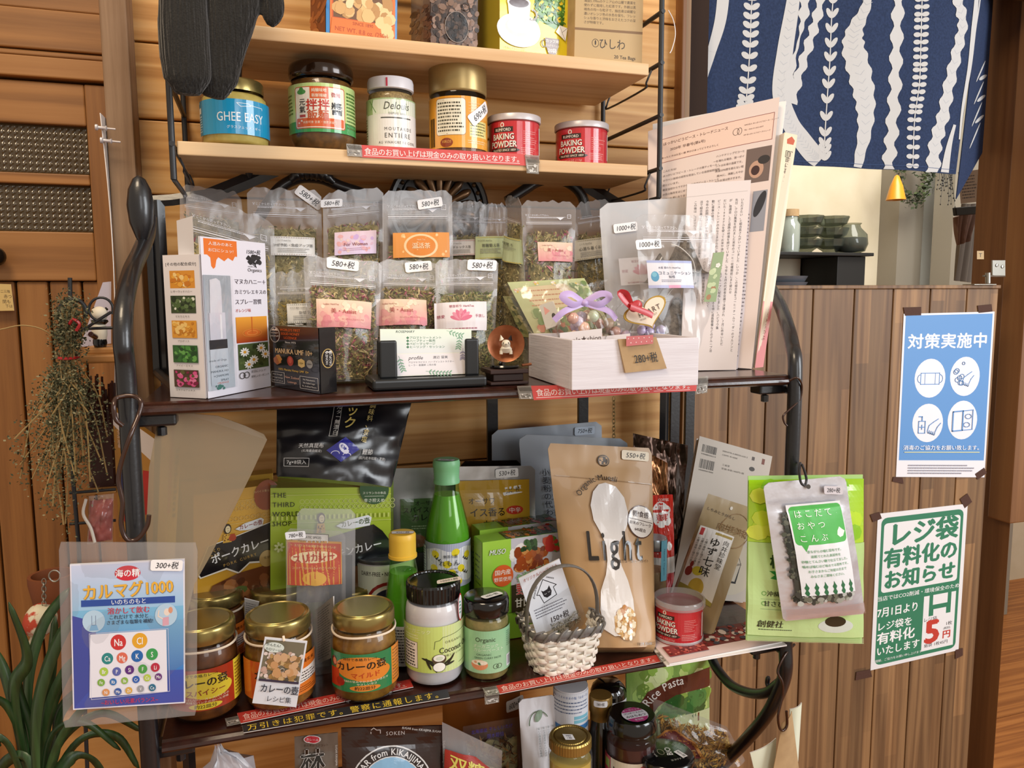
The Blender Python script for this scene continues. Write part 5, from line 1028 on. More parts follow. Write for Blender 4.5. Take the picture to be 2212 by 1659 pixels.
# ------------------------------------------------------------------ black lozenge box
b0, b1, b2 = atz(587, 833, ZC), atz(693, 851, ZC), atz(727, 846, ZC); h = V((0, 0, upz(b1, 708).z-ZC)); q = Q(b0+h, b1+h, b1, b0)
M('black_card', '#141214', .22, coat=.5)
t = carton('lozenge_box', 'small glossy black honey lozenge box with orange heading', 'box', q, b2-b1, 'black_card')
c = Cv(106, 138); c.R(0, 0, 106, 138, '#19161a'); c.ring(13, 20, 11, 17, 1.3, '#cfcac6'); c.T('HONEY', 13, 16, 5, '#d8d4d0', b=.5); c.T('DROPLET', 13, 23, 5, '#d8d4d0', b=.5, sx=.9); c.P([(5, 11), (10, 6), (13, 9), (17, 5), (21, 11)], '#d8d4d0')
for i, s_ in enumerate(("WORLD'S FIRST", 'SOLID HONEY', 'LOZENGE')): c.T(s_, 48, 8+i*8.6, 7.6, '#c65a2c', b=1.2, sx=.82)
c.T('Since 1972', 48, 35, 5.4, '#d8d4d0', b=.6); c.T('MANUKA UMF 10+', 53, 55, 15.5, '#d9b88c', b=1.3, sx=.62); c.P([(8, 74), (16, 66), (24, 70), (26, 82), (16, 88), (9, 82)], '#b06a48'); c.P([(14, 66), (22, 64), (28, 74), (22, 84)], '#c88a4c'); c.E(46, 76, 7, 11, '#a04038'); c.E(46, 74, 4, 7, '#c05a4c')
c.P([(70, 68), (77, 72), (77, 84), (70, 88), (63, 84), (63, 72)], '#cfae6c'); c.T('15+', 70, 78, 5.5, '#2c241c', b=.6); c.E(87, 78, 6.5, 9, '#8c8884'); c.T('250+', 87, 78, 4.4, '#201c1c', b=.5); c.T('100% Manuka Honey UMF 10+', 52, 96, 7, '#d8b040', b=.6, sx=.74)
c.L([(3, 104), (32, 104), (32, 128), (3, 128)], .8, '#d8d4d0', True); c.T('Extra Strength', 17, 109, 4.6, '#d8d4d0', sx=.8, b=.3); c.T('15 Large Lozenges', 17, 116, 4.6, '#d8d4d0', sx=.68, b=.3); c.T('NET WT 6.5 oz', 17, 123, 4.4, '#d8d4d0', sx=.8)
c.T('New Zealand', 49, 112, 7, '#d8a890', b=.5, sx=.8); c.T('Lozenge', 49, 122, 7, '#d8a890', b=.5, sx=.85); c.L([(66, 106), (103, 106), (103, 132), (66, 132)], .8, '#d8d4d0', True)
for i, s_ in enumerate(('No Maltodextrin', 'No Added Sugar', 'No Artificial Flavors')): c.T(s_, 85, 112+i*7, 4.8, '#d8d4d0', b=.4, sx=.74)
c.build('front_print', t, q, mat='print_gloss'); c = Cv(34, 140); c.R(0, 0, 34, 140, '#151315'); c.ring(17, 66, 13, 20, 1.6, '#d0b06c'); c.T('HONEY', 14, 66, 7.5, '#d8d4d0', b=.6, rot=-90); c.T('DROPLET', 22, 66, 7.5, '#d8d4d0', b=.6, rot=-90); c.P([(10, 53), (15, 50), (19, 52), (24, 49), (26, 55)], '#d8d4d0'); c.build('side_print', t, side(q, b2-b1, 'r'), mat='print_gloss')
S = side(q, b2-b1, 't'); sticker(t, S, .45, .45, .02, '980+税', 25)
# ------------------------------------------------------------------ business card holder with cards
b0, b1 = atz(803, 846, ZC), atz(1054, 842, ZC); b0.y = b1.y = .712; M('black_plastic', '#17191b', .35, coat=.15)
x0, x1 = at(803, 840, .712).x, at(1050, 838, .712).x
t = root('card_holder', 'black plastic business card holder with two upright clips', 'card holder', ((x0+x1)/2, .73, ZC)); MB().box(x0, x1, .706, .762, ZC, ZC+.0105).build('base', 'black_plastic', t, bevel=.003, seg=3)
zt_ = at(835, 735, .722).z
for xa_, xb_ in ((818, 857), (1003, 1033)): MB().box(at(xa_, 780, .72).x, at(xb_, 780, .72).x, .716, .720, ZC+.010, zt_).build('clip', 'black_plastic', t, bevel=.003, seg=3)
MB().box(at(818, 780, .735).x, at(1033, 780, .735).x, .742, .746, ZC+.010, zt_).build('back_plate', 'black_plastic', t, bevel=.002)
S = pq((821, 711), (1018, 711), (1018, 816), (823, 816), [.734, .734, .7235, .7235]); S.c[2].z = S.c[3].z = ZC+.0112
t = root('business_card', 'stack of white business cards with green leaf print in the black holder', 'card', S.ce)
MB().box8([*S.c, *[p+V((0, .004, .0)) for p in S.c]]).build('cards', 'paper', t)
c = Cv(197, 112); c.R(0, 0, 197, 112, '#e6e6dc'); c.R(0, 0, 197, 58, '#dfeadb', '#dce0e4'); c.T('ROSEMARY', 52, 6, 8, '#3c4a44', sh=.2)
for i, s_ in enumerate(('◆アロマトリートメント', '◆ハーブティー販売', '◆ベビーマッサージ', '◆ヒーリング・セッション')): c.T(s_, 54, 21+i*7.4, 7, '#4c7c5c', a='l')
c.R(35, 60, 184, 110, '#e8e2e6'); c.T('profile', 74, 69, 12, '#3a3a40', sh=.25); c.T('渡辺 留美', 128, 69, 7.6, '#55555c'); c.T('アロマセラピスト ハーブインストラクター', 58, 80, 5.2, '#7c7c84', a='l'); c.T('ヒーラー 看護師 二児の母', 58, 87, 5.2, '#7c7c84', a='l')
def sprig(x, y, a, n, L_, col='#7fa88c', w=3):
    for k in range(n):
        t_ = (k+1)/n; px, py = x+math.cos(a)*L_*t_, y+math.sin(a)*L_*t_+3*math.sin(t_*3)
        for s_ in (-1, 1): c.E(px+math.cos(a+s_*.9)*4, py+math.sin(a+s_*.9)*4, 4.4, 1.5, col, 8, rot=math.degrees(a+s_*.9), z=False)
    c.z += 1; c.L([(x, y), (x+math.cos(a)*L_, y+math.sin(a)*L_)], .7, col)
sprig(142, 4, .3, 5, 34); sprig(172, 12, 1.7, 5, 34); sprig(38, 64, 1.3, 5, 34); sprig(96, 102, .1, 7, 52); sprig(178, 48, 1.6, 4, 24, '#9c98b4'); c.build('print', t, S)
# ------------------------------------------------------------------ gramophone figurine with a cat in the horn
t = root('gramophone_figurine', 'small gramophone figurine with a white cat in its copper horn', 'figurine', colz(1098, .725, ZC)); M('copper', '#b3704a', .4, metal=.45, col2='#8f5233', ns=60); M('dark_lacquer', '#3b2826', .4); M('cat_white', '#e2d8c4', .6)
xa_, xb_ = at(1058, 820, .715).x, at(1140, 820, .715).x; z1 = at(1100, 797, .715).z; H_ = z1-ZC
for a, b_, z0, z2 in ((0, 0, 0, .22), (.004, .006, .22, .7), (0, 0, .7, 1.)): MB().box(xa_+a, xb_-a, .712+a, .748-a, ZC+H_*z0, ZC+H_*z2-.0003).build('base', 'dark_lacquer', t, bevel=.0008)
cx_ = (xa_+xb_)/2; MB().lathe((cx_, .73, z1), [(.014, 0), (.015, .0015), (.014, .003), (.0, .003)], 24).build('turntable', 'black_lid', t, smooth=True)
MB().tube([(xb_-.002, .727, z1+.002), (xb_+.008, .727, z1+.003)], .0014, 8).build('crank', 'copper', t)
Ch = at(1093, 742, .722); Rh = 40*dep(Ch)/F; ax = (CAM-Ch).normalized(); ax.z = .05; ax.normalize()
MB().lathe(Ch-ax*.004, [(.003, -.02), (.005, -.012), (Rh*.35, -.006), (Rh*.62, -.002), (Rh*.93, .004), (Rh, .006), (Rh*1.0, .0075), (Rh*.92, .0065), (Rh*.6, .0005), (Rh*.3, -.003), (0, -.004)], 36, ax=ax).build('horn', 'copper', t, smooth=True)
MB().tube(curve([Ch-ax*.02, Ch-ax*.028+V((0, 0, -.012)), V((cx_-.002, .735, z1+.002))], 5), .0025, 8).build('tone_arm', 'black_lid', t, smooth=True)
rt_ = V((0, 0, 1)).cross(ax).normalized(); uu = ax.cross(rt_)
def cp(x, y, o=0): return Ch+rt_*x*.001+uu*y*.001+ax*(.001*o)
m = MB(); m.tube([cp(0, -4, 1), cp(0, 0, 3), cp(0, 4, 1.5)], [(.0045, .004), (.0062, .005), (.003, .003)], 14, flat=uu)
o = m.build('cat_head', 'cat_white', t, smooth=True, sub=1)
m = MB(); m.tube([cp(0, -8, 1), cp(0, -5, 2.5), cp(0, -1, 1)], [(.0058, .003), (.0058, .004), (.003, .003)], 12, flat=rt_); m.build('cat_body', 'cat_white', t, smooth=True)
for s_ in (-1, 1):
    MB().add([cp(s_*6.4, 2.5, 2), cp(s_*2, 4.5, 2), cp(s_*5.2, 8.6, 1.5), cp(s_*4.3, 3, 4)], [(0, 1, 2), (0, 3, 2), (1, 3, 2), (0, 1, 3)]).build('cat_ear', 'cat_white' if s_ < 0 else 'black_lid', t)
    MB().tube([cp(s_*4.6, -7, 2.4), cp(s_*4.8, -10.5, 2.6)], [.0019, .0017], 8).build('cat_paw', 'cat_white', t, smooth=True)
Sc = Q(cp(-6, 5, 0), cp(6, 5, 0), cp(6, -5, 0), cp(-6, -5, 0)); c = Cv(12, 10); c.E(3.6, 4.4, .55, .7, '#1c1814', 8); c.E(8.4, 4.4, .55, .7, '#1c1814', 8); c.L([(5.1, 5.9), (6, 6.4), (6.9, 5.9)], .35, '#1c1814'); c.E(6, 5.4, .5, .4, '#1c1814', 8)
for s_ in (-1, 1):
    for y in (5.2, 6.2): c.L([(6+s_*2.2, y), (6+s_*4.6, y-.4)], .22, '#1c1814')
c.build('cat_face', t, Sc, off=.0098)
# ------------------------------------------------------------------ white wooden box and what it holds
M('white_wood', '#e2dee4', .6, col2='#d2cbd0', ns=12, stretch=(1, 1, 14), bs=30, bstr=.3, lo=.3, hi=.8)
A, B_, Cc = atz(1234, 843, ZC), atz(1508, 832, ZC), atz(1142, 812, ZC); A.y -= .001
dw = B_-A; dd = (Cc-A)*1.0; h = V((0, 0, upz(A, 735).z-ZC)); th = .005; un, ud = dw.normalized(), dd.normalized()
t = root('wooden_box', 'white painted open wooden box full of small sweets bags', 'box', A)
def bd(p, a, b_, nm='side_board', mt='white_wood'): MB().box8([p+h, p+a+h, p+a, p, p+b_+h, p+a+b_+h, p+a+b_, p+b_]).build(nm, mt, t, bevel=.0006)
bd(A, dw, ud*th); bd(A+dd-ud*th, dw, ud*th); bd(A+ud*th, un*th, dd-ud*2*th); bd(A+dw-un*th+ud*th, un*th, dd-ud*2*th)
p = A+ud*th+un*th; a_ = dw-un*2*th; b_ = dd-ud*2*th; hh = V((0, 0, .004)); MB().box8([p+hh, p+a_+hh, p+a_, p, p+b_+hh, p+a_+b_+hh, p+a_+b_, p+b_]).build('bottom_board', 'white_wood', t)
FS = Q(A+h, B_+h, B_, A)
# price tag with washi tape
S = Q(*[FS(u, v, .0008) for u, v in ((.345, .0), (.645, -.03), (.73, .62), (.40, .68))]); t2 = root('price_tag', 'kraft price tag marked 280 taped on the front of the white wooden box', 'tag', S.ce)
MB().box8([S.c[0]+S.n*.001, S.c[1]+S.n*.001, S.c[2]+S.n*.002, S.c[3]+S.n*.003, *S.c]).build('tag_card', 'kraft', t2); S2 = Q(*[p+S.n*.0022 for p in S.c]); S2.c[3] = S.c[3]+S.n*.0038; c = Cv(94, 62); c.T('280+税', 52, 38, 21, '#1d1a18', b=.6, sx=.85, sh=.12); c.build('print', t2, S2)
S = Q(*[FS(u, v, .004) for u, v in ((.40, -.06), (.61, -.08), (.61, .1), (.40, .14))]); c = Cv(52, 16); c.R(0, 0, 52, 16, '#c46a6a')
for k in range(10): c.E(4+k*5, 4+(k % 2)*7, 1.1, 1.1, '#ecd0cc', 6)
c.build('washi_tape', t2, S)
# contents: floral card, clear sweet bags, heart tag
mid = A+dd*.5
S = Q(at(1096, 610, .84), at(1262, 601, .80), at(1330, 722, .77), at(1165, 742, .80)); t2 = root('greeting_card', 'green floral greeting card in clear sleeve leaning out of the white box', 'card', S.ce)
slab('card', 'paper', t2, S, .001)
c = Cv(166, 135); c.R(0, 0, 166, 135, '#c5cf9a', '#b7b07c'); c.P([(14, 14), (120, 10), (140, 60), (40, 66)], '#e8d5ae')
for k in range(4): c.rows(26, 18+k*11, 108, 26+k*11, 1, '#c9906c', .35)
for x, y in ((10, 20), (150, 50), (142, 14), (30, 72), (60, 6), (96, 8)):
    for k in range(5): c.E(x+math.cos(k*1.256)*3, y+math.sin(k*1.256)*3, 2.6, 2.2, random.choice(['#e8b49c', '#f0e4d0', '#e8c84c']), 8, z=False)
    c.z += 1
c.blobs(20, 70, 150, 130, 46, 8, ['#7c9458', '#98a86c', '#5f7c4c', '#c87c5c', '#b86a4c', '#a8b47c']); c.blobs(128, 10, 162, 80, 20, 6, ['#8ca464', '#6f8c50']); c.build('print', t2, S)
S = Q(*[p+V((-.006, -.003, -.002)) for p in S.c], lambda u, v: .0015*math.sin(u*9)); pouch('sleeve', t2, S, 'film_thin', 0, 0, 10, 10, back=-1, thick=.0002)
S = Q(at(1086, 640, .85), at(1130, 640, .84), at(1180, 732, .81), at(1130, 728, .83)); t2 = root('herb_packet', 'dark herb packet in clear sleeve behind the floral card', 'packet', S.ce); c = Cv(60, 90); c.R(0, 0, 60, 90, '#84804f'); c.blobs(4, 4, 56, 86, 70, 5, ['#6b6c3c', '#94905c', '#4c5030', '#a89c6c']); c.build('print', t2, S); slab('packet', 'kraft', t2, S, .002)
CANDY = ['#e0b7a0', '#d8d0ae', '#d7c9d9', '#c5cdb0', '#e6d0b8', '#cdb9cf', '#d9a99a']
def sweets(lab, px, py, Y, r, fan=1, ribbon=None, label=None, cols=CANDY, n=16):
    C = at(px, py, Y); t = root('sweets_bag', lab, 'sweets bag', C, 'clear bags of sweets in the white box'); m = MB(); vs, cs, fs = [], [], []
    for k in range(n):
        a = random.random()*2*PI; q_ = C+V((math.cos(a)*r*.75*random.random(), (random.random()-.5)*r*.9, -r*.75+random.random()*r*1.1)); s_ = r*.24; mm = MB(); mm.lathe(q_, [(0, -s_), (s_*.75, -s_*.7), (s_, 0), (s_*.75, s_*.7), (0, s_)], 10, ax=V((random.gauss(0, 1), random.gauss(0, 1), random.gauss(0, 1)+.1)))
        b = len(vs); vs += mm.v; fs += [tuple(i+b for i in f) for f in mm.f]; cs += [hx(random.choice(cols))]*len(mm.v)
    mk('sweets', vs, fs, 'print_gloss', t, smooth=True, cols=cs, kind='stuff')
    # crumpled film with gathered neck
    prof = [(.3, -1.), (.9, -.85), (1.15, -.2), (.85, .45), (.28, .8), (.18, .95), (.45, 1.25), (.8, 1.6), (.95, 1.8)]; N = 36; vs = []; fs = []
    for i, (rr, z) in enumerate(prof):
        for k in range(N):
            a = 2*PI*k/N; w = 1+(.10+.16*max(0, z))*math.sin(a*9+i*.6)+.05*noise.noise(V((a*3, i, px)))*3; vs.append(C+V((math.cos(a)*rr*r*w, math.sin(a)*rr*r*w*(.75 if z < .7 else .5), z*r*.9+(.12*r*math.sin(a*5) if i == 8 else 0))))
    for i in range(len(prof)-1):
        for k in range(N): fs.append((i*N+k, i*N+(k+1) % N, (i+1)*N+(k+1) % N, (i+1)*N+k))
    mk('bag', vs, fs, 'film_thin', t, smooth=True, cols=[(0.0, 0, 0, 1)]*len(vs))
    if ribbon:
        mm = MATS[ribbon]; K = C+V((0, -r*.3, r*.82))
        for s_ in (-1, 1):
            MB().tube(curve([K, K+V((s_*r*.6, -.004, r*.35)), K+V((s_*r*1.0, -.006, r*.25)), K+V((s_*r*.55, -.006, -r*.05)), K], 5), [(.0035, .0005)]*21, 6, flat=(0, .3, 1)).build('ribbon_loop', ribbon, t, smooth=True)
            MB().tube(curve([K, K+V((s_*r*.9, -.006, -r*.3)), K+V((s_*r*1.3, -.004, -r*.65))], 6), [(.0032, .0005)]*13, 6, flat=(0, .3, 1)).build('ribbon_tail', ribbon, t, smooth=True)
        MB().lathe(K-V((0, 0, .004)), [(0, 0), (.004, .002), (.0045, .004), (.004, .006), (0, .008)], 10).build('ribbon_knot', ribbon, t, smooth=True)
    if label:
        dv = (CAM-C).normalized(); q0 = C+dv*r*1.05+V((0, 0, -r*.55)); rr_ = V((.95, -.3, .1)).normalized(); uu_ = V((0, 0, 1)); S = Q(q0-rr_*r*.8+uu_*r*.3, q0+rr_*r*.8+uu_*r*.3, q0+rr_*r*.8-uu_*r*.4, q0-rr_*r*.8-uu_*r*.4); c = Cv(60, 26); c.R(0, 0, 60, 26, '#eae2e2'); c.T(label, 32, 12, 9.5, '#4a3a34', b=.4); c.build('label', t, S, off=.0008)
    return t
M('lilac_ribbon', '#c0a6d6', .4); M('red_ribbon', '#b8262c', .35, coat=.3)
sweets('clear sweets bag with lilac ribbon bow, the left one in the white box', 1255, 700, .752, .027, ribbon='lilac_ribbon', label='purple★shion')
sweets('clear sweets bag behind the lilac ribbon, tucked in the middle of the box', 1322, 712, .765, .024, ribbon=None, label='apple★shion')
sweets('low clear sweets bag of blue and lilac candies at the right of the box', 1398, 716, .755, .022, cols=['#b9bfe0', '#c9b9dc', '#d8cfe6', '#e0d0dc'], label=None)
S = Q(at(1165, 660, .80), at(1195, 650, .79), at(1212, 700, .775), at(1180, 712, .785)); t2 = root('animal_sticker', 'small drawn white animal ear card among the sweets bags', 'card', S.ce); c = Cv(30, 40); c.R(0, 0, 30, 40, '#d6d2cc', rd=5); c.P([(6, 18), (8, 4), (18, 14)], '#e8a8a0'); c.E(22, 24, 4, 5, '#4a4644'); c.build('print', t2, S); slab('card', 'paper', t2, S, .0008)
# heart tag
Sh = Q(at(1340, 652, .742), at(1446, 640, .738), at(1448, 705, .735), at(1345, 708, .738)); t2 = root('heart_tag', 'cream heart tag with gold rim and red ribbon on the sweets', 'tag', Sh.ce); M('cream_card', '#ead8c2', .6); M('gold_rim', '#a88438', .35, metal=.6)
def heart(s_): return [(16*math.sin(t_)**3*s_, -(13*math.cos(t_)-5*math.cos(2*t_)-2*math.cos(3*t_)-math.cos(4*t_))*s_) for t_ in [2*PI*k/40 for k in range(40)]]
for nm, s_, zz, mt in (('heart_rim', 1.0, .0, 'gold_rim'), ('heart_face', .90, .0006, 'cream_card')):
    cr_, sr_ = math.cos(-.35), math.sin(-.35); pts = [(50+(x*1.45*cr_-y*sr_)*2.0, 28+(x*1.45*sr_+y*cr_)*2.0) for x, y in heart(s_)]
    vs = [Sh(x/100, y/56, zz+.0015) for x, y in pts]+[Sh(x/100, y/56, zz) for x, y in pts]; n = 40; mk(nm, vs, [tuple(range(n))]+[(i, (i+1) % n, n+(i+1) % n, n+i) for i in range(n)], mt, t2)
c = Cv(100, 56); c.T('HEART', 56, 24, 15, '#4a3020', sx=.9, rot=-20, sp=1.5); c.T('MILK TEA SET', 54, 36, 5, '#7a5a44', rot=-20, sp=.6); c.build('print', t2, Sh, off=.0026)
K = at(1362, 662, .730)
for s_, pp in ((1, ((1362, 662), (1348, 648), (1338, 632), (1352, 634), (1360, 652), (1362, 662))), (2, ((1362, 662), (1378, 655), (1382, 662), (1370, 668), (1362, 662))), (3, ((1362, 662), (1378, 668), (1398, 676), (1410, 682)))):
    MB().tube(curve([at(x, y, .731-.002*s_) for x, y in pp], 5), [(.0034, .0005)]*(5*(len(pp)-1)+1), 6, flat=(0, .2, 1)).build('ribbon', 'red_ribbon', t2, smooth=True)
# ------------------------------------------------------------------ newsletters, papers and a book at the right
def sheet(name, lab, cat, S, th, cv, mat='paper', bend=0, grp=None):
    t = root(name, lab, cat, (S.c[2]+S.c[3])/2, grp)
    if S.bul: pouch('sheets', t, S, mat, 0, 0, 12, 12, back=-1, thick=th)
    else: slab('sheets', mat, t, S, th, 12)
    if cv: cv.build('print', t, S)
    return t
S = Q(at(1400, 284, .92), at(1684, 210, .862), atz(1624, 797, ZC), atz(1400, 790, ZC), lambda u, v: .004*math.sin(PI*u)*(1-v)); S.c[3] = colz(1400, .90, ZC); S = flat(S)
c = Cv(290, 585, 10); c.R(0, 0, 290, 585, '#dcc8bf'); c.R(26, 34, 282, 96, '#e2c3b2'); c.L([(26, 34), (282, 34), (282, 96), (26, 96)], 1.4, '#8a4c44', True)
c.T('ほっかいどうピース・トレードニュース', 34, 48, 9.4, '#5c3832', a='l', b=.8, sx=.86); c.T('2020年 早春号(第6号)', 50, 66, 8.4, '#5c3832', a='l', b=.6); c.T('迷ったときはお互い様 声かけあってどうぞよろしく', 30, 84, 5.6, '#5c3832', a='l', b=.4)
c.ring(198, 62, 7, 8, 1, '#4a3430'); c.ring(206, 62, 5, 8, 1, '#4a3430'); c.T('NPO法人 ほっかいどうピース・トレード', 216, 50, 4.2, '#5c3832', a='l'); c.T('TEL・FAX 011-812-4377', 216, 62, 4.2, '#5c3832', a='l'); c.T('HP ほっかいどうピーストレード', 216, 74, 4.2, '#5c3832', a='l')
c.R(226, 110, 284, 190, '#6b5850'); c.E(252, 160, 17, 20, '#b78f78'); c.E(250, 162, 10, 11, '#3a1c18'); c.E(268, 140, 14, 10, '#2c2422'); c.R(250, 210, 284, 300, '#8c8c94'); c.E(268, 240, 10, 30, '#26242a', rot=20)
for k, s_ in enumerate(('こんにちは!', 'ほっかいどうピース・トレードの東ティモール・', 'マウベシ珈琲の焙煎を担当している自家焙煎珈琲', '店といいます。', '発足当初からですから、当店でピース・トレード', 'の豆の販売をはじめてすでに12年になります。', '当時は札幌におりましたが、2017年に')): c.T(s_, 34, 120+k*12, 6, '#5a4642', a='l')
for k, s_ in enumerate(('ハンドドリップでコーヒ', 'ーを淹れる場合、第一ポイ', 'ントはお湯の温度です。', '高温は90度を超えない程', '度(※)に、沸騰したやか', 'んのお湯は熱すぎます。')): c.T(s_, 222, 112+k*12, 6, '#5a4642', a='r')
c.rows(205, 210, 245, 560, 26, '#8c7a74', .35)
sheet('newsletter_stack', 'stack of pinkish newsletters with boxed red heading behind the large pouches', 'newsletter', S, .004, c)
S = Q(at(1410, 268, .93), at(1698, 218, .870), atz(1630, 796, ZC)+V((.002, .006, 0)), colz(1410, .91, ZC), lambda u, v: .003*math.sin(PI*u)); sheet('news_sheet', 'white newsletter sheet showing as a thin edge behind the front newsletter', 'newsletter', S, .004, None)
S = flat(Q(at(1484, 398, .835), at(1622, 389, .825), atz(1590, 799, ZC), atz(1470, 801, ZC))); c = Cv(140, 405, 0); c.R(0, 0, 140, 405, '#d9ccc8'); c.L([(0, 30), (134, 24)], .8, '#a89c98')
lines = ['いただきたい。と組合長さんがいっていました。いつか、この組合長をコーヒーチームリーダーのマルソンと', '先日、クロロ集落を訪れました来年のコーヒー収穫期前にまた使わせ', 'が、毎週金、土と道路の修復を続けていました。今年も6月の代表者会議で決議され、7月に昨年いただ', 'だいた1000ドルを使ってお米や油などを購入し、各グループに配布しました。ハビマウ集', 'ピース・トレードのみなさまからのご寄付は、毎年、コーヒー収穫期が始まる頃に道路整備などのグループ活', '動に食事の提供という形で使わせていただいております。ご寄付をいただいて', '今年の訪問地はハビマウ集落でしたが、グ・ハビマウの寄付金贈呈について', '活で組合員さんにお渡しすることが出来ました。(中略)ありがとうご', 'この後は、コオマウコ・ハビマウに滞在し確認に行きました。ありがとう']
for k, s_ in enumerate(lines): c.T(s_[:52], 124-k*13, 40, 6.7, '#4c4442', a='l', vert=True)
sheet('text_sheet', 'white sheet densely printed with vertical Japanese text beside the clear pouch', 'paper', S, .0012, c)
S = flat(Q(at(1495, 402, .848), at(1640, 405, .836), atz(1606, 799, ZC)+V((0, .012, 0)), atz(1480, 800, ZC)+V((0, .014, 0)))); c = Cv(140, 405); c.R(0, 0, 140, 405, '#d2c4c4'); c.rows(122, 60, 138, 390, 40, '#6a5c5c', .35); sheet('second_text_sheet', 'second printed sheet peeking out right of the vertical text sheet', 'paper', S, .0012, c)
S = Q(at(1541, 546, .783), at(1564, 544, .783), at(1546, 652, .78), at(1520, 652, .78)); c = Cv(24, 106); c.R(0, 0, 24, 106, '#8a9c6c'); c.blobs(3, 40, 22, 96, 10, 5, ['#b8c494', '#a06c3c', '#c4cca0'])
for k in range(5): c.E(15+math.cos(k*1.256)*3, 28+math.sin(k*1.256)*3, 2.6, 2.4, '#e8dcd0', 8)
sheet('flower_card', 'thin green card with a pale flower standing against the text sheet', 'card', S, .001, c)
S = Q(at(1694, 286, .845), at(1722, 292, .84), atz(1648, 793, ZC), atz(1630, 795, ZC)); t = root('upright_book', 'cream spined paperback book with pink foot at the far right of the papers', 'book', (S.c[2]+S.c[3])/2); dv = V((.03, .12, 0)); MB().box8([*S.c, *[p+dv for p in S.c]]).build('cover', 'cream_card', t, bevel=.0008)
c = Cv(30, 505); c.R(0, 0, 30, 505, '#e9e0c6'); c.R(0, 368, 30, 505, '#dd8c8c'); c.P([(8, 14), (18, 6), (26, 14), (24, 24), (9, 24)], '#c8644c'); c.T('自由に暮らす世界で一番幸せな', 16, 40, 13, '#3c3432', a='l', vert=True, b=.3); c.L([(9, 40), (24, 40), (24, 54), (9, 54)], 1.2, '#3c3432', True); c.T('心がやすらぐ珈琲時間のすごしかた', 9, 226, 6, '#8c7c70', a='l', vert=True); c.ring(14, 262, 6, 8, 1, '#a8946c'); c.ring(12, 282, 5, 6, 1, '#a8946c'); c.T('ほう', 15, 330, 10, '#6c5c54', a='l', vert=True); c.T('藤原ひろのぶ', 15, 378, 12, '#a05a50', a='l', vert=True); c.build('spine_print', t, S)
# ------------------------------------------------------------------ middle shelf: packets, boxes and bottles
def foil(name, lab, cat, S, mat, cv=None, wr=.0016, B=.012, top=.14, seed=0, rt=.03, group=None, part='pouch', pm='print_gloss', rect=(0, 0, 1, 1), both=False, off=.0016, xm=0, yb=0):
    S.bul = S.bul or pillow(B, top, wr=wr, seed=seed, both=both); t = root(name, lab, cat, (S.c[2]+S.c[3])/2, group)
    pouch(part, t, S, mat, rt, .015, nu=26, nv=34, thick=.0008)
    if cv:
        if yb: rect = (0, 0, 1, pb(S, xm, yb)[1])
        cv.build('print', t, S, rect=rect, mat=pm, off=off, tg=4e-4)
    return t
# black stock pouch hanging under the upper shelf edge
zt_ = ZC-.016
S = Q(colz(598, .79, zt_), colz(893, .80, zt_), at(846, 1053, .765), at(597, 1030, .765)); M('black_foil', '#15161a', .27, spec=.7, bs=16, bstr=.5, bd=.004)
c = Cv(250, 165, 26)
c.T('パック', 136, 30, 26, '#d8c06c', vert=True, b=1.6, sx=.95, rot=6); c.T('化学調味料、食塩', 172, 40, 13.5, '#d2bb78', vert=True, b=.4, rot=7, sx=.9); c.T('フィルター無漂白', 110, 38, 10.5, '#c9c4bc', vert=True, b=.2, rot=5, sp=.3); c.L([(104, -6), (118, -6), (111, 82), (96, 82)], .8, '#c9c4bc', True)
c.P([(128, 84), (160, 106), (126, 131), (94, 110)], '#2c2f8c'); c.E(128, 106, 13, 7, '#d8d8e8', 16, rot=40); c.E(125, 103, 5, 3, '#2c2f8c', 10, rot=40); c.ring(112, 116, 8, 5, 1.2, '#d8d8e8', 180, 360, 8); c.ring(136, 118, 8, 4, 1.2, '#d8d8e8', 180, 360, 8)
c.T('天然真昆布', 64, 101, 9.6, '#d6d3cf', b=.6); c.T('(北海道函館産)', 66, 111, 6, '#c6c3bf'); c.T('鰹節', 178, 110, 11, '#d6d3cf', b=.6); c.T('(国内産本枯節・荒節)', 190, 121, 6, '#c6c3bf'); c.L([(14, 126), (62, 126), (62, 143), (14, 143)], .9, '#c6c3bf', True); c.T('7g×8袋入', 38, 134.5, 9.5, '#d6d3cf', b=.3)
foil('stock_pouch', 'glossy black pouch with gold Japanese lettering and blue fish diamond under the shelf', 'pouch', S, 'black_foil', c, wr=.0035, B=.016, top=.0, seed=3, rt=0, pm='print_gloss', off=.0012)
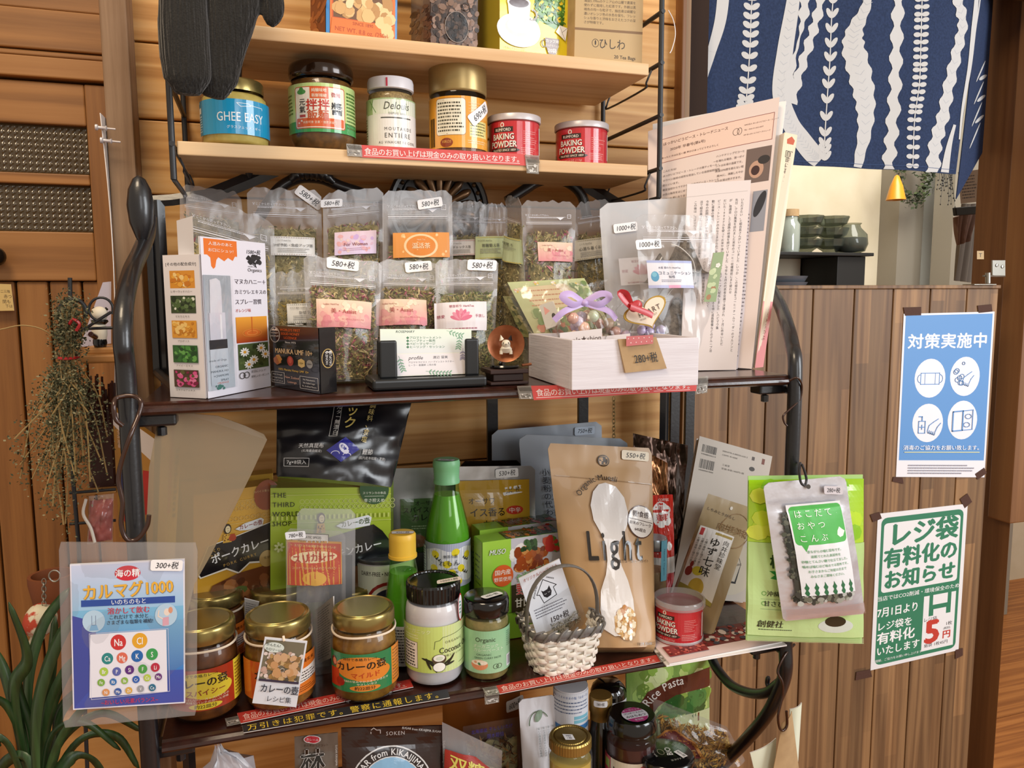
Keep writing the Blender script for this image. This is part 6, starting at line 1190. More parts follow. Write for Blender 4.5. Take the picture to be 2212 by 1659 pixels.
# curry cartons
M('curry_yellow', '#c99a35', .4, coat=.3); M('curry_green', '#8fa53a', .4, coat=.3)
def cbox(lab, tl, tr, yb, Y, h, mat, cv, dy=.03, **k):
    q = Q(at(*tl, Y), at(*tr, Y+.005), colz(tr[0], Y+.005, ZD), colz(tl[0], Y, ZD)); t = carton('curry_box', lab, 'box', q, V((.0, dy, 0)), mat)
    if cv: cv.build('front_print', t, q, mat='print_gloss', rect=(0, 0, 1, pb(q, tl[0]+80, yb)[1]))
    return t, q
def lady(c, x, y, s=1, pot=True):
    c.E(x, y, 9*s, 13*s, '#2a1d14'); c.E(x+1*s, y+1*s, 6*s, 9*s, '#e8d6a8'); c.L([(x-2*s, y-1*s), (x+4*s, y-1*s)], .8*s, '#2a1d14'); c.L([(x, y+5*s), (x+3*s, y+5*s)], 1*s, '#7c2c20'); c.P([(x-9*s, y+12*s), (x+7*s, y+12*s), (x+10*s, y+34*s), (x-11*s, y+34*s)], '#d8a83c'); c.blobs(x-8*s, y+14*s, x+7*s, y+32*s, 12, 1.6*s, ['#6c3c1c'])
    if pot: c.E(x+12*s, y+24*s, 9*s, 8*s, '#b0401f'); c.R(x+6*s, y+14*s, x+18*s, y+17*s, '#b0401f')
def brand(c, x, y, s=1, col='#8c2f1c', rot=-7): c.P([(x-34*s, y+6*s), (x-10*s, y-6*s), (x+36*s, y-16*s), (x+44*s, y-10*s), (x+40*s, y+8*s), (x, y+14*s), (x-22*s, y+12*s)], '#e6e9ec'); c.T('カレーの壺', x+8*s, y, 15*s, col, b=1.8, rot=rot, sx=.86)
c = Cv(165, 255); c.R(0, 0, 165, 255, '#d6a63e', '#cf9a30'); 
for r_ in (34, 44, 66): 
    for k in range(14): c.ring(8+k*12, r_, 4.4, 4.4, 1.1, '#e6c472')
c.R(0, 26, 165, 27, '#e6c472'); c.R(0, 76, 165, 77, '#e6c472'); c.E(158, 22, 28, 34, '#9c4a20'); c.T('スパイス香る', 146, 12, 6, '#e8c890'); c.P([(30, 118), (76, 108), (165, 84), (165, 176), (120, 172), (96, 192), (70, 178), (14, 190), (6, 176)], '#ece6d8'); c.P([(32, 120), (76, 110), (165, 86), (165, 172), (120, 168), (96, 188), (70, 174), (16, 187), (9, 176)], '#17151a')
c.T('ポークカレー', 100, 138, 25, '#f2f2f2', b=1.5, rot=-12, sx=.86); c.T('PORK CURRY', 100, 160, 9, '#c8a050', rot=-12, sp=2, b=.4); c.T('じっくり', 40, 132, 9, '#c8a050', rot=-12, b=.6); c.T('ナスの', 38, 144, 9.5, '#c8a050', rot=-12, b=.8)
lady(c, 72, 86, .9); brand(c, 116, 84, .8); c.P([(40, 210), (96, 190), (165, 180), (165, 255), (20, 255)], '#6c3c20'); c.blobs(40, 205, 160, 250, 22, 9, ['#8c5430', '#5a2f18', '#a86c3c', '#5c6c34']); c.E(158, 166, 17, 19, '#b8975c'); c.T('化学', 158, 164, 7, '#4a3820')
cbox('yellow and black pork curry box behind the frosted sleeve', (418, 1070), (583, 1046), 1300, .84, 0, 'curry_yellow', c); cbox('brown topped curry box just behind the yellow pork curry box', (424, 1040), (590, 1022), 1300, .885, 0, 'curry_yellow', None, .025)
c = Cv(260, 250); c.R(0, 0, 260, 250, '#a9bd3c', '#9ab030')
for r_ in (30, 42):
    for k in range(20): c.ring(66+k*10.4, r_, 4.6, 4.6, 1.1, '#d3dc84')
for k in range(26): c.R(k*10+2, 58, k*10+6, 68, '#c3cf68')
c.R(0, 14, 260, 15, '#cfd97c'); c.R(0, 74, 260, 75, '#cfd97c'); c.E(222, 4, 33, 34, '#2c5430'); c.T('スリランカの食品', 222, 12, 6.6, '#e8ecd8'); c.R(200, 19, 244, 19.8, '#e8ecd8'); c.T('辛さ控えめ', 222, 29, 9.4, '#e8ecd8', b=1)
for i, s_ in enumerate(('THE', 'THIRD', 'WORLD', 'SHOP')): c.T(s_, 4, 14+i*20, 14.5, '#232a16', a='l', b=.5, sp=1)
c.P([(120, 110), (220, 84), (240, 100), (260, 128), (260, 160), (120, 200), (100, 150)], '#17191c'); c.T('チキンカレー', 178, 140, 24, '#eeeeee', b=1.5, rot=-10, sx=.86); lady(c, 106, 66, .95, False); brand(c, 172, 78, 1., '#3c5424'); c.P([(60, 210), (150, 180), (260, 170), (260, 250), (60, 250)], '#5c3a1c')
for k in range(7): c.E(18+math.cos(k*.9)*7, 124+math.sin(k*.9)*7, 4.5, 2.6, '#d8e0a0', 10, rot=math.degrees(k*.9))
cbox('lime green curry box with large THE THIRD WORLD SHOP lettering', (584, 1054), (844, 1052), 1300, .83, 0, 'curry_green', c); cbox('green curry box standing close behind the lime green one', (600, 1040), (850, 1036), 1300, .875, 0, 'curry_green', None, .02)
# frosted hanging sleeve
S = Q(at(347, 893, .715), at(585, 900, .745), at(470, 1290, .755), at(330, 1300, .715), lambda u, v: .004*math.sin(u*4+v*2)); t = root('frosted_sleeve', 'large frosted translucent plastic sleeve standing at the left end of the middle shelf', 'sleeve', colz(330, .72, ZD))
vs = []; n_ = 16; pts = [(343, 897), (395, 892), (470, 898), (530, 920), (570, 938), (577, 950), (540, 1030), (500, 1110), (455, 1200), (420, 1262), (404, 1330), (402, 1400), (330, 1400), (318, 1250), (317, 1120), (322, 1010)]
top = [at(x, y, .722+.035*(x-320)/260) for x, y in pts]; MBf = [p+V((0, .0012, 0)) for p in top]; n_ = len(top)
mk('sleeve', top+MBf, [tuple(range(n_)), tuple(range(2*n_-1, n_-1, -1))]+[(i, n_+i, n_+(i+1) % n_, (i+1) % n_) for i in range(n_)], 'film_smoke', t, cols=[(0, 0, 0, 1)]*2*n_)
S = Q(at(350, 905, .80), at(395, 905, .80), at(372, 1300, .80), at(335, 1300, .80)); t = root('printed_sheet', 'curled yellow sheet with red and black print inside the frosted sleeve', 'paper', S.ce); S.bul = lambda u, v: .006*math.sin(u*3); pouch('sheet', t, S, 'paper', 0, 0, 8, 10, back=-1, thick=.0006); c = Cv(45, 395, 20); c.R(0, 0, 45, 395, '#d8b860', '#c9ba72'); c.rows(22, 20, 30, 200, 14, '#c86040', .7); c.rows(34, 60, 42, 210, 12, '#4c4434', .6); c.build('print', t, S)
# aromatic spice packet in frosted bags
S = stand(642, 768, 1098, 640, 766, .80, ZD, .0, yt2=1100); S.bul = pillow(.004, .1); t = root('spice_packet', 'frosted bag with dark contents behind the red spice packet', 'packet', S.ce); pouch('bag', t, S, 'film_frost', .03, 0); MB().box8([S(u, v, -.001) for u, v in ((.55, .3), (.95, .3), (.95, .9), (.55, .9))]+[S(u, v, -.004) for u, v in ((.55, .3), (.95, .3), (.95, .9), (.55, .9))]).build('contents', 'black_wood', t)
S = stand(617, 746, 1141, 620, 748, .785, ZD, .0, yt2=1148); S.bul = pillow(.006, .1, seed=5, wr=.0012); t = root('spice_packet', 'clear packet with orange red spice card and small price sticker, leaning on green box', 'packet', S.ce)
c = Cv(128, 125, 20); c.R(12, 10, 92, 30, '#17161a'); c.R(13.5, 11.5, 90.5, 30, '#e8e2da'); c.T('AROMATIC SPICES', 50, 18, 7.4, '#2c2a28', b=.6, sx=.84); c.T('アロマティックスパイス', 54, 27, 5.6, '#2c2a28', sx=.95); c.R(2, 26, 120, 125, '#d99a38'); c.R(4, 31, 118, 125, '#c2401f'); c.T('スリランカの家庭で使われている', 62, 38, 6, '#ecc890', b=.3, rot=2); c.T('カレースパイスのセット', 64, 46, 5.6, '#ecc890', b=.3); c.E(60, 62, 50, 13, '#ead2a4', 28, rot=-4); c.T('スリカレー', 60, 63, 20, '#b0351c', b=2, rot=-7, sx=.92); c.T('ココナツはいけるよわたしのスリ', 60, 86, 6.4, '#ecc890'); c.E(60, 110, 26, 16, '#e0a83c'); c.build('card', t, S, off=-.0014, mat='print', rect=(0, 0, 1, pb(S, 680, 1266)[1]), tg=4e-4); pouch('bag', t, S, 'film_clear', .03, 0, milk=milkf(.1, .12, .15, .02)); sticker(t, S, .16, .04, .02, '780+税', -8)
# tin
C, R, H = cylspot(834, 0, ZD, 132, 1190, Y=.845); M('tin_steel', '#8a8f93', .28, metal=.85); M('tin_dark', '#3c3f42', .35, metal=.6)
t = root('coconut_milk_tin', 'dairy free tin can with ring pull lid behind the yellow capped bottle', 'can', C)
MB().lathe(C, [(0, 0), (R*.98, .001), (R*.98, H-.004)], 44).build('can_body', 'can_lid', t, smooth=True)
MB().lathe(C, [(R*.98, H-.005), (R*1.02, H-.004), (R*1.02, H-.0005), (R*.99, H), (R*.95, H-.003), (R*.9, H-.0035), (R*.86, H-.0025), (R*.6, H-.0028), (R*.58, H-.0022), (0, H-.0025)], 44).build('lid', 'tin_steel', t, smooth=True); MB().tube([C+V((R*.25*math.cos(a)+R*.35, R*.14*math.sin(a)-R*.3, H+.0005)) for a in [2*PI*k/14 for k in range(14)]], .0011, 6, closed=True).build('ring_pull', 'tin_steel', t, smooth=True)
S = Cyl(C, R*.985, ZD+.004, ZD+H-.006, 2.9); c = Cv(200, 150, 26); c.R(0, 0, 200, 150, '#cdd2bc'); c.R(0, 0, 26, 150, '#d6c36a'); c.T('DAIRY-FREE • NO ADDED', 96, 14, 11, '#3c3430', b=1, sx=.8); c.ring(110, 70, 50, 38, 6, '#8c2a24'); c.ring(110, 70, 40, 30, 2, '#e8dcc8'); c.E(110, 70, 38, 28, '#2a2c3c', 28); c.T('IM', 96, 68, 24, '#d8d4cc', b=2, sh=.2); c.build('label', t, S, mat='print_gloss')
# bottles
M('lemon_green', '#5fae3c', .25, coat=.7); M('cap_green', '#7fc08a', .4); M('cap_yellow', '#e6b83c', .4); M('dark_green', '#1d4a18', .15, coat=.6); M('green_lo', '#6fae3c', .3, coat=.6)
def bottle(lab, C, R, H, prof, fillz, capprof, capm, lm='glass_green'):
    t = root('lemon_juice_bottle', lab, 'bottle', C); MB().lathe(C, [(r*R, z*H) for r, z in prof], 36).build('glass_body', lm, t, smooth=True)
    MB().lathe(C, [(.0005, .003)]+[(r*R-.0012, max(z*H, .003)) for r, z in fillprof(prof, fillz)]+[(.0005, fillz*H)], 36).build('juice', 'green_lo', t, smooth=True)
    MB().lathe(C, [(r*R, z*H) for r, z in capprof], 36).build('cap', capm, t, smooth=True)
    z = [p for p in capprof if p[0] > 0][-1]
    return t
def zf(py): return (upz(C, py).z-ZD)/H
C, R, H = cylspot(970, 0, ZD, 97, 992, Y=.83); b = zf(1158)
t = bottle('tall green lemon juice bottle with pale green cap and lemon patterned label', C, R, H, [(.8, 0), (.97, .015), (1, .04), (1, b), (.96, b+.05), (.72, zf(1090)), (.56, zf(1060)), (.53, zf(1044))], zf(1066), [(.52, zf(1043)), (.58, zf(1042)), (.58, zf(1036)), (.55, zf(1034)), (.58, .955), (.6, .965), (.6, .985), (.56, 1.), (0, 1.)], 'cap_green')
S = Cyl(C, R*1.006, ZD+H*zf(1252), ZD+H*zf(1160), 3.0); c = Cv(160, 100, 26); c.R(0, 0, 160, 100, '#b9bdcf');
for k in range(40): c.R(k*4, 0, k*4+1.2, 100, '#9aa0b8'); c.z -= 1
c.z += 1; c.P([(0, 18)]+[(x, 14+4*math.sin(x*.09)) for x in range(0, 161, 10)]+[(160, 86)]+[(x, 86+4*math.sin(x*.09+2)) for x in range(160, -1, -10)], '#e6e6e8')
for x, y, a in ((50, 24, 20), (98, 20, -20), (46, 56, 0), (112, 58, 30), (78, 46, 10), (60, 86, -10), (104, 86, 20), (88, 66, 0), (130, 30, 10)): c.E(x, y, 10, 8.4, '#e9d42c', 14, rot=a)
for x, y in ((56, 32), (44, 64), (122, 66), (54, 84), (124, 36)):
    for k in range(5): c.E(x-6+k*3, y-3+k*1.6+(k % 2)*3, 3.4, 1.1, '#26261f', 8, rot=-50+100*(k % 2))
c.T('無茶々園', 86, 28, 8, '#2c2c2c'); c.T('れもん', 84, 43, 15, '#2c2c2c', b=.4, sp=1); c.T('MUCHACHAEN', 86, 56, 4.2, '#2c2c2c', sp=.4); c.T('LEMON', 88, 64, 8, '#2c2c2c', b=.8, sp=1); c.rows(66, 70, 104, 80, 2, '#55555c', .4); c.R(2, 10, 22, 92, '#dfe6ea'); c.rows(4, 14, 20, 88, 12, '#6c7c7c', .4); c.build('label', t, S, mat='print_gloss')
sc_ = Q(C+V((-.012, -.006, H+.0008)), C+V((.004, -.016, H+.0008)), C+V((.008, -.009, H+.0008)), C+V((-.008, .0, H+.0008))); c = Cv(40, 18); c.R(0, 0, 40, 18, '#e6dfe2', rd=3); c.T('500+税', 20, 9, 9, '#222222'); c.build('price_sticker', t, flip(sc_), off=.0002)
C, R, H = cylspot(875, 0, ZD, 88, 1150, Y=.785)
t = bottle('small green bottle with bright yellow cap behind the coconut jar', C, R, H, [(.8, 0), (.97, .015), (1, .05), (1, zf(1330)), (.93, zf(1300)), (.68, zf(1225)), (.6, zf(1205))], zf(1232), [(.6, zf(1204)), (.70, zf(1202)), (.70, zf(1196)), (.66, zf(1195)), (.66, .95), (.66, .985), (.6, 1.), (0, 1.)], 'cap_yellow')
S = Cyl(C, R*1.006, ZD+H*.02, ZD+H*zf(1335), 2.6); c = Cv(120, 90, 22); c.R(0, 0, 120, 90, '#d8dad6'); c.rows(6, 6, 114, 84, 12, '#3c3c3c', .45); c.build('label', t, S)
sc_ = Q(C+V((-.012, -.004, H+.0008)), C+V((.010, -.010, H+.0008)), C+V((.012, -.003, H+.0008)), C+V((-.010, .004, H+.0008))); c = Cv(44, 14); c.R(0, 0, 44, 14, '#e6dfe2', rd=3); c.T('450+税', 22, 7, 9, '#222222'); c.build('price_sticker', t, flip(sc_), off=.0002)
# spice curry pouches
M('grey_foil', '#8e8d8b', .35, metal=.5, bs=20, bstr=.4, bd=.003)
S = stand(846, 1034, 1012, 845, 1034, .905, ZD, .0, yt2=1008); c = Cv(188, 180, 26); c.R(18, 66, 170, 180, '#3f5a2e'); c.T('オーサワ', 70, 76, 11, '#20281a', b=.4); c.T('スパイス香る', 64, 90, 14, '#20281a', b=.8); c.T('カレー', 66, 106, 17, '#20281a', b=1); c.rows(40, 122, 110, 132, 2, '#8c9c74'); c.E(50, 156, 20, 14, '#7c4c2c')
t = foil('curry_pouch', 'silver topped pouch with dark green panel behind the lemon bottle', 'pouch', S, 'grey_foil', c, seed=21, top=.18, xm=940, yb=1190); sticker(t, S, *pb(S, 1012, 1022), .026, '530+税', -8)
S = stand(996, 1124, 996, 996, 1124, .935, ZD, .0, yt2=994); foil('curry_pouch', 'dark steel grey pouch of which only the top edge shows behind the silver ones', 'pouch', S, 'dark_foil', None, seed=22)
S = stand(984, 1156, 1008, 980, 1156, .88, ZD, .0, yt2=1006); c = Cv(172, 180, 26); c.R(0, 30, 158, 180, '#c69a2c'); c.T('オーサワ', 54, 74, 15, '#3c2f14', b=.4, sx=.95); c.T('イス香る', 66, 98, 20, '#2c2412', b=1.1, sx=.95); c.T('カレー', 80, 122, 17, '#2c2412', b=1); c.E(124, 96, 19, 9.5, '#c0351f', 24); c.T('中辛', 124, 96, 12, '#f0e8dc', b=1.4, sx=1.1); c.E(56, 156, 24, 14, '#8c4c24')
t = foil('curry_pouch', 'gold curry pouch with silver edges and red oval spice mark', 'pouch', S, 'silver_foil', c, seed=23, top=.17, xm=1070, yb=1188); sticker(t, S, *pb(S, 1094, 1021), .030, '530+税', -3); sticker(t, S, *pb(S, 1106, 1058), .026, '530+税', -8)
# rice flour pouches
M('pale_foil', '#aeb4bd', .33, metal=.35, bs=14, bstr=.3, bd=.004)
S = stand(1062, 1300, 930, 1066, 1300, .955, ZD, .0, yt2=910); t = foil('flour_pouch', 'pale blue silver pouch at the very back with a 750 price sticker', 'pouch', S, 'pale_foil', None, seed=24, rt=.04); sticker(t, S, *pb(S, 1262, 930), .030, '750+税', 0, bg='#b9c4d2')
S = stand(1120, 1356, 938, 1150, 1360, .905, ZD, .0, yt2=948); c = Cv(236, 380, 28); c.T('米粉パン、天ぷら、菓子', 66, 70, 16.5, '#34363c', a='l', vert=True, b=.3, sp=.5); c.T('小麦粉の代わりとして', 48, 70, 16.5, '#34363c', a='l', vert=True, b=.3, sp=.5); c.T('玄米粉', 92, 200, 60, '#232428', a='l', vert=True, b=.4, sx=.9)
foil('flour_pouch', 'silver rice flour pouch with vertical handwriting left of the muesli bag', 'pouch', S, 'pale_foil', c, seed=25, rt=.05, xm=1190, yb=1318)
# muesli
M('kraft_foil', '#b38e63', .42, spec=.5, coat=.15, bs=12, bstr=.35, bd=.004)
S = Q(at(1182, 957, .80), at(1408, 968, .80), atz(1416, 1409, ZD), colz(1236, .742, ZD)); S.bul = pillow(.018, .1, wr=.002, seed=31, bot=.03)
c = Cv(226, 440, 30); c.E(116, 34, 13, 13, '#3c3026', 28); c.ring(116, 34, 10, 10, 1, '#b38e63'); c.blobs(109, 27, 123, 41, 10, 2, ['#b38e63']); c.L([(8, 70), (222, 84)], 1.2, '#9a7850')
spoon = [(113, 84), (136, 92), (152, 116), (157, 148), (152, 176), (140, 198), (128, 214), (126, 236), (132, 262), (146, 292), (158, 330), (160, 372), (146, 400), (104, 404), (78, 390), (72, 350), (78, 312), (92, 280), (98, 250), (98, 220), (90, 196), (76, 166), (74, 134), (84, 104), (98, 88)]
c.P(spoon, '#dcd6d2'); c.T('Organic Muesli', 114, 142, 18, '#33271c', arc=(64, -156), b=.7, sx=.9)
c.T('Light', 124, 218, 88, '#221a14', sp=8, b=1, sx=.58)
c.E(190, 168, 35, 36, '#4a2018', 30); c.E(190, 168, 33, 34, '#e9e3dd', 30); c.T('軽!食感', 190, 152, 14.5, '#3c1c16', b=1, rot=8, sx=.9); c.L([(160, 160), (220, 171)], 1.4, '#3c1c16'); c.T('お米のフレーク', 188, 173, 8.4, '#3c1c16', b=.4, rot=9); c.T('64%配合', 186, 186, 8.4, '#3c1c16', b=.4, rot=9); c.T('有機ミューズリー ライト', 160, 252, 8, '#3a2c20', b=.4)
c.E(136, 378, 30, 34, '#b88a54', 28); c.blobs(108, 346, 164, 410, 120, 5.4, ['#e0cfae', '#d0a668', '#ece0c8', '#b87c3c', '#d8b888', '#f0e8d8'], mask=lambda x, y: (x-136)**2/30**2+(y-378)**2/34**2 < .86, el=1.2); c.T('FROM FRANCE', 190, 420, 8.4, '#33271c', b=1, sx=.8, sp=1)
t = foil('muesli_pouch', 'tall kraft brown organic muesli pouch with white spoon silhouette', 'pouch', S, 'kraft_foil', c, rt=.015); sticker(t, S, .83, .045, .03, '550+税', 3, bg='#e6d8c0')
# vegetable curry boxes
M('lime_card', '#8cc43c', .4, coat=.3)
def vbox(lab, tl, tr, Y, cv):
    q = Q(at(*tl, Y), at(*tr, Y), colz(tr[0], Y, ZD), colz(tl[0]+1, Y, ZD)); d = V((-.002, .027, 0)); t = carton('vegetable_curry_box', lab, 'box', q, d, 'lime_card'); cv.build('front_print', t, q, mat='print_gloss', rect=(0, 0, 1, pb(q, 1120, tl[1]+148)[1]))
    s_ = side(q, d, 't'); c2 = Cv(167, 26); c2.R(52, 0, 167, 26, '#3c4c30'); c2.blobs(56, 2, 164, 24, 40, 5, ['#2c5a28', '#b8342c', '#d8843c', '#4c6c3c']); c2.z += 1; c2.T('野菜てづくみ', 100, 15, 13, '#eee8e0', b=2.6, sx=.9); c2.z += 2; c2.T('野菜てづくみ', 100, 15, 13, '#3a1c10', b=.6, sx=.9); c2.build('top_print', t, s_, mat='print_gloss')
    sl = side(q, d, 'l'); c3 = Cv(26, 150); c3.R(0, 0, 26, 150, '#a9c84c', '#7c9c34'); c3.rows(5, 20, 22, 70, 6, '#5c7c2c', .3); c3.T('甘口', 13, 110, 12, '#1c1c14', vert=True, b=1.4); c3.R(14, 96, 24, 136, '#a83020'); c3.build('side_print', t, sl, mat='print_gloss'); return t, q
c = Cv(167, 150); c.R(0, 0, 167, 150, '#a5d04a', '#7cc034'); c.P([(60, 0), (167, 0), (167, 62), (150, 78), (60, 96)], '#c8c4cc'); c.blobs(62, 12, 120, 40, 24, 7, ['#efeae4', '#e2dcd4']); c.E(108, 44, 42, 30, '#dcdce6', 28); c.blobs(72, 26, 136, 70, 60, 7, ['#b8602c', '#a0481f', '#c87c3c', '#8c3c1c', '#d09050']); c.blobs(84, 10, 112, 26, 20, 5, ['#2c4a28', '#3c6434', '#1f3a1f']); c.blobs(136, 4, 165, 40, 12, 8, ['#c83c34', '#d85c44', '#5c8c3c'])
c.T('MUSO', 30, 22, 15, '#234c1c', b=3, sh=.25, sx=.84); c.z += 2; c.T('MUSO', 30, 22, 15, '#f2f4ec', b=.8, sh=.25, sx=.84); c.E(42, 72, 22, 22, '#d8602c', 28); c.T('国内産', 42, 65, 11.5, '#f4ece0', b=1.2); c.T('野菜使用', 42, 79, 9.4, '#f4ece0', b=1); c.z += 1; c.T('食塩無添加', 106, 74, 17, '#f2f0e8', b=3, rot=-14, sx=.86); c.z += 2; c.T('食塩無添加', 106, 74, 17, '#5c9c54', b=.8, rot=-14, sx=.86)
c.R(60, 94, 167, 150, '#3c3224'); c.z += 1; c.T('野菜', 92, 104, 26, '#f2eae4', b=3.2, sx=.86); c.z += 2; c.T('野菜', 92, 104, 26, '#c02c2c', b=1, sx=.86); c.T('甘口カレー', 110, 132, 20, '#f0ece4', b=2, sx=.86)
vbox('green vegetable curry box in front, photo of a curry bowl on it', (1042, 1172), (1210, 1149), .795, c)
vbox('second green vegetable curry box right behind the front one', (1036, 1146), (1203, 1124), .835, c)
# coffee bags at the right
S = stand(1368, 1486, 936, 1372, 1470, .875, ZD, .0, yt2=962); S.c[2] = colz(1462, .875, ZD); foil('coffee_bag', 'dark crumpled metallic coffee bag standing at the back right of the muesli', 'bag', S, 'dark_foil', None, wr=.008, B=.024, top=.08, seed=41, rt=.0)
S = stand(1382, 1442, 968, 1380, 1452, .855, ZD, -.01, yt2=1000); foil('coffee_bag', 'copper coloured crumpled foil bag squeezed between muesli and dark bag', 'bag', S, 'copper_foil', None, wr=.008, B=.014, top=.05, seed=42, rt=.0)
S = stand(1404, 1452, 1070, 1408, 1458, .835, ZD, .0, yt2=1068); c = Cv(60, 170, 22); c.R(0, 0, 60, 170, '#b8241c'); c.T('COFFEE', 34, 10, 8, '#ecd8d0', b=.6); c.E(26, 42, 24, 28, '#e2ddda', 20); c.E(40, 32, 12, 10, '#e2ddda', 14); c.E(40, 56, 12, 10, '#e2ddda', 14); c.T('川', 26, 28, 12, '#b8241c', b=1); c.T('珈琲', 28, 48, 16, '#b8241c', b=1.6, sx=.9)
for k in range(4): c.E(42+math.cos(k*1.57)*5, 110+math.sin(k*1.57)*5, 5, 5, '#e2ddda', 10)
c.R(0, 134, 60, 170, '#c8c4c0'); foil('drip_coffee_packet', 'flat red drip coffee packet with white cloud emblem beside the muesli', 'packet', S, 'can_red', c, wr=.002, B=.006, seed=43, rt=.0, xm=1430, yb=1240)
C, R, H = cylspot(1412, 0, ZD, 56, 1160, Y=.80); M('brown_jam', '#7c6448', .4, col2='#9c8464', ns=60)
t = jar('small_spice_jar', 'small clear jar with blue seal tape behind the clear lidded can', C, R, H, [(.8, 0), (1, .03), (1, .8), (.9, .85)], 'glass_thin', [(.92, .86), (.96, .87), (.96, .98), (.9, 1), (0, 1)], 'tin_steel', .6, 'brown_jam')
S = Cyl(C, R*1.05, ZD+H*.5, ZD+H*1.0, .55, turn=.75); c = Cv(20, 60, 22); c.R(0, 0, 20, 60, '#6cb4d0'); c.T('Natural Organic', 10, 32, 6, '#2c5c74', rot=90); c.build('seal_tape', t, S)
# book and yuzu packet
S = flat(Q(at(1511, 942, .90), at(1668, 986, .865), colz(1612, .80, ZD), colz(1448, .845, ZD))); t = root('recipe_book', 'cream book back cover with two barcodes leaning on the wooden partition', 'book', (S.c[2]+S.c[3])/2); M('page_edge', '#d9cdb8', .7)
dn = -S.n*.012; MB().box8([*S.c, *[p+dn*.12 for p in S.c]]).build('cover', 'paper', t); MB().box8([*[S(u, v, -.0016) for u, v in ((.01, .008), (.985, .008), (.985, .992), (.01, .992))], *[S(u, v, -.0118) for u, v in ((.01, .008), (.985, .008), (.985, .992), (.01, .992))]]).build('pages', 'page_edge', t); MB().box8([*[S(u, v, -.012) for u, v in ((0, 0), (1, 0), (1, 1), (0, 1))], *[S(u, v, -.0134) for u, v in ((0, 0), (1, 0), (1, 1), (0, 1))]]).build('back_cover', 'paper', t)
c = Cv(160, 400); c.R(0, 0, 160, 400, '#c9bfb4'); c.bars(10, 18, 42, 38); c.T('9784880206213', 26, 43, 5, '#333333'); c.bars(10, 56, 42, 80); c.T('1920095014000', 26, 85, 5, '#333333'); c.T('ISBN978-4-88020-620-2', 54, 22, 5.6, '#6c6660', a='l'); c.T('C0095 ¥1400E', 54, 32, 5.6, '#6c6660', a='l'); c.T('三省堂', 58, 58, 5.6, '#6c6660', a='l'); c.T('定価:本体1400円+税', 58, 68, 5.6, '#6c6660', a='l'); c.R(118, 16, 124, 26, '#5c5450'); c.R(140, 14, 146, 30, '#7c4c40'); c.E(122, 50, 6, 6, '#4c4844'); c.R(124, 74, 134, 88, '#8c6450')
c.E(120, 320, 46, 66, '#cfc4b0'); 
for a, b_ in (((86, 270), (94, 350)), ((112, 262), (124, 352)), ((104, 300), (86, 372))): c.L([a, ((a[0]+b_[0])/2+10, (a[1]+b_[1])/2), b_], 13, '#201c1c'); c.L([(a[0]+2, a[1]+4), ((a[0]+b_[0])/2+11, (a[1]+b_[1])/2), (b_[0]-1, b_[1]-4)], 9, '#c9beac')
c.build('print', t, S)
S = Q(at(1530, 1066, .845), at(1632, 1100, .83), atz(1538, 1380, ZD), colz(1436, .80, ZD)); S.bul = pillow(.008, .15, wr=.001, seed=51); t = root('yuzu_spice_packet', 'kraft backed yuzu spice packet with white label leaning on the barcode book', 'packet', (S.c[2]+S.c[3])/2); M('kraft_film', '#a08a66', .3, coat=.5, bs=30, bstr=.3)
pouch('packet', t, S, 'kraft_film', 0, 0); c = Cv(104, 290, 26); c.ring(78, 66, 30, 42, 1.8, '#8c6c44'); c.T('向井珍味堂', 78, 66, 20, '#8c6c44', b=.4, sx=.9, sp=-3); c.E(56, 17, 3, 4.5, '#d8d0c4', 12); c.T('しちみとうがらし', 40, 36, 8, '#4c3c2c', b=.4, rot=4)
lab_ = [(8, 78), (82, 80), (84, 232), (8, 232)]; c.P(lab_, '#e6e0da'); c.R(44, 84, 80, 90, '#a8904c'); c.R(12, 82, 20, 100, '#b83c3c'); c.T('ゆず七味', 50, 98, 23, '#1c1a18', a='l', vert=True, b=.9, sx=1.); c.T('向井珍味堂', 72, 96, 14, '#3a3632', a='l', vert=True, b=.2, sx=.9)
for k in range(3): c.T('七種の香味と柚子の香り', 33-k*9, 106, 6, '#5c5650', a='l', vert=True)
c.E(18, 186, 8, 11, '#8c2c1c'); c.E(20, 170, 4, 7, '#8c2c1c'); c.E(36, 182, 11, 10, '#d8c83c'); c.E(44, 216, 16, 20, '#c8a83c'); c.P([(8, 214), (84, 232), (84, 240), (8, 240)], '#a09038'); c.build('label', t, S, mat='print')
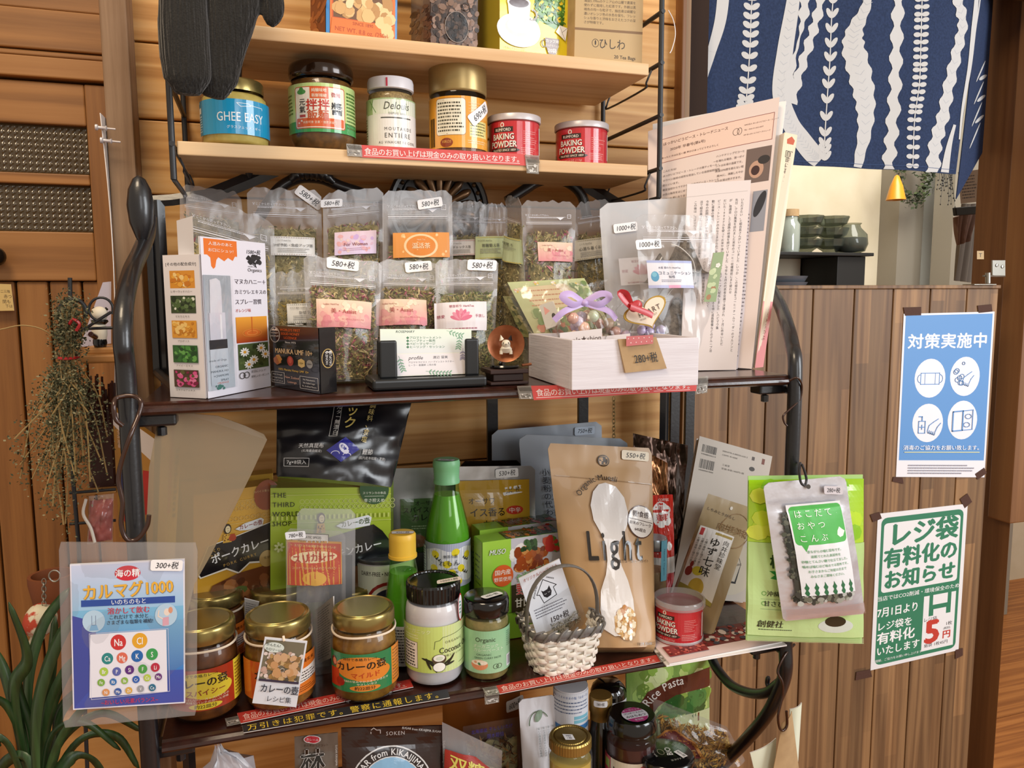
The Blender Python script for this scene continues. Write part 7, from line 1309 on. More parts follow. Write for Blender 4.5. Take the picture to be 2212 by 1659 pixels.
# clear lidded can and the magazines below it
C, R, H = cylspot(1465, 1398, ZD+.004, 106, 1288); bpcan('red baking powder can with clear raised lid on the middle shelf', C, R, H, -.25, 'clear_lid', True) if film('clear_lid', .30, body='#d0cdd0', rough=.1, bs=10, bstr=.1) else None
for k, (pts, lab_, col) in enumerate(((((1400, 1380), (1640, 1340), (1690, 1386), (1446, 1434)), 'magazine with food photos and pinkish margin lying under the clear lidded can', 1), (((1396, 1384), (1646, 1348), (1700, 1393), (1440, 1438)), 'white folded paper lying under the magazine on the middle shelf', 0))):
    z = ZD+.0032-.0016*k; S = Q(*[atz(*p, z) for p in pts]); t = root('magazine' if k == 0 else 'folded_paper', lab_, 'magazine' if k == 0 else 'paper', S.ce); MB().box8([*S.c, *[V((p.x, p.y, z-.0014)) for p in S.c]]).build('sheets', 'paper', t)
    if col: c = Cv(240, 90); c.R(0, 0, 240, 90, '#e6cfc9'); c.R(44, 0, 240, 62, '#6c2c24'); c.blobs(50, 3, 236, 60, 130, 6, ['#8c2c24', '#3c3a44', '#a84c3c', '#c8b8a8', '#5c4a3c', '#7c1c1c', '#d8ccc4']); c.R(10, 40, 90, 74, '#8c3430'); c.blobs(14, 44, 86, 72, 60, 3, ['#b84c44', '#6c2420', '#c86c5c']); c.build('print', t, S)
# ------------------------------------------------------------------ curry paste jars
M('paste_mild', '#6a4610', .45, col2='#8c6420', ns=110); M('paste_dark', '#482408', .45, col2='#6c3c10', ns=110)
CP = [(.70, 0), (.9, .012), (1., .07), (1.02, .2), (1.0, .56), (.99, .66), (.93, .74), (.86, .79), (.85, .82)]
CL = [(.87, .82), (.93, .825), (.945, .84), (.94, .955), (.91, .985), (.88, .99), (.85, .975), (.80, .978), (.78, .99), (.3, .992), (0, .992)]
def cjar(lab, px, pyb, w, pyt, fill, kind, Y=None):
    C, R, H = cylspot(px, pyb, ZD, w, pyt, Y); R /= 1.02
    t = jar('curry_paste_jar', lab, C, R, H, CP, 'glass_thin', CL, 'gold_lid', .78, fill, group='gold lidded curry paste jars')
    MB().tube([C+V((R*.955*math.cos(a), R*.955*math.sin(a), H*.765+.0006*math.sin(a*3))) for a in [2*PI*k/40 for k in range(40)]], .0011, 6, closed=True).build('rubber_band', 'cream_card', t, smooth=True)
    if kind:
        bg, mid, fg, txt, l1 = kind; S = Cyl(C, R*1.025, ZD+H*.17, ZD+H*.60, 2.6, .05); c = Cv(185, 112, 26); c.R(0, 0, 185, 112, bg); c.R(150, 0, 185, 112, mid); c.rows(154, 8, 182, 104, 10, '#6c4c1c', .35)
        c.E(78, 42, 56, 34, mid, 30); c.E(98, 56, 46, 26, mid, 28); c.T('20分で本格カレー!', 78, 15, 9.5, '#2c2416', b=.8, sx=.9); c.T('カレーの壺', 80, 36, 27, '#231b12', b=2.4, sx=.8, rot=-3); c.T(txt, 90, 62, 18, fg, b=2, sx=.86, rot=-3); c.T(l1[0], 90, 80, 7, '#efe2c8', b=.3); c.T(l1[1], 92, 88, 7, '#efe2c8', b=.3); c.E(88, 100, 32, 9, mid, 22); c.T('約22皿分', 88, 100, 12, '#231b12', b=.9, sx=.9)
        c.E(16, 30, 9, 15, '#6c1f14'); c.E(18, 30, 6, 10, '#d87c48'); c.P([(4, 50), (30, 48), (34, 100), (2, 104)], '#b8341c'); c.E(34, 84, 11, 13, '#9c2414'); c.build('label', t, S, mat='print_gloss')
    else:
        S = Cyl(C, R*1.025, ZD+H*.17, ZD+H*.60, 2.6, .0); c = Cv(185, 112, 26); c.R(0, 0, 185, 112, '#d8742a'); c.R(30, 0, 90, 112, '#c85c24'); c.T('カレ', 60, 40, 27, '#231b12', b=2.4, sx=.8); c.P([(96, 44), (185, 36), (185, 74), (96, 84)], '#e8e0d8'); c.rows(100, 46, 180, 78, 4, '#3c3430', .4); c.rows(100, 88, 180, 106, 3, '#6c3414', .35); c.T('有機玄米', 150, 18, 12, '#5c2c10', b=.5); c.build('label', t, S, mat='print_gloss')
    return t, C, R, H
cjar('front left spicy curry paste jar with red and yellow label beside the blue packet', 448, 1568, 148, 1335, 'paste_dark', ('#a8341c', '#e0cc3c', '#8c2c1c', 'スパイシー', ('香ばしいローストスパイスの', '風味とパンチの効いた辛味')))
tJ, CJ, RJ, HJ = cjar('front middle curry paste jar with white recipe card hanging on it', 609, 1545, 149, 1321, 'paste_mild', None)
cjar('mild curry paste jar with green and orange label left of the coconut oil', 791, 1527, 144, 1307, 'paste_mild', ('#2c7c4c', '#d8822f', '#b8401f', 'マイルド', ('素材の甘みやかぶきりひきだす', 'やさしい辛さ')))
for k, (px, pyt, w, lab_) in enumerate(((470, 1272, 128, 'back left curry paste jar with embossed gold lid'), (611, 1260, 137, 'back middle curry paste jar with small white sticker standing on its lid'), (757, 1258, 134, 'back right curry paste jar beside the small yellow capped bottle'))):
    t, C, R, H = cjar(lab_, px, 0, w, pyt, 'paste_dark', None, .845)
    if k == 1: S = Q(at(601, 1233, C.y-.005), at(620, 1235, C.y-.005), at(618, 1252, C.y-.005), at(600, 1251, C.y-.005)); c = Cv(18, 18); c.R(0, 0, 18, 18, '#e6e2e4'); c.T('税', 9, 6, 8, '#223048', b=.5); c.T('50', 9, 13, 7, '#223048', b=.5); c.build('price_sticker', t, S)
S = pq((572, 1376), (664, 1385), (640, 1527), (545, 1518), [.662, .664, .672, .672]); t = root('recipe_card', 'white recipe card with curry photo hanging on the middle front jar', 'card', S.ce); slab('card', 'paper', t, S, .0006)
c = Cv(95, 145); c.R(0, 0, 95, 145, '#dfe3ea'); c.R(4, 4, 91, 92, '#77705c'); c.blobs(6, 30, 88, 90, 60, 5, ['#d8c0b4', '#e4d4cc', '#c8a898']); c.blobs(20, 34, 84, 88, 60, 6, ['#b8945c', '#a07c48', '#c8a878', '#5c5444', '#8c6c44']); c.blobs(30, 36, 76, 80, 16, 8, ['#d0a880', '#c89868']); c.E(24, 18, 22, 11, '#d9e4dc', 20); c.T('かんたん!', 22, 13, 7.4, '#2c3c34', b=.4, rot=4); c.T('カロリー1/2', 24, 23, 7, '#2c3c34', b=.4, rot=4); c.R(4, 88, 91, 93, '#3a3448'); c.T('カレーの壺', 52, 108, 20, '#38404c', b=1.8, sx=.84); c.T('レシピ集', 54, 130, 14.5, '#38404c', b=.4, sx=.95); c.build('print', t, S)
MB().tube([at(612, 1374, .664), at(614, 1385, .661)], .0011, 6).build('band', 'cream_card', t)
for k, (pts, lab_) in enumerate(((((683, 1318), (720, 1288), (722, 1418), (684, 1436)), 'grey printed recipe leaflet standing open between the two right curry jars'), (((528, 1292), (560, 1300), (536, 1400), (528, 1398)), 'grey recipe leaflet edge between the left and middle back jars'))):
    S = pq(*pts, [.80, .765, .765, .80] if k == 0 else .80); t = root('recipe_leaflet', lab_, 'leaflet', S.ce, 'recipe leaflets among the curry jars'); slab('leaflet', 'paper', t, S, .001); c = Cv(40, 130); c.R(0, 0, 40, 130, '#8f8880'); c.rows(4, 8, 36, 122, 20, '#4c4844', .35); c.build('print', t, S)
# ------------------------------------------------------------------ coconut oil and paste jars
M('coconut_oil', '#d4d1d4', .4, col2='#c4c0c4', ns=30); M('paste_green', '#6b6432', .5, col2='#8a7c48', ns=120)
C, R, H = cylspot(940, 1490, ZD, 127, 1250)
t = jar('coconut_oil_jar', 'white coconut oil jar with black ridged lid and lime label', C, R, H, [(.76, 0), (.92, .012), (1., .07), (1., .70), (.97, .77), (.88, .82), (.86, .86)], 'glass_thin', [(.90, .835), (.91, .98), (.87, 1.), (.80, .997), (.78, .985), (0, .985)], 'black_lid', .80, 'coconut_oil', ljit=.018)
S = Cyl(C, R*1.006, ZD+H*.17, ZD+H*.63, 2.9); c = Cv(185, 108, 26); c.R(0, 0, 185, 108, '#c3d374', '#bccc68'); c.R(110, 0, 185, 108, '#cdd99a'); c.T('有機オーガニック', 42, 12, 11, '#e6edc0', b=.3); c.rows(20, 20, 66, 32, 2, '#dfe8b4', .4); c.R(14, 38, 56, 100, '#5c5a4c'); c.R(15, 39, 55, 99, '#e6e2dc'); c.rows(17, 41, 53, 97, 8, '#3c3a3c', .5)
c.L([(185, 18), (110, 26), (104, 32), (94, 34), (92, 52)], 1, '#3c4420'); c.L([(150, 96), (185, 92)], 1, '#3c4420'); c.T('ORGANIC', 138, 38, 8, '#6c6c4c', sp=1.4); c.T('Coconut Oil', 142, 56, 19, '#2f3324', b=.8, sx=.82); c.T('有機ココナッツオイル', 140, 70, 5.6, '#5c6040')
for x, y, r_, l in ((78, 78, 20, 14), (84, 84, 48, 15), (92, 94, 70, 14), (120, 84, -30, 14), (128, 80, -50, 14), (124, 90, -10, 13), (80, 88, 66, 13)): c.E(x, y, l, 2.6, '#1f2418', 12, rot=r_)
c.E(102, 76, 15, 12, '#4c3c28', 22); c.E(102, 73, 12, 8, '#e9e6dc', 20); c.E(103, 74, 7.5, 4.6, '#cdd4c0', 16); c.E(102, 94, 13, 11, '#f2f0ea', 22); c.ring(102, 94, 13, 11, 1, '#3c3428'); c.build('label', t, S, mat='print_gloss')
S = Cyl(C, R*1.01, ZD+H*.62, ZD+H*.90, .28, turn=1.05); c = Cv(16, 40, 22); c.E(8, 20, 8, 20, '#b8343c', 20); c.E(8, 20, 6.6, 17.6, '#dfe4e4', 20); c.rows(4, 10, 12, 30, 4, '#4c8c7c'); c.build('side_sticker', t, S)
sq = Q(C+V((.0, -.018, H+.0006)), C+V((.026, -.014, H+.0006)), C+V((.027, -.004, H+.0006)), C+V((.002, -.008, H+.0006))); c = Cv(44, 16); c.R(0, 0, 44, 16, '#e2d4c8', rd=4); c.T('1050+税', 22, 8, 9.4, '#222222', b=.4); c.build('price_sticker', t, flip(sq), off=.0002)
C, R, H = cylspot(1052, 1477, ZD, 99, 1285)
t = jar('green_curry_paste_jar', 'slim green curry paste jar with glossy black lid and mint label', C, R, H, [(.78, 0), (.94, .012), (1., .06), (1., .72), (.96, .77), (.88, .80)], 'glass_thin', [(.95, .80), (1., .81), (1.0, .96), (.95, .995), (.9, 1.), (.0, .992)], 'black_lid', .76, 'paste_green')
S = Cyl(C, R*1.006, ZD+H*.13, ZD+H*.66, 2.9); c = Cv(170, 130, 26); c.R(0, 0, 170, 130, '#8fbf94', '#9cc49c'); c.R(0, 0, 34, 130, '#86b690'); c.T('Organic', 82, 26, 19, '#34442f', b=.4, sx=.84); c.T('オーガニック', 82, 46, 12, '#d8e8d0', sh=.15, sx=.9); c.T('カレーペースト', 90, 58, 12.5, '#d8e8d0', sh=.15, sx=.9); c.T('ORGANIC', 78, 72, 8.5, '#4c6c54', b=.5); c.T('GREEN CURRY PASTE', 88, 82, 8.5, '#4c6c54', b=.5, sx=.84); c.E(66, 104, 22, 16, '#d88c64', 24); c.E(66, 97, 21, 8, '#e8dcc8', 24); c.blobs(54, 92, 80, 100, 7, 4, ['#3c7c4c', '#d8a080', '#f0e8d8']); c.ring(108, 110, 7, 7, 1.2, '#34442f'); c.ring(117, 110, 7, 7, 1.2, '#34442f'); c.T('JAS', 112, 110, 5, '#34442f'); c.R(142, 86, 160, 122, '#e2dfe4'); c.bars(147, 90, 158, 118, n=8); c.rows(142, 10, 162, 60, 8, '#5c8464', .3); c.build('label', t, S, mat='print_gloss')
sq = Q(C+V((-.004, -.012, H+.0006)), C+V((.018, -.004, H+.0006)), C+V((.014, .004, H+.0006)), C+V((-.008, -.004, H+.0006))); c = Cv(44, 16); c.R(0, 0, 44, 16, '#e2e0e2', rd=5); c.T('600+税', 22, 8, 9.4, '#222222', b=.4); c.build('price_sticker', t, flip(sq), off=.0002)
# ------------------------------------------------------------------ woven basket with herb salt packets
M('weave_white', '#e6dfd2', .6, bs=150, bstr=.3, stretch=(1, 1, 8)); M('weave_grey', '#6e6a66', .6, bs=400, bstr=.6, stretch=(1, 1, .05))
A, B_ = atz(1172, 1468, ZD), atz(1290, 1445, ZD); D = atz(1134, 1432, ZD); ux = (B_-A).normalized(); uy = V((-ux.y, ux.x, 0))
bw, bd_ = (B_-A).length, .052; C0 = A+ux*bw/2+uy*bd_/2; ztop = upz(A+ux*.0, 1362).z-ZD; H = ztop
t = root('woven_basket', 'small white woven basket with grey rim and arched grey handle', 'basket', C0)
def ring_(z, f, n=64, e=4., off=0., ph=0, wa=0, cnt=0):
    k = z/H; a = (bw/2)*(1+.30*k)+f; b = (bd_/2)*(1+.30*k)+f; P = []
    for i in range(n):
        an = 2*PI*i/n; cx_, sy_ = math.cos(an), math.sin(an); r = (abs(cx_)**e+abs(sy_)**e)**(-1/e); w = wa*math.sin(an*cnt/1+ph) if cnt else 0
        P.append(C0+ux*(cx_*r*(a+w))+uy*(sy_*r*(b+w))+V((0, 0, z)))
    return P
NS = 22
for j in range(9):
    z = .003+j*(H*.80)/9; MB().tube(ring_(z+.0015, .0, 132, wa=.0016, cnt=NS/2, ph=j*PI), [(.0025, .0007)]*132, 6, closed=True, flat=(0, 0, 1)).build('weft_strand', 'weave_white', t, smooth=True)
for i in range(NS):
    P = []; 
    for k in range(11): zz = H*k/10*.97; R_ = ring_(zz, .0012*math.cos(k*PI*.9+i*PI), NS, ph=0); P.append(R_[i])
    MB().tube(P, [(.0008, .0029)]*11, 4, flat=(P[0]-C0).normalized()).build('stake', 'weave_white', t)
for z, rr in ((.84, .0), (.90, .0006)): MB().tube(ring_(H*z, .0008+rr, 88), [(.0034, .0012)]*88, 6, closed=True, flat=(0, 0, 1)).build('rim_band', 'weave_grey', t, smooth=True)
for i in range(0, NS, 1):
    o1 = ring_(H*.79, .003, NS*2)[(2*i) % (2*NS)]; o2 = ring_(H*.97, .003, NS*2)[(2*i+1) % (2*NS)]; o3 = ring_(H*.99, -.002, NS*2)[(2*i+2) % (2*NS)]
    MB().tube(curve([o1, (o1+o2)/2+(o1-C0).normalized()*.001, o2, o3], 4), .0011, 6).build('lashing', 'weave_grey', t, smooth=True)
mk('basket_floor', ring_(.002, -.001, 40)+ring_(.0005, -.001, 40), [tuple(range(40)), tuple(range(79, 39, -1))], 'weave_white', t)
hl, hr = ring_(H*.9, .001)[34], ring_(H*.9, .001)[62]; pk = (hl+hr)/2; hp = upz(pk, 1222).z-pk.z
P = [pk+(hl-pk)*math.cos(PI*k/22)*(1+.10*math.sin(PI*k/22))+V((0, 0, hp*math.sin(PI*k/22)**.8)) for k in range(23)]; MB().tube([hl-V((0, 0, .012))]+P+[hr-V((0, 0, .012))], [(.0042, .0012)]*25, 8, flat=uy).build('handle', 'weave_grey', t, smooth=True)
S = pq((1120, 1250), (1208, 1207), (1250, 1335), (1160, 1373), [.728, .728, .740, .738]); t = root('herb_salt_packet', 'herb salt packet with cat face card and handwritten 150 price in the basket', 'packet', S.ce); slab('card', 'paper', t, S, .0008)
c = Cv(98, 134); c.R(0, 0, 98, 134, '#dfe2ea'); c.T('オリジナルハーブソルト', 49, 9, 8.4, '#b05c4c', b=.2, sx=.9); K_ = '#1f1c22'
c.L([(26, 50), (49, 24), (74, 46), (66, 48), (68, 66), (36, 72), (32, 52)], 1.6, K_, True); c.P([(38, 44), (42, 48), (52, 47), (58, 41), (60, 54), (56, 62), (46, 64), (40, 59)], K_); c.ring(45, 54, 2.2, 1.6, .7, '#e6e6ea', 0, 180, 8); c.ring(54, 52.6, 2.2, 1.6, .7, '#e6e6ea', 0, 180, 8); c.T('glutenfree', 24, 42, 6.6, K_, rot=-56); c.T('sweets', 66, 26, 6.6, K_, rot=32); c.rows(10, 76, 88, 100, 4, '#6c6c78', .35); c.T('150+税', 58, 113, 16, K_, b=1, sh=.15, sx=.9); c.build('print', t, S)
S2 = Q(*[S(u, v, .002) for u, v in ((.3, .55), (1.12, .45), (1.16, 1.08), (.22, 1.12))]); S2.bul = pillow(.005, .02, wr=.0008); pouch('clear_bag', t, S2, 'film_clear', 0, 0, 12, 12); flakes('herb_salt', t, S2, (.12, .62, .86, .92), 380, .0022, ['#5c5c48', '#8c8874', '#3c4030', '#b8b4a0'])
# ------------------------------------------------------------------ packets hanging on hooks
S = pq((127, 1171), (427, 1172), (425, 1544), (137, 1571), .668); S.bul = lambda u, v: .0015*noise.noise(V((u*4, v*5, 2)))+.001
So = S; t = root('mineral_salt_packet', 'blue and white mineral salt packet in clear film hanging on the left hook', 'packet', at(285, 1170, .668))
pouch('film_sleeve', t, S, 'film_clear', .01, .01, 20, 24, back=-1, thick=.002, milk=lambda u, v: .13 if (u < .09 or u > .90 or v < .10 or v > .93) else .02)
S = pq((151, 1219), (399, 1207), (400, 1518), (158, 1533), .6675); S.bul = lambda u, v: .0006*noise.noise(V((u*3, v*3, 2)))
c = Cv(248, 315, 26); c.R(0, 0, 248, 315, '#e2e0ec'); c.R(3, 3, 245, 100, '#c9d0ea', '#9cc4e4'); c.R(3, 100, 245, 240, '#7cb8dc', '#3c7cc4'); c.R(3, 240, 245, 312, '#3f58b0', '#4650a4'); c.P([(3, 110), (50, 125), (60, 250), (3, 310)], '#424c9c')
c.E(122, 24, 28, 16, '#cc2c3c', 28); c.T('海の精', 122, 24, 18, '#f0ecf0', b=2); c.z += 1; c.T('カルマグ1000', 124, 60, 36, '#8c7c5c', b=3, sx=.92, rot=-2); c.z += 2; c.T('カルマグ1000', 123, 59, 36, '#e8b03c', b=2, sx=.92, rot=-2); c.R(22, 78, 226, 92, '#2c4c9c'); c.T('いのちのもと', 124, 85, 13, '#e8ecf4', b=1.2); c.T('溶かして飲む', 124, 104, 15.5, '#cc2c3c', b=1.2); c.T('これだけで 水分と', 124, 117.5, 10.5, '#2c2c3c', b=.7); c.T('さまざまな塩類を補給!', 126, 129, 10, '#2c2c3c', b=.8)
c.E(48, 124, 24, 24, '#b4cfe4', 26); c.P([(42, 132), (54, 132), (58, 144), (38, 144)], '#7cb0d8'); c.L([(44, 112), (44, 132), (52, 132), (52, 112)], 1, '#6c7c9c'); c.E(206, 118, 25, 25, '#b4cfe4', 26); c.E(208, 112, 7, 8, '#e8d8cc', 16); c.E(216, 108, 5, 7, '#d89878', 12); c.P([(198, 124), (212, 122), (212, 140), (198, 142)], '#d8a4b4'); c.L([(198, 126), (188, 120), (190, 108)], 2.6, '#e8d8cc')
c.P([(40, 152), (206, 150), (208, 286), (36, 290)], '#e6e4ee'); c.L([(38, 150), (210, 148), (213, 286), (40, 294)], 1, '#d0d0e4', True)
for sy, x, y, r_, col in (('Na', 100, 172, 17, '#c83434'), ('Cl', 147, 171, 17, '#e0a42c'), ('Ca', 76, 206, 12.5, '#2c8484'), ('Mg', 108, 206, 12, '#d86c54'), ('K', 141, 204, 13, '#2464ac'), ('S', 174, 202, 13, '#3c9c54'), ('Br', 68, 234, 9.5, '#a8c84c'), ('P', 96, 235, 9.5, '#5c64a8'), ('Si', 124, 233, 10, '#5c2c7c'), ('F', 153, 233, 10, '#4c9c48'), ('Li', 181, 231, 10, '#b82c44'), ('Fe', 62, 257, 8, '#7cac44'), ('Rb', 88, 257, 7.6, '#3c74b4'), ('Ba', 113, 256, 7.6, '#8cb44c'), ('Cr', 138, 255, 8, '#2c5cb0'), ('Cu', 163, 253, 8, '#b4c84c'), ('Mo', 188, 252, 8, '#6c3c7c'), ('Ni', 72, 279, 8, '#d8945c'), ('Mn', 98, 279, 8, '#3c5ca4'), ('Zn', 122, 278, 7.6, '#d8a84c'), ('V', 148, 276, 7.6, '#9c9ca4'), ('Co', 174, 275, 8, '#2c6c8c')): c.E(x, y, r_, r_, col, 22); c.T(sy, x, y, r_*1.3, '#f4f2f4', b=.9, sx=.72)
c.T('~おいしい元素バランス~', 124, 301, 12, '#cc2c3c', b=.8, sx=.94); c.build('card', t, S, mat='print'); MB().box8([S(u, v, -.0006) for u, v in ((0, 0), (1, 0), (1, 1), (0, 1))]+[S(u, v, -.0016) for u, v in ((0, 0), (1, 0), (1, 1), (0, 1))]).build('card_backing', 'paper', t)
sticker(t, S, .84, .035, .021*1.15, '300+税', 4)
# right: green candy bag, silver kelp pouch
M('lime_film', '#a9cf7c', .3, coat=.5, bs=18, bstr=.25)
S = pq((1616, 1028), (1864, 1025), (1862, 1390), (1611, 1383), .672); S.bul = pillow(.010, .06, wr=.0014, seed=61, both=True); t = root('candy_bag', 'lime green candy bag hanging behind the silver kelp pouch', 'bag', at(1738, 1030, .672)); pouch('bag', t, S, 'lime_film', 0, 0, 26, 30)
c = Cv(248, 360, 30); c.R(0, 8, 248, 140, '#9ccc1c', '#b4d83c')
for k in range(26): x, y = random.uniform(14, 234), random.uniform(20, 130); c.E(x, y, 20, 17, random.choice(['#b8dc2c', '#c8e03c', '#7cbc1c', '#d4e44c', '#8cc42c']), 8)
c.R(0, 140, 248, 345, '#b9d98c', '#c3dd98'); c.T('梅', 52, 180, 30, '#2c4c24', b=2.4); c.P([(36, 200), (120, 196), (120, 214), (60, 220), (38, 216), (46, 208)], '#2c8c3c'); c.ring(28, 250, 4, 4, 2, '#7cac5c'); c.T('沖縄産', 52, 250, 13, '#2c2c24', b=1); c.R(22, 262, 110, 262.8, '#7c9c6c'); c.ring(28, 272, 4, 4, 2, '#7cac5c'); c.T('甘さひかえめ', 66, 272, 13, '#2c2c24', b=1); c.R(22, 284, 110, 284.8, '#7c9c6c'); c.T('創健社', 42, 318, 17, '#24241c', b=1.2, sh=.1); c.rows(20, 328, 90, 333, 1, '#4c5c44', .4)
c.E(180, 318, 40, 16, '#d4dcd0', 28); c.E(178, 308, 24, 12, '#23281c', 24)
for k in range(9): c.R(0, 347+k*1.4, 248, 347.5+k*1.4, '#cfe4ac')
c.build('print', t, S, mat='print_gloss', off=.0014, tg=4e-4)
M('holo_foil', '#e4e3ea', .25, metal=.6, bs=40, bstr=.5, bd=.002)
S = pq((1648, 1044), (1826, 1028), (1869, 1326), (1692, 1342), .655); S.bul = pillow(.008, .2, pw=1., wr=.0008, seed=62, both=True); t = root('kelp_snack_pouch', 'silver kelp snack pouch with white and green label hanging in front on the right hook', 'pouch', at(1738, 1035, .655)); pouch('pouch', t, S, 'holo_foil', .045, .02, 36, 48)
c = Cv(180, 300, 40); c.E(92, 14, 5, 5, '#3c3428', 14); 
for y in (38, 41, 44): c.R(6, y, 174, y+.8, '#a8a6ac')
c.P([(26, 64), (44, 62), (44, 256), (28, 258)], '#3a3a30'); c.blobs(22, 70, 42, 256, 60, 4, ['#2c3024', '#4c5040', '#5c5c4c', '#20241a']); c.R(40, 240, 140, 258, '#3a3a34'); c.blobs(30, 238, 150, 260, 60, 5, ['#6c6c5c', '#9c9c90', '#3c3c34', '#b8b8b0'])
c.P([(36, 48), (155, 48), (157, 242), (38, 242)], '#e6e6e8'); c.R(40, 52, 154, 132, '#4cb04c', rd=9); c.P([(50, 130), (66, 130), (58, 146)], '#4cb04c')
for s_, y in (('はこだて', 68), ('おやつ', 92), ('こんぶ', 118)): c.T(s_, 48, y, 17, '#e9f2e4', a='l', b=.4, sp=5)
c.P([(134, 108), (140, 100), (146, 106), (152, 110), (146, 120), (138, 122), (132, 116)], '#e9f2e4')
for k, s_ in enumerate(('昔ながらの噛む昆布です。', '函館でとれた真昆布を', '砂糖とてんさい糖で仕立てました。', '噛めば噛むほど味のでる昆布です。', 'お子さまからご年配の方まで', 'みなさまご賞味ください。')): c.T(s_, 98, 146+k*10.6, 6.6, '#3c8c4c', b=.4)
for k in range(6): x = 48+k*19.6; c.P([(x, 242), (x-4, 236), (x-1, 230), (x-4, 224), (x-1, 219), (x, 212), (x+3, 219), (x+6, 224), (x+3, 230), (x+6, 236), (x+4, 242)], '#2c6c44')
for k in range(8): c.R(4, 272+k*3, 176, 273+k*3, '#b08c84')
c.build('label', t, S, mat='print', off=.0024, tg=4e-4); sticker(t, S, .80, .085, .024, '280+税', 6, bg='#cfc8cc', off=.0035)
wirehook([(1706, 822), (1722, 816), (1732, 832), (1728, 862), (1706, 884), (1692, 898), (1694, 912), (1700, 920)], [.69, .685, .69]+[.692]*5, 'thin dark wire twisted on the right rack post under the upper shelf', 'twisted_wire', .0011)
wirehook([(1729, 1000), (1727, 1020), (1730, 1042), (1738, 1048), (1742, 1036), (1738, 1018), (1733, 1004)], [.69, .66, .645, .643, .645, .66, .68], 'black wire loop holding the silver kelp pouch', r=.0013, mat='black_wire')
wirehook([(1716, 1392), (1704, 1404), (1692, 1420), (1680, 1450), (1690, 1475), (1690, 1505), (1681, 1545), (1684, 1572), (1692, 1578), (1700, 1566), (1699, 1536)], [.70, .695, .69, .688]+[.685]*7, 'long brown wire hook with S bend below the right shelf corner', r=.0015)
for lab_, pts, col, mt, Y in (('pale green paper tag corner left of the kraft tag at bottom right', ((1620, 1626), (1676, 1594), (1676, 1720), (1640, 1720)), '#dfe3cc', 'paper', .70), ('pale narrow paper tag behind the kraft tag at bottom right', ((1706, 1532), (1731, 1517), (1722, 1720), (1700, 1720)), '#dfe3cc', 'paper', .70), ('kraft card tag hanging on the long hook at bottom right', ((1690, 1562), (1710, 1536), (1736, 1720), (1656, 1720)), None, 'kraft', .688)):
    S = pq(*pts, Y, lambda u, v: .003*math.sin(u*3+v)); t = root('hanging_tag', lab_, 'tag', S.ce); pouch('card', t, S, mt, 0, 0, 8, 8, back=-1, thick=.0008)
    if col: c = Cv(40, 100, 20); c.R(0, 0, 40, 100, col); c.build('print', t, S)
# chain behind
for k in range(12):
    C = at(1326, 862+k*8.0, .93); 
    if k == 0: t = root('brass_chain', 'thin brass chain hanging down behind the upper shelf', 'chain', C); M('brass', '#9c8a5c', .3, metal=.8)
    a = (k % 2)*PI/2; MB().tube([C+V((.0022*math.cos(q_)*math.cos(a), .0022*math.cos(q_)*math.sin(a), .0034*math.sin(q_))) for q_ in [2*PI*j/12 for j in range(12)]], .0005, 5, closed=True).build('link', 'brass', t, smooth=True)
# ------------------------------------------------------------------ bottom shelf
def onE(xl, xr, y1, y2, Y, lean=0): return Q(at(xl[0], y1, Y+lean), at(xr[0], y2, Y+lean), colz(xr[1], Y, ZE), colz(xl[1], Y, ZE))
M('cocoa_foil', '#33150f', .25, coat=.6, bs=30, bstr=.4); M('brown_film', '#6b5f54', .3, coat=.5, bs=30, bstr=.3); M('amber_film', '#8a4a18', .3, coat=.5, bs=20, bstr=.3)
S = onE((737, 745), (968, 965), 1572, 1566, .775, .01); c = Cv(232, 240, 28); c.R(0, 0, 232, 240, '#2c1410'); c.T('SOKEN', 115, 14, 13, '#d0c8c4', sx=.9, sp=1); c.L([(62, 14), (62, 6), (68, 1), (74, 6), (82, 6), (82, 14)], 1.6, '#d0c8c4'); c.T('SUGAR from KIKAIJIMA SUGAR', 172, 8, 8, '#e0dcd8', b=.8, sx=.8, rot=8); c.T('SUGAR from KIKAIJIMA SUGAR', 222, 80, 7.4, '#e0dcd8', b=.8, rot=90, sx=.84)
c.E(103, 132, 90, 90, '#e6e2de', 40); c.E(103, 132, 87, 87, '#241210', 40); c.E(103, 132, 68, 68, '#e6e2de', 36); c.E(103, 132, 66, 66, '#8fbede', 36); c.P([(50, 140), (78, 100), (103, 124), (130, 96), (154, 140), (150, 170), (60, 170)], '#e8eef2'); c.T('SUGAR from KIKAIJIMA', 103, 132, 19, '#f0ece8', arc=(71, -172), b=1.2, sx=.92)
foil('brown_sugar_bag', 'dark cocoa brown sugar bag with round blue emblem on the bottom shelf', 'bag', S, 'cocoa_foil', c, B=.014, seed=71, rt=0, xm=850, yb=1806)
S = onE((636, 640), (730, 732), 1592, 1582, .785, .0); c = Cv(94, 200, 20); c.E(38, 8, 19, 9, '#e4dcdc', 22, rot=8); c.E(38, 8, 17, 7.6, '#c02c3c', 22, rot=8); c.T('カレール', 38, 8, 7, '#efe0e0', b=.6, rot=8); c.T('玄米系のマスコット', 46, 22, 6, '#2c2622', b=.4, rot=5); c.z += 1; c.T('林', 38, 56, 54, '#d8d2cc', b=4); c.z += 3; c.T('林', 38, 56, 54, '#14120f', b=2); c.T('SUGAR KIKAIJIMA', 90, 50, 6, '#d0c8c0', rot=90)
foil('brown_sachet', 'grey brown sachet with bold black brush character on the bottom shelf', 'sachet', S, 'brown_film', c, B=.008, seed=72, rt=0, xm=680, yb=1786)
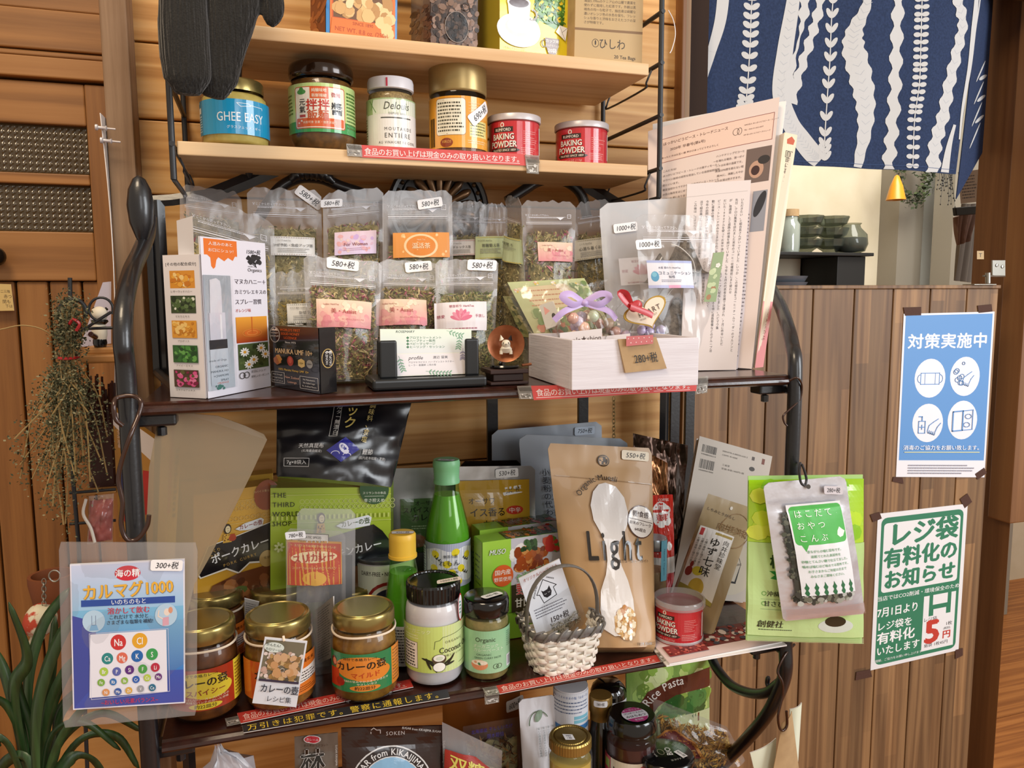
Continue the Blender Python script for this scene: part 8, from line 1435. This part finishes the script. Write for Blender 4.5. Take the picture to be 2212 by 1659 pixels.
def crumple(name, lab, pts, Y, depth, mat, seed, group=None):
    C = at(pts[0][0], pts[0][1], Y); t = root(name, lab, 'bag', C, group); N = 30; vs = []; fs = []
    P = [at(x, y, Y) for x, y, r in pts]; R_ = [r*dep(P[i])/F for i, (x, y, r) in enumerate(pts)]
    for i, p in enumerate(P):
        for k in range(N):
            a = 2*PI*k/N; w = 1+.16*math.sin(a*5+i+seed)+.2*noise.noise(V((a*2, i*1.1, seed))); vs.append(p+V((math.cos(a)*R_[i]*w, math.sin(a)*R_[i]*w*depth, .012*noise.noise(V((k*.7, i, seed))))))
    for i in range(len(P)-1):
        for k in range(N): fs.append((i*N+k, i*N+(k+1) % N, (i+1)*N+(k+1) % N, (i+1)*N+k))
    mk('bag', vs, fs, mat, t, smooth=True, cols=[(.05, 0, 0, 1)]*len(vs)); return t
film('film_milk', .42, body='#dcdce4', rough=.15, bs=30, bstr=.6)
t = crumple('knotted_white_bag', 'crumpled translucent white bag on the bottom shelf at left', [(470, 1612, 6), (474, 1624, 10), (488, 1640, 26), (495, 1665, 52), (495, 1720, 60)], .77, .6, 'film_milk', 3); crumple_t = t
S = onE((955, 960), (1124, 1124), 1512, 1490, .86, 0); S.c[0].z = S.c[1].z = ZD-.014; foil('amber_bag', 'orange brown tinted bag hanging at the back of the bottom shelf', 'bag', S, 'amber_film', None, B=.006, seed=73, rt=0)
sticker(bpy.data.objects['amber_bag'], S, *pb(S, 1112, 1520), .024, '600+税', -4)
S = onE((1000, 1000), (1124, 1124), 1570, 1548, .82, 0); S.bul = pillow(.01, .1, wr=.002, seed=75); t = root('dried_mushroom_bag', 'clear bag of dark dried pieces behind the raw sugar bag', 'bag', S.ce); pouch('bag', t, S, 'film_clear', 0, 0); core('dried_pieces', t, S, (.06, .22, .94, .98), 'herb_core'); flakes('dried_flakes', t, S, (.06, .18, .94, .97), 260, .012, ['#5c3c1c', '#7c5424', '#3c2412', '#98703c']); c = Cv(120, 60, 22); c.T('北海道産 干ししいたけ', 60, 14, 8.5, '#4c3c8c', b=.6); c.T('原木栽培', 66, 26, 9, '#4c3c8c', b=.6); c.build('print', t, S, rect=(0, 0, 1, .35))
S = onE((955, 960), (1085, 1080), 1560, 1622, .775, .0); S.bul = pillow(.014, .12, wr=.002, seed=76); M('raw_sugar', '#c4b38c', .8, col2='#dccfae', ns=700, bs=900, bstr=.5); t = root('raw_sugar_bag', 'clear sugar bag with folded frosted top and red and yellow label', 'bag', S.ce); pouch('bag', t, S, 'film_clear', 0, 0, milk=milkf(.25, .35, .2, .02)); core('sugar', t, S, (.03, .24, .97, .98), 'raw_sugar', .0016)
c = Cv(130, 130, 22); c.P([(4, 60), (70, 50), (112, 76), (126, 110), (110, 130), (0, 130)], '#a82c1c'); c.T('双糖', 48, 84, 40, '#e0d060', b=1.6, sh=.1, sx=.95); c.build('label', t, S, rect=(0, .0, 1, pb(S, 1020, 1700)[1]), off=.0016, tg=4e-4)
S = onE((1120, 1136), (1200, 1206), 1512, 1500, .79, .01); S.c[0].z = min(S.c[0].z, ZD-.013); S.c[1].z = min(S.c[1].z, ZD-.013); c = Cv(80, 200, 22); c.ring(40, 60, 22, 28, 2, '#5c7050', 180, 330, 14); c.E(40, 42, 7, 14, '#8ca088', 14, rot=30); 
for k in range(4): c.T('安心の国産原料だけを使用', 70-k*11, 66, 5.4, '#4c544c', a='l', vert=True)
foil('herb_powder_pouch', 'pale pouch with green pestle drawing left of the white printed bottle', 'pouch', S, 'white_plastic', c, B=.01, seed=77, rt=.03, pm='print', xm=1160, yb=1700)
def cyE(px, w, pyt, Y): C = colz(px, Y, ZE); R = w*dep(C)/F/2*.985; tz = upz(C, pyt).z; return C, R, tz-ZE
C, R, H = cyE(1232, 74, 1478, .80); H = min(H, ZD-.014-ZE); t = root('white_printed_bottle', 'white cylinder bottle with blue banded fine print behind the honey jar', 'bottle', C); MB().lathe(C, [(0, 0), (R, .001), (R, H), (0, H)], 40).build('bottle_body', 'white_plastic', t, smooth=True)
S = Cyl(C, R*1.004, ZE+H*.35, ZE+H*.99, 2.9); c = Cv(130, 190, 24); c.R(0, 0, 130, 190, '#dfe2ea'); c.T('まるごとそのままの塩「はま一と」', 66, 10, 7, '#4c68a0'); c.rows(14, 18, 120, 52, 4, '#5c6c8c', .35); c.R(74, 56, 120, 64, '#7cbcd0'); c.R(74, 66, 120, 74, '#7cbcd0'); c.R(14, 80, 124, 92, '#3c7cbc'); c.R(14, 96, 60, 102, '#1c1c24'); c.rows(14, 104, 120, 112, 1, '#2c2c34'); c.R(88, 116, 124, 126, '#d8544c'); c.rows(14, 130, 120, 180, 6, '#6c7484', .35); c.L([(16, 116), (60, 116), (60, 150), (16, 150)], .8, '#6c7484', True); c.build('label', t, S)
M('honey', '#b79c48', .3, col2='#c4aa58', ns=20, coat=.6); M('dark_glass', '#0f0d0c', .1, coat=1.); M('cork_gold', '#8c6c34', .35, metal=.5)
C, R, H = cyE(1231, 96, 1588, .735)
t = jar('honey_jar', 'mason jar of pale honey with ridged gold screw lid at the bottom', C, R, H, [(.8, 0), (1, .03), (1, .72), (.95, .80), (.88, .84)], 'glass_thin', [(.93, .84), (.95, .85), (.95, .975), (.90, 1.), (.80, .998), (.78, .985), (.70, .985), (.68, .996), (0, .996)], 'gold_lid_top', .8, 'honey', ljit=.012, zk=.62)
S = Q(C+V((-.010, -.002, H+.004)), C+V((.0, -.006, H+.004)), C+V((.001, -.012, H+.0012)), C+V((-.009, -.009, H+.0012))); c = Cv(20, 20); c.R(0, 0, 20, 20, '#dcd8d8'); c.T('980', 10, 6, 7, '#303050'); c.T('+税', 10, 14, 7, '#303050'); c.build('price_sticker', t, S)
C, R, H = cyE(1296, 50, 1500, .80); H = min(H, ZD-.013-ZE); t = root('sauce_bottle', 'slim dark bottle with brown gold cap and white sticker on top', 'bottle', C); MB().lathe(C, [(0, 0), (R*1.1, .002), (R*1.1, H*.6), (R*.95, H*.72), (R*.9, H*.78)], 30).build('glass_body', 'dark_glass', t, smooth=True); MB().lathe(C, [(R*.92, H*.77), (R*.92, H*.84), (R, H*.85), (R, H*.985), (R*.94, H), (0, H)], 30).build('cap', 'cork_gold', t, smooth=True); S = Cyl(C, R*1.004, ZE+H*.93, ZE+H*.99, 1.2); c = Cv(40, 12, 22); c.R(0, 0, 40, 12, '#e2dede', rd=4); c.T('580+税', 20, 6, 7, '#222222'); c.build('price_sticker', t, S)
C, R, H = cyE(1313, 78, 1470, .87); H = min(H, ZD-.014-ZE); t = root('dark_syrup_bottle', 'wide dark bottle with white label behind the slim gold capped bottle', 'bottle', C); MB().lathe(C, [(0, 0), (R, .002), (R, H*.86), (R*.9, H*.93), (R*.6, H), (0, H)], 34).build('glass_body', 'dark_glass', t, smooth=True); S = Cyl(C, R*1.004, ZE+H*.5, ZE+H*.82, 2.6); c = Cv(80, 60, 30); c.R(0, 0, 80, 60, '#dcdce0'); c.ring(56, 14, 14, 6, 1.6, '#3c7c4c', 180, 330); c.L([(46, 18), (66, 12)], 2, '#2c2c2c'); c.L([(52, 24), (66, 16)], 2, '#b83434'); c.build('label', t, S)
C, R, H = cyE(1362, 110, 1540, .765); M('jam_red', '#3c1410', .3, coat=.5)
t = jar('fruit_jam_jar', 'dark fruit jam jar with black lid and round pink honey sticker', C, R, H, [(.8, 0), (1, .03), (1, .66), (.95, .72), (.88, .76), (.9, .78), (.86, .80)], 'glass_thin', [(.90, .79), (.98, .81), (.98, .90), (.94, .93), (.93, .975), (.88, 1.), (0, .998)], 'black_lid', .74, 'jam_red', zk=.7)
S = Cyl(C, R*1.006, ZE+H*.1, ZE+H*.62, 2.9); c = Cv(170, 130, 24); c.R(0, 0, 170, 130, '#e4dccb'); c.R(0, 0, 34, 130, '#c02c44'); c.R(10, 10, 30, 32, '#8ccc3c'); c.P([(52, 60), (62, 24), (72, 60), (84, 52), (78, 86), (56, 86)], '#b4cc64'); c.L([(62, 24), (62, 84)], 1.4, '#2c2c1c'); c.E(118, 30, 24, 24, '#c02c34', 26); c.ring(118, 30, 21, 21, 1, '#efe6da'); c.T('TORTA', 118, 30, 12, '#efe6da', b=1); c.L([(44, 20), (70, 120)], 3, '#1c1814'); c.T('SPECIALITY', 112, 74, 7, '#2c2420', b=.8); c.T('ORGANIC', 114, 86, 13, '#2c2420', b=1.4, sx=.86); c.build('label', t, S, mat='print_gloss')
S = Q(*[C+V((x, y, H+.001)) for x, y in ((-.016, .012), (.018, .012), (.018, -.022), (-.016, -.022))]); c = Cv(64, 60); c.E(32, 32, 29, 27, '#e6dfe4', 30); c.P([(7, 20), (57, 20), (52, 12), (42, 6), (22, 6), (12, 12)], '#b83478'); c.P([(7, 44), (57, 44), (50, 54), (40, 59), (24, 59), (14, 54)], '#b83478'); c.T('オーガニック', 32, 14, 7, '#f0e4ec', b=.4); c.T('プロポリス入り', 32, 26, 7, '#4c3c44', b=.4); c.T('みはちみつ', 32, 37, 9.5, '#221c20', b=.8); c.T('非加熱', 32, 51, 7, '#f0e4ec', b=.4); c.build('lid_sticker', t, S, off=.0002)
C, R, H = cyE(1438, 118, 1625, .735); t = jar('bio_spread_jar', 'orange spread jar with black BIO printed lid at the bottom edge', C, R, H, [(.8, 0), (1, .03), (1, .72), (.95, .78)], 'glass_thin', [(.96, .79), (1., .81), (1., .95), (.95, .985), (.88, 1.), (0, .995)], 'black_lid', .76, 'amber', zk=.8)
S = Q(*[C+V((x, y, H+.0006)) for x, y in ((-.022, .022), (.022, .022), (.022, -.022), (-.022, -.022))]); c = Cv(100, 100); c.T('BIO', 54, 50, 22, '#cfccc8', b=1.6, rot=-78); c.ring(34, 46, 8, 12, 1.2, '#a8a08c'); c.T('Sans Sucres', 50, 50, 8, '#b8b4ac', arc=(34, 160)); c.T('オーガニック', 50, 50, 8, '#b8b4ac', arc=(36, -70)); c.T('ヨコヅナイ', 60, 88, 8, '#b8b4ac'); c.P([(66, 56), (82, 52), (92, 84), (76, 88)], '#dcd8d8'); c.T('950+税', 80, 70, 9, '#222222', rot=72, b=.4); c.build('lid_print', t, S, off=.0002)
S = onE((1350, 1352), (1530, 1532), 1440, 1425, .86, .0); S.c[0].z = S.c[1].z = ZD-.014
c = Cv(180, 268, 26); c.R(0, 0, 180, 268, '#7ca04c', '#b8c888'); c.blobs(0, 0, 178, 110, 50, 14, ['#8cb04c', '#a4c464', '#6c903c', '#b8d078', '#d0dca0']); c.blobs(60, 70, 176, 120, 18, 14, ['#3c6c34', '#4c8040', '#2c5828']); c.R(60, 110, 180, 190, '#c8d0a0'); c.R(66, 104, 71, 130, '#4c2c1c'); c.R(150, 112, 154, 130, '#6c3c24'); c.P([(0, 150), (10, 96), (40, 48), (90, 26), (180, 22), (180, 62), (100, 62), (60, 80), (40, 110), (30, 150)], '#5c2c20'); c.T('Brown Rice Pasta', 112, 128, 25, '#efe4dc', arc=(86, -188), b=1, sx=.84)
t = foil('rice_pasta_bag', 'brown rice pasta bag with green field print behind the jam jars', 'bag', S, 'lime_film', c, B=.008, seed=81, rt=0, rect=lr(S, 1352, 1432, 1530, 1700)[:4])
S = Q(at(1410, 1508, .82), at(1570, 1570, .80), colz(1610, .80, ZE), colz(1420, .82, ZE)); S.bul = pillow(.016, .1, wr=.005, seed=82); t = root('pasta_bag', 'clear bag of yellow pasta with dark red pointed label at bottom right', 'bag', S.ce); pouch('bag', t, S, 'film_clear', 0, 0, milk=milkf(.15, .16, .12, .03)); flakes('pasta', t, S, (.08, .25, .92, .95), 1500, .008, ['#c89a3c', '#b8842c', '#d8ac54', '#a87420'], .003, .008); core('pasta_mass', t, S, (.08, .35, .92, .97), 'honey', .010)
c = Cv(100, 120, 22); c.P([(0, 60), (20, 20), (44, 0), (80, 30), (96, 120), (0, 120)], '#d88c2c'); c.P([(0, 66), (22, 26), (42, 8), (74, 34), (88, 120), (0, 120)], '#7c1c18'); c.T('NEW', 56, 76, 30, '#d8b070', b=1, rot=20); c.build('label', t, S, rect=(.0, .33, .55, .75), off=-.0005)
# ------------------------------------------------------------------ left side: small shelf, figure, dried herbs, plant
sw = root('side_wire_stand', 'narrow stand of black wire with two small wooden shelves left of the rack', 'stand', at(200, 1180, .95)); YS_ = .93
def bx(x0, x1, y0, y1, Y0, Y1): return MB().box(at(x0, y0, Y0).x, at(x1, y0, Y0).x, Y0, Y1, at(x0, y1, Y0).z, at(x0, y0, Y0).z)
for y0, y1 in ((768, 786), (1064, 1072)): bx(172, 252, y0, y1, YS_-.03, YS_+.05).build('shelf_board', 'wood_orange', sw, bevel=.002)
bx(178, 250, 752, 767, YS_-.01, YS_+.045).build('block', 'wood_orange', sw, bevel=.002)
MB().tube([at(151, 600, YS_-.035), at(158, 1040, YS_-.035), at(170, 1175, YS_-.035), at(190, 1700, YS_-.035)], .0021, 8).build('wire_post', 'black_wire', sw, smooth=True)
for y in (1065, 1132, 710): MB().tube([at(150 if y > 800 else 177, y, YS_-.035), at(250, y-8 if y > 800 else y-2, YS_-.035)], .0016, 8).build('wire_rail', 'black_wire', sw, smooth=True)
for cx_, cy_, r_, w in ((157, 674, 29, .0021), (218, 668, 26, .0013)):
    MB().tube([at(cx_+r_*math.cos(a)*1.0, cy_-r_*math.sin(a)*.97, YS_-.04) for a in [math.radians(-25+k*15) for k in range(20)]], w, 8).build('wire_curl', 'black_wire', sw, smooth=True)
MB().tube([at(175, 716, YS_-.04), at(205, 696, YS_-.04), at(240, 674, YS_-.04)], .0015, 6).build('wire_brace', 'black_wire', sw)
# panda-like figure
C = at(217, 752, YS_); t = root('panda_figurine', 'small black and white animal figurine standing on the left wooden shelf', 'figurine', C); u_ = dep(C)/F
MB().lathe(at(217, 753, YS_), [(0, 0), (11*u_, 1*u_), (14*u_, 12*u_), (13*u_, 22*u_)], 20).build('legs', 'black_lid', t, smooth=True)
MB().lathe(at(216, 733, YS_), [(13*u_, 0), (15*u_, 10*u_), (15*u_, 24*u_), (11*u_, 33*u_)], 20).build('body', 'cat_white', t, smooth=True); MB().lathe(at(216, 701, YS_), [(11*u_, 0), (17*u_, 6*u_), (15.5*u_, 10*u_)], 20).build('shoulders', 'black_lid', t, smooth=True)
MB().lathe(at(216, 693, YS_), [(0, 0), (12*u_, 3*u_), (17*u_, 14*u_), (14*u_, 25*u_), (6*u_, 30*u_), (0, 31*u_)], 20).build('head', 'cat_white', t, smooth=True)
for s_ in (-1, 1): MB().lathe(at(216+s_*13, 668, YS_), [(0, -5*u_), (5*u_, 0), (0, 5*u_)], 12).build('ear', 'black_lid', t, smooth=True)
MB().tube([at(206, 728, YS_-.01), at(196, 722, YS_-.02)], .003, 8).build('arm', 'jam_red', t, smooth=True)
S = pq((222, 610), (240, 608), (240, 742), (172, 750), YS_+.05); t = root('paper_cone', 'white pointed paper leaning behind the small figurine', 'paper', S.ce); M('pale_card', '#b8b0bc', .7); MB().box8([*S.c, *[p+V((0, .001, 0)) for p in S.c]]).build('paper', 'pale_card', t)
t = root('dark_twig_basket', 'dark brown twig basket on the left side below the wooden shelf', 'basket', at(215, 900, YS_)); M('twig_dark', '#3c170e', .5)
m = MB()
for k in range(26): x = 188+k*2.4; m.tube([at(x, 960, YS_+.01*math.sin(k)), at(x-4+random.uniform(-6, 6), 830+random.uniform(-22, 14), YS_-.01+.02*math.cos(k))], [.0022, .0012], 5)
m.build('twigs', 'twig_dark', t); MB().box(at(186, 900, YS_).x, at(250, 900, YS_).x, YS_-.012, YS_+.03, at(200, 1062, YS_).z, at(200, 862, YS_).z).build('body', 'twig_dark', t, bevel=.004)
S = pq((192, 1072), (246, 1066), (244, 1172), (188, 1176), YS_-.045); S.bul = pillow(.008, .05, wr=.003, seed=91, both=True); t = root('pink_packet', 'translucent packet of pink flakes on the lower left wooden shelf', 'packet', S.ce); M('pink_salt', '#b5564c', .6, col2='#8c3a34', ns=90); pouch('bag', t, S, 'film_clear', 0, 0, milk=milkf(.1, .2, .1, .04)); core('pink_flakes', t, S, (.04, .1, .96, .95), 'pink_salt')
MB().tube(curve([at(186, 1078, YS_-.05), at(180, 1110, YS_-.05), at(196, 1140, YS_-.052), at(205, 1172, YS_-.054)], 5), .0016, 6).build('twine', 'string_white', t, smooth=True)
S = pq((243, 884), (334, 948), (330, 1168), (258, 1160), .90); q = S; M('box_tan', '#a87834', .5)
t = carton('noodle_packet', 'white topped box with brown, navy and red print behind the left rack post', 'box', q, V((0, .02, 0)), 'box_tan'); c = Cv(92, 250); c.R(0, 0, 92, 250, '#b07c34'); c.P([(0, 0), (92, 0), (92, 60), (0, 30)], '#d8ccc8'); c.T('業醤', 16, 52, 18, '#c8a890', vert=True, b=1.6); c.E(28, 130, 22, 44, '#2a2f5c', 24); c.T('ふ', 20, 110, 15, '#e0dcdc', b=1); c.P([(66, 90), (82, 84), (86, 180), (60, 200)], '#b02c24'); c.P([(10, 170), (34, 190), (34, 230), (8, 210)], '#b02c24'); c.build('front_print', t, q)
# dried herb bundle
t = root('dried_herb_bundle', 'bunch of dried grey green herbs tied with red twist hanging upside down at left', 'dried herbs', at(150, 640, .86)); Yh = .86; M('stem_tan', '#a58c5c', .7)
m = MB(); ends = []
K = at(148, 771, Yh)
for k in range(40):
    x1 = random.gauss(138, 52); x1 = min(max(x1, 22), 232); y1 = random.uniform(900, 1150)-abs(x1-135)*1.1; e = at(x1, y1, Yh+random.uniform(-.03, .03)); b0 = at(148+random.uniform(-16, 16), 690+random.uniform(-40, 20), Yh+random.uniform(-.01, .01)); mid = K.lerp(e, .45)+V((random.uniform(-.012, .012), 0, -.0))
    P = curve([b0, K+V((random.uniform(-.006, .006), random.uniform(-.005, .005), 0)), mid, e], 6); m.tube(P, .0007, 4); ends.append(P)
m.build('stems', 'stem_tan', t, kind='stuff'); vs, fs, cs = [], [], []
for k in range(10500):
    P = random.choice(ends); i = random.randrange(len(P)); tt = i/(len(P)-1)
    if .25 < tt < .45 and random.random() < .85: continue
    c0 = P[i]+V((random.gauss(0, .006), random.gauss(0, .006), random.gauss(0, .008))); a = V((random.gauss(0, 1), random.gauss(0, 1), random.gauss(0, 1))).normalized()*random.uniform(.0009, .0021); b_ = a.orthogonal()*.42; n = len(vs); vs += [c0-a, c0+b_, c0+a, c0-b_]; fs.append((n, n+1, n+2, n+3)); h = hx(random.choice(['#6a6a50', '#565a42', '#7e7c60', '#484c38', '#908a6c', '#3a3e2c'])); cs += [h]*4
mk('leaves', vs, fs, 'leafy', t, cols=cs, kind='stuff')
MB().tube([K+V((.009*math.cos(a), .008*math.sin(a), .0012*math.sin(a))) for a in [2*PI*j/20 for j in range(20)]], .0014, 6, closed=True).build('red_twist', 'red_ribbon', t, smooth=True); MB().tube(curve([at(150, 700, Yh-.01), at(158, 690, Yh-.012), at(172, 700, Yh-.012), at(165, 715, Yh-.012)], 5), .0016, 6).build('red_bow', 'red_ribbon', t, smooth=True)
MB().tube(curve([at(0, 712, Yh), at(50, 703, Yh), at(100, 716, Yh), at(148, 760, Yh)], 6), .0006, 4).build('long_stem', 'stem_tan', t)
# fabric lizard keyring and pot
t = root('fabric_keyring', 'cream and red patterned cloth animal keyring hanging left of the blue packet', 'keyring', at(95, 1240, .80)); M('cloth_print', '#d9cfb4', .8, col2='#b8442c', ns=75, lo=.5, hi=.56); Yk = .80
m = MB(); m.tube(curve([at(98, 1310, Yk), at(92, 1325, Yk), at(84, 1350, Yk), at(82, 1368, Yk)], 4), [(.006+.008*math.sin(PI*(i+1)/15)) for i in range(13)], 14); m.build('body', 'cloth_print', t, smooth=True)
for e in ((52, 1412), (56, 1434)): MB().tube(curve([at(88, 1364, Yk), at(72, 1392, Yk), at(*e, Yk)], 4), [.006, .006, .0055, .005, .005, .005, .0045, .004, .002], 12).build('leg', 'cloth_print', t, smooth=True)
for k in range(7): C = at(95, 1256+k*8, Yk); a = (k % 2)*PI/2; MB().tube([C+V((.0018*math.cos(q_)*math.cos(a), .0018*math.cos(q_)*math.sin(a), .003*math.sin(q_))) for q_ in [2*PI*j/10 for j in range(10)]], .0005, 5, closed=True).build('chain_link', 'steel', t, smooth=True)
MB().tube([at(118+12*math.cos(a), 1244+12*math.sin(a), Yk) for a in [2*PI*j/18 for j in range(18)]], .0008, 6, closed=True).build('ring', 'steel', t, smooth=True)
C = at(118, 1320, .84); C.z = at(118, 1345, .84).z; t = root('terracotta_pot', 'brown turned wooden pot half hidden behind the blue packet', 'pot', C); M('terracotta', '#7c4424', .7); MB().lathe(C, [(0, 0), (.014, 0), (.019, .03), (.021, .042), (.021, .05), (.018, .05), (.016, .02)], 24).build('pot', 'terracotta', t, smooth=True)
bx(90, 330, 1560, 1740, .95, .97).build('wood_crate', 'wood_orange', None, bevel=.002); o = bpy.data.objects['wood_crate']; o['label'] = 'orange brown wooden crate side behind the strap leaved plant'; o['category'] = 'crate'
# strap leaved plant
t = root('strap_leaf_plant', 'potted plant with long dark green strap leaves in the lower left corner', 'plant', at(80, 1700, .72)); M('leaf_green', '#22391b', .4, col2='#314f27', ns=8, stretch=(30, 30, 1), spec=.6)
BL = [((70, 1720), (40, 1560), (10, 1450), (-20, 1390)), ((76, 1720), (60, 1500), (90, 1360), (150, 1270)), ((80, 1720), (80, 1540), (120, 1400), (172, 1310)), ((84, 1720), (100, 1560), (150, 1440), (220, 1400)), ((70, 1720), (50, 1600), (20, 1530), (-20, 1500)), ((88, 1720), (110, 1590), (180, 1560), (260, 1620)), ((90, 1720), (130, 1600), (220, 1540), (310, 1580)), ((92, 1720), (150, 1640), (200, 1640), (240, 1700)), ((66, 1720), (20, 1610), (-10, 1600), (-40, 1640)), ((80, 1720), (90, 1540), (110, 1450), (120, 1330)), ((86, 1720), (140, 1580), (240, 1480), (320, 1500)), ((74, 1720), (70, 1590), (40, 1480), (60, 1420)), ((90, 1720), (170, 1600), (250, 1590), (300, 1660)), ((78, 1720), (60, 1640), (20, 1640), (-20, 1690)), ((88, 1720), (120, 1620), (130, 1540), (180, 1480)), ((70, 1720), (30, 1500), (60, 1420), (20, 1300))]
for i, pts in enumerate(BL):
    Yp = .745+.03*math.sin(i*2.3); P = curve([at(x, y, Yp+.01*j*math.cos(i)) for j, (x, y) in enumerate(pts)], 7); n = len(P); vs = []; fs = []; w0 = .0034+.0012*math.sin(i)
    for j, p in enumerate(P):
        tg = (P[min(j+1, n-1)]-P[max(j-1, 0)]).normalized(); sd = tg.cross(V((math.sin(i), 1, .2))).normalized(); w = w0*(.55+.9*math.sin(PI*min(1, .12+.86*j/(n-1)))**.8) if j < n-1 else .0004; up = tg.cross(sd)*w*.35
        vs += [p-sd*w, p+up, p+sd*w]
    for j in range(n-1):
        for k in (0, 1): fs.append((j*3+k, j*3+k+1, (j+1)*3+k+1, (j+1)*3+k))
    o = mk('leaf', vs, fs, 'leaf_green', t, smooth=True); md = o.modifiers.new('s', 'SOLIDIFY'); md.thickness = .0006
C = at(80, 1860, .72); MB().lathe(C, [(0, -.06), (.04, -.06), (.05, .0), (.052, .01), (.047, .01), (.045, 0), (0, -.004)], 28).build('pot', 'terracotta', t, smooth=True)
bpy.data.objects.remove(_fo)
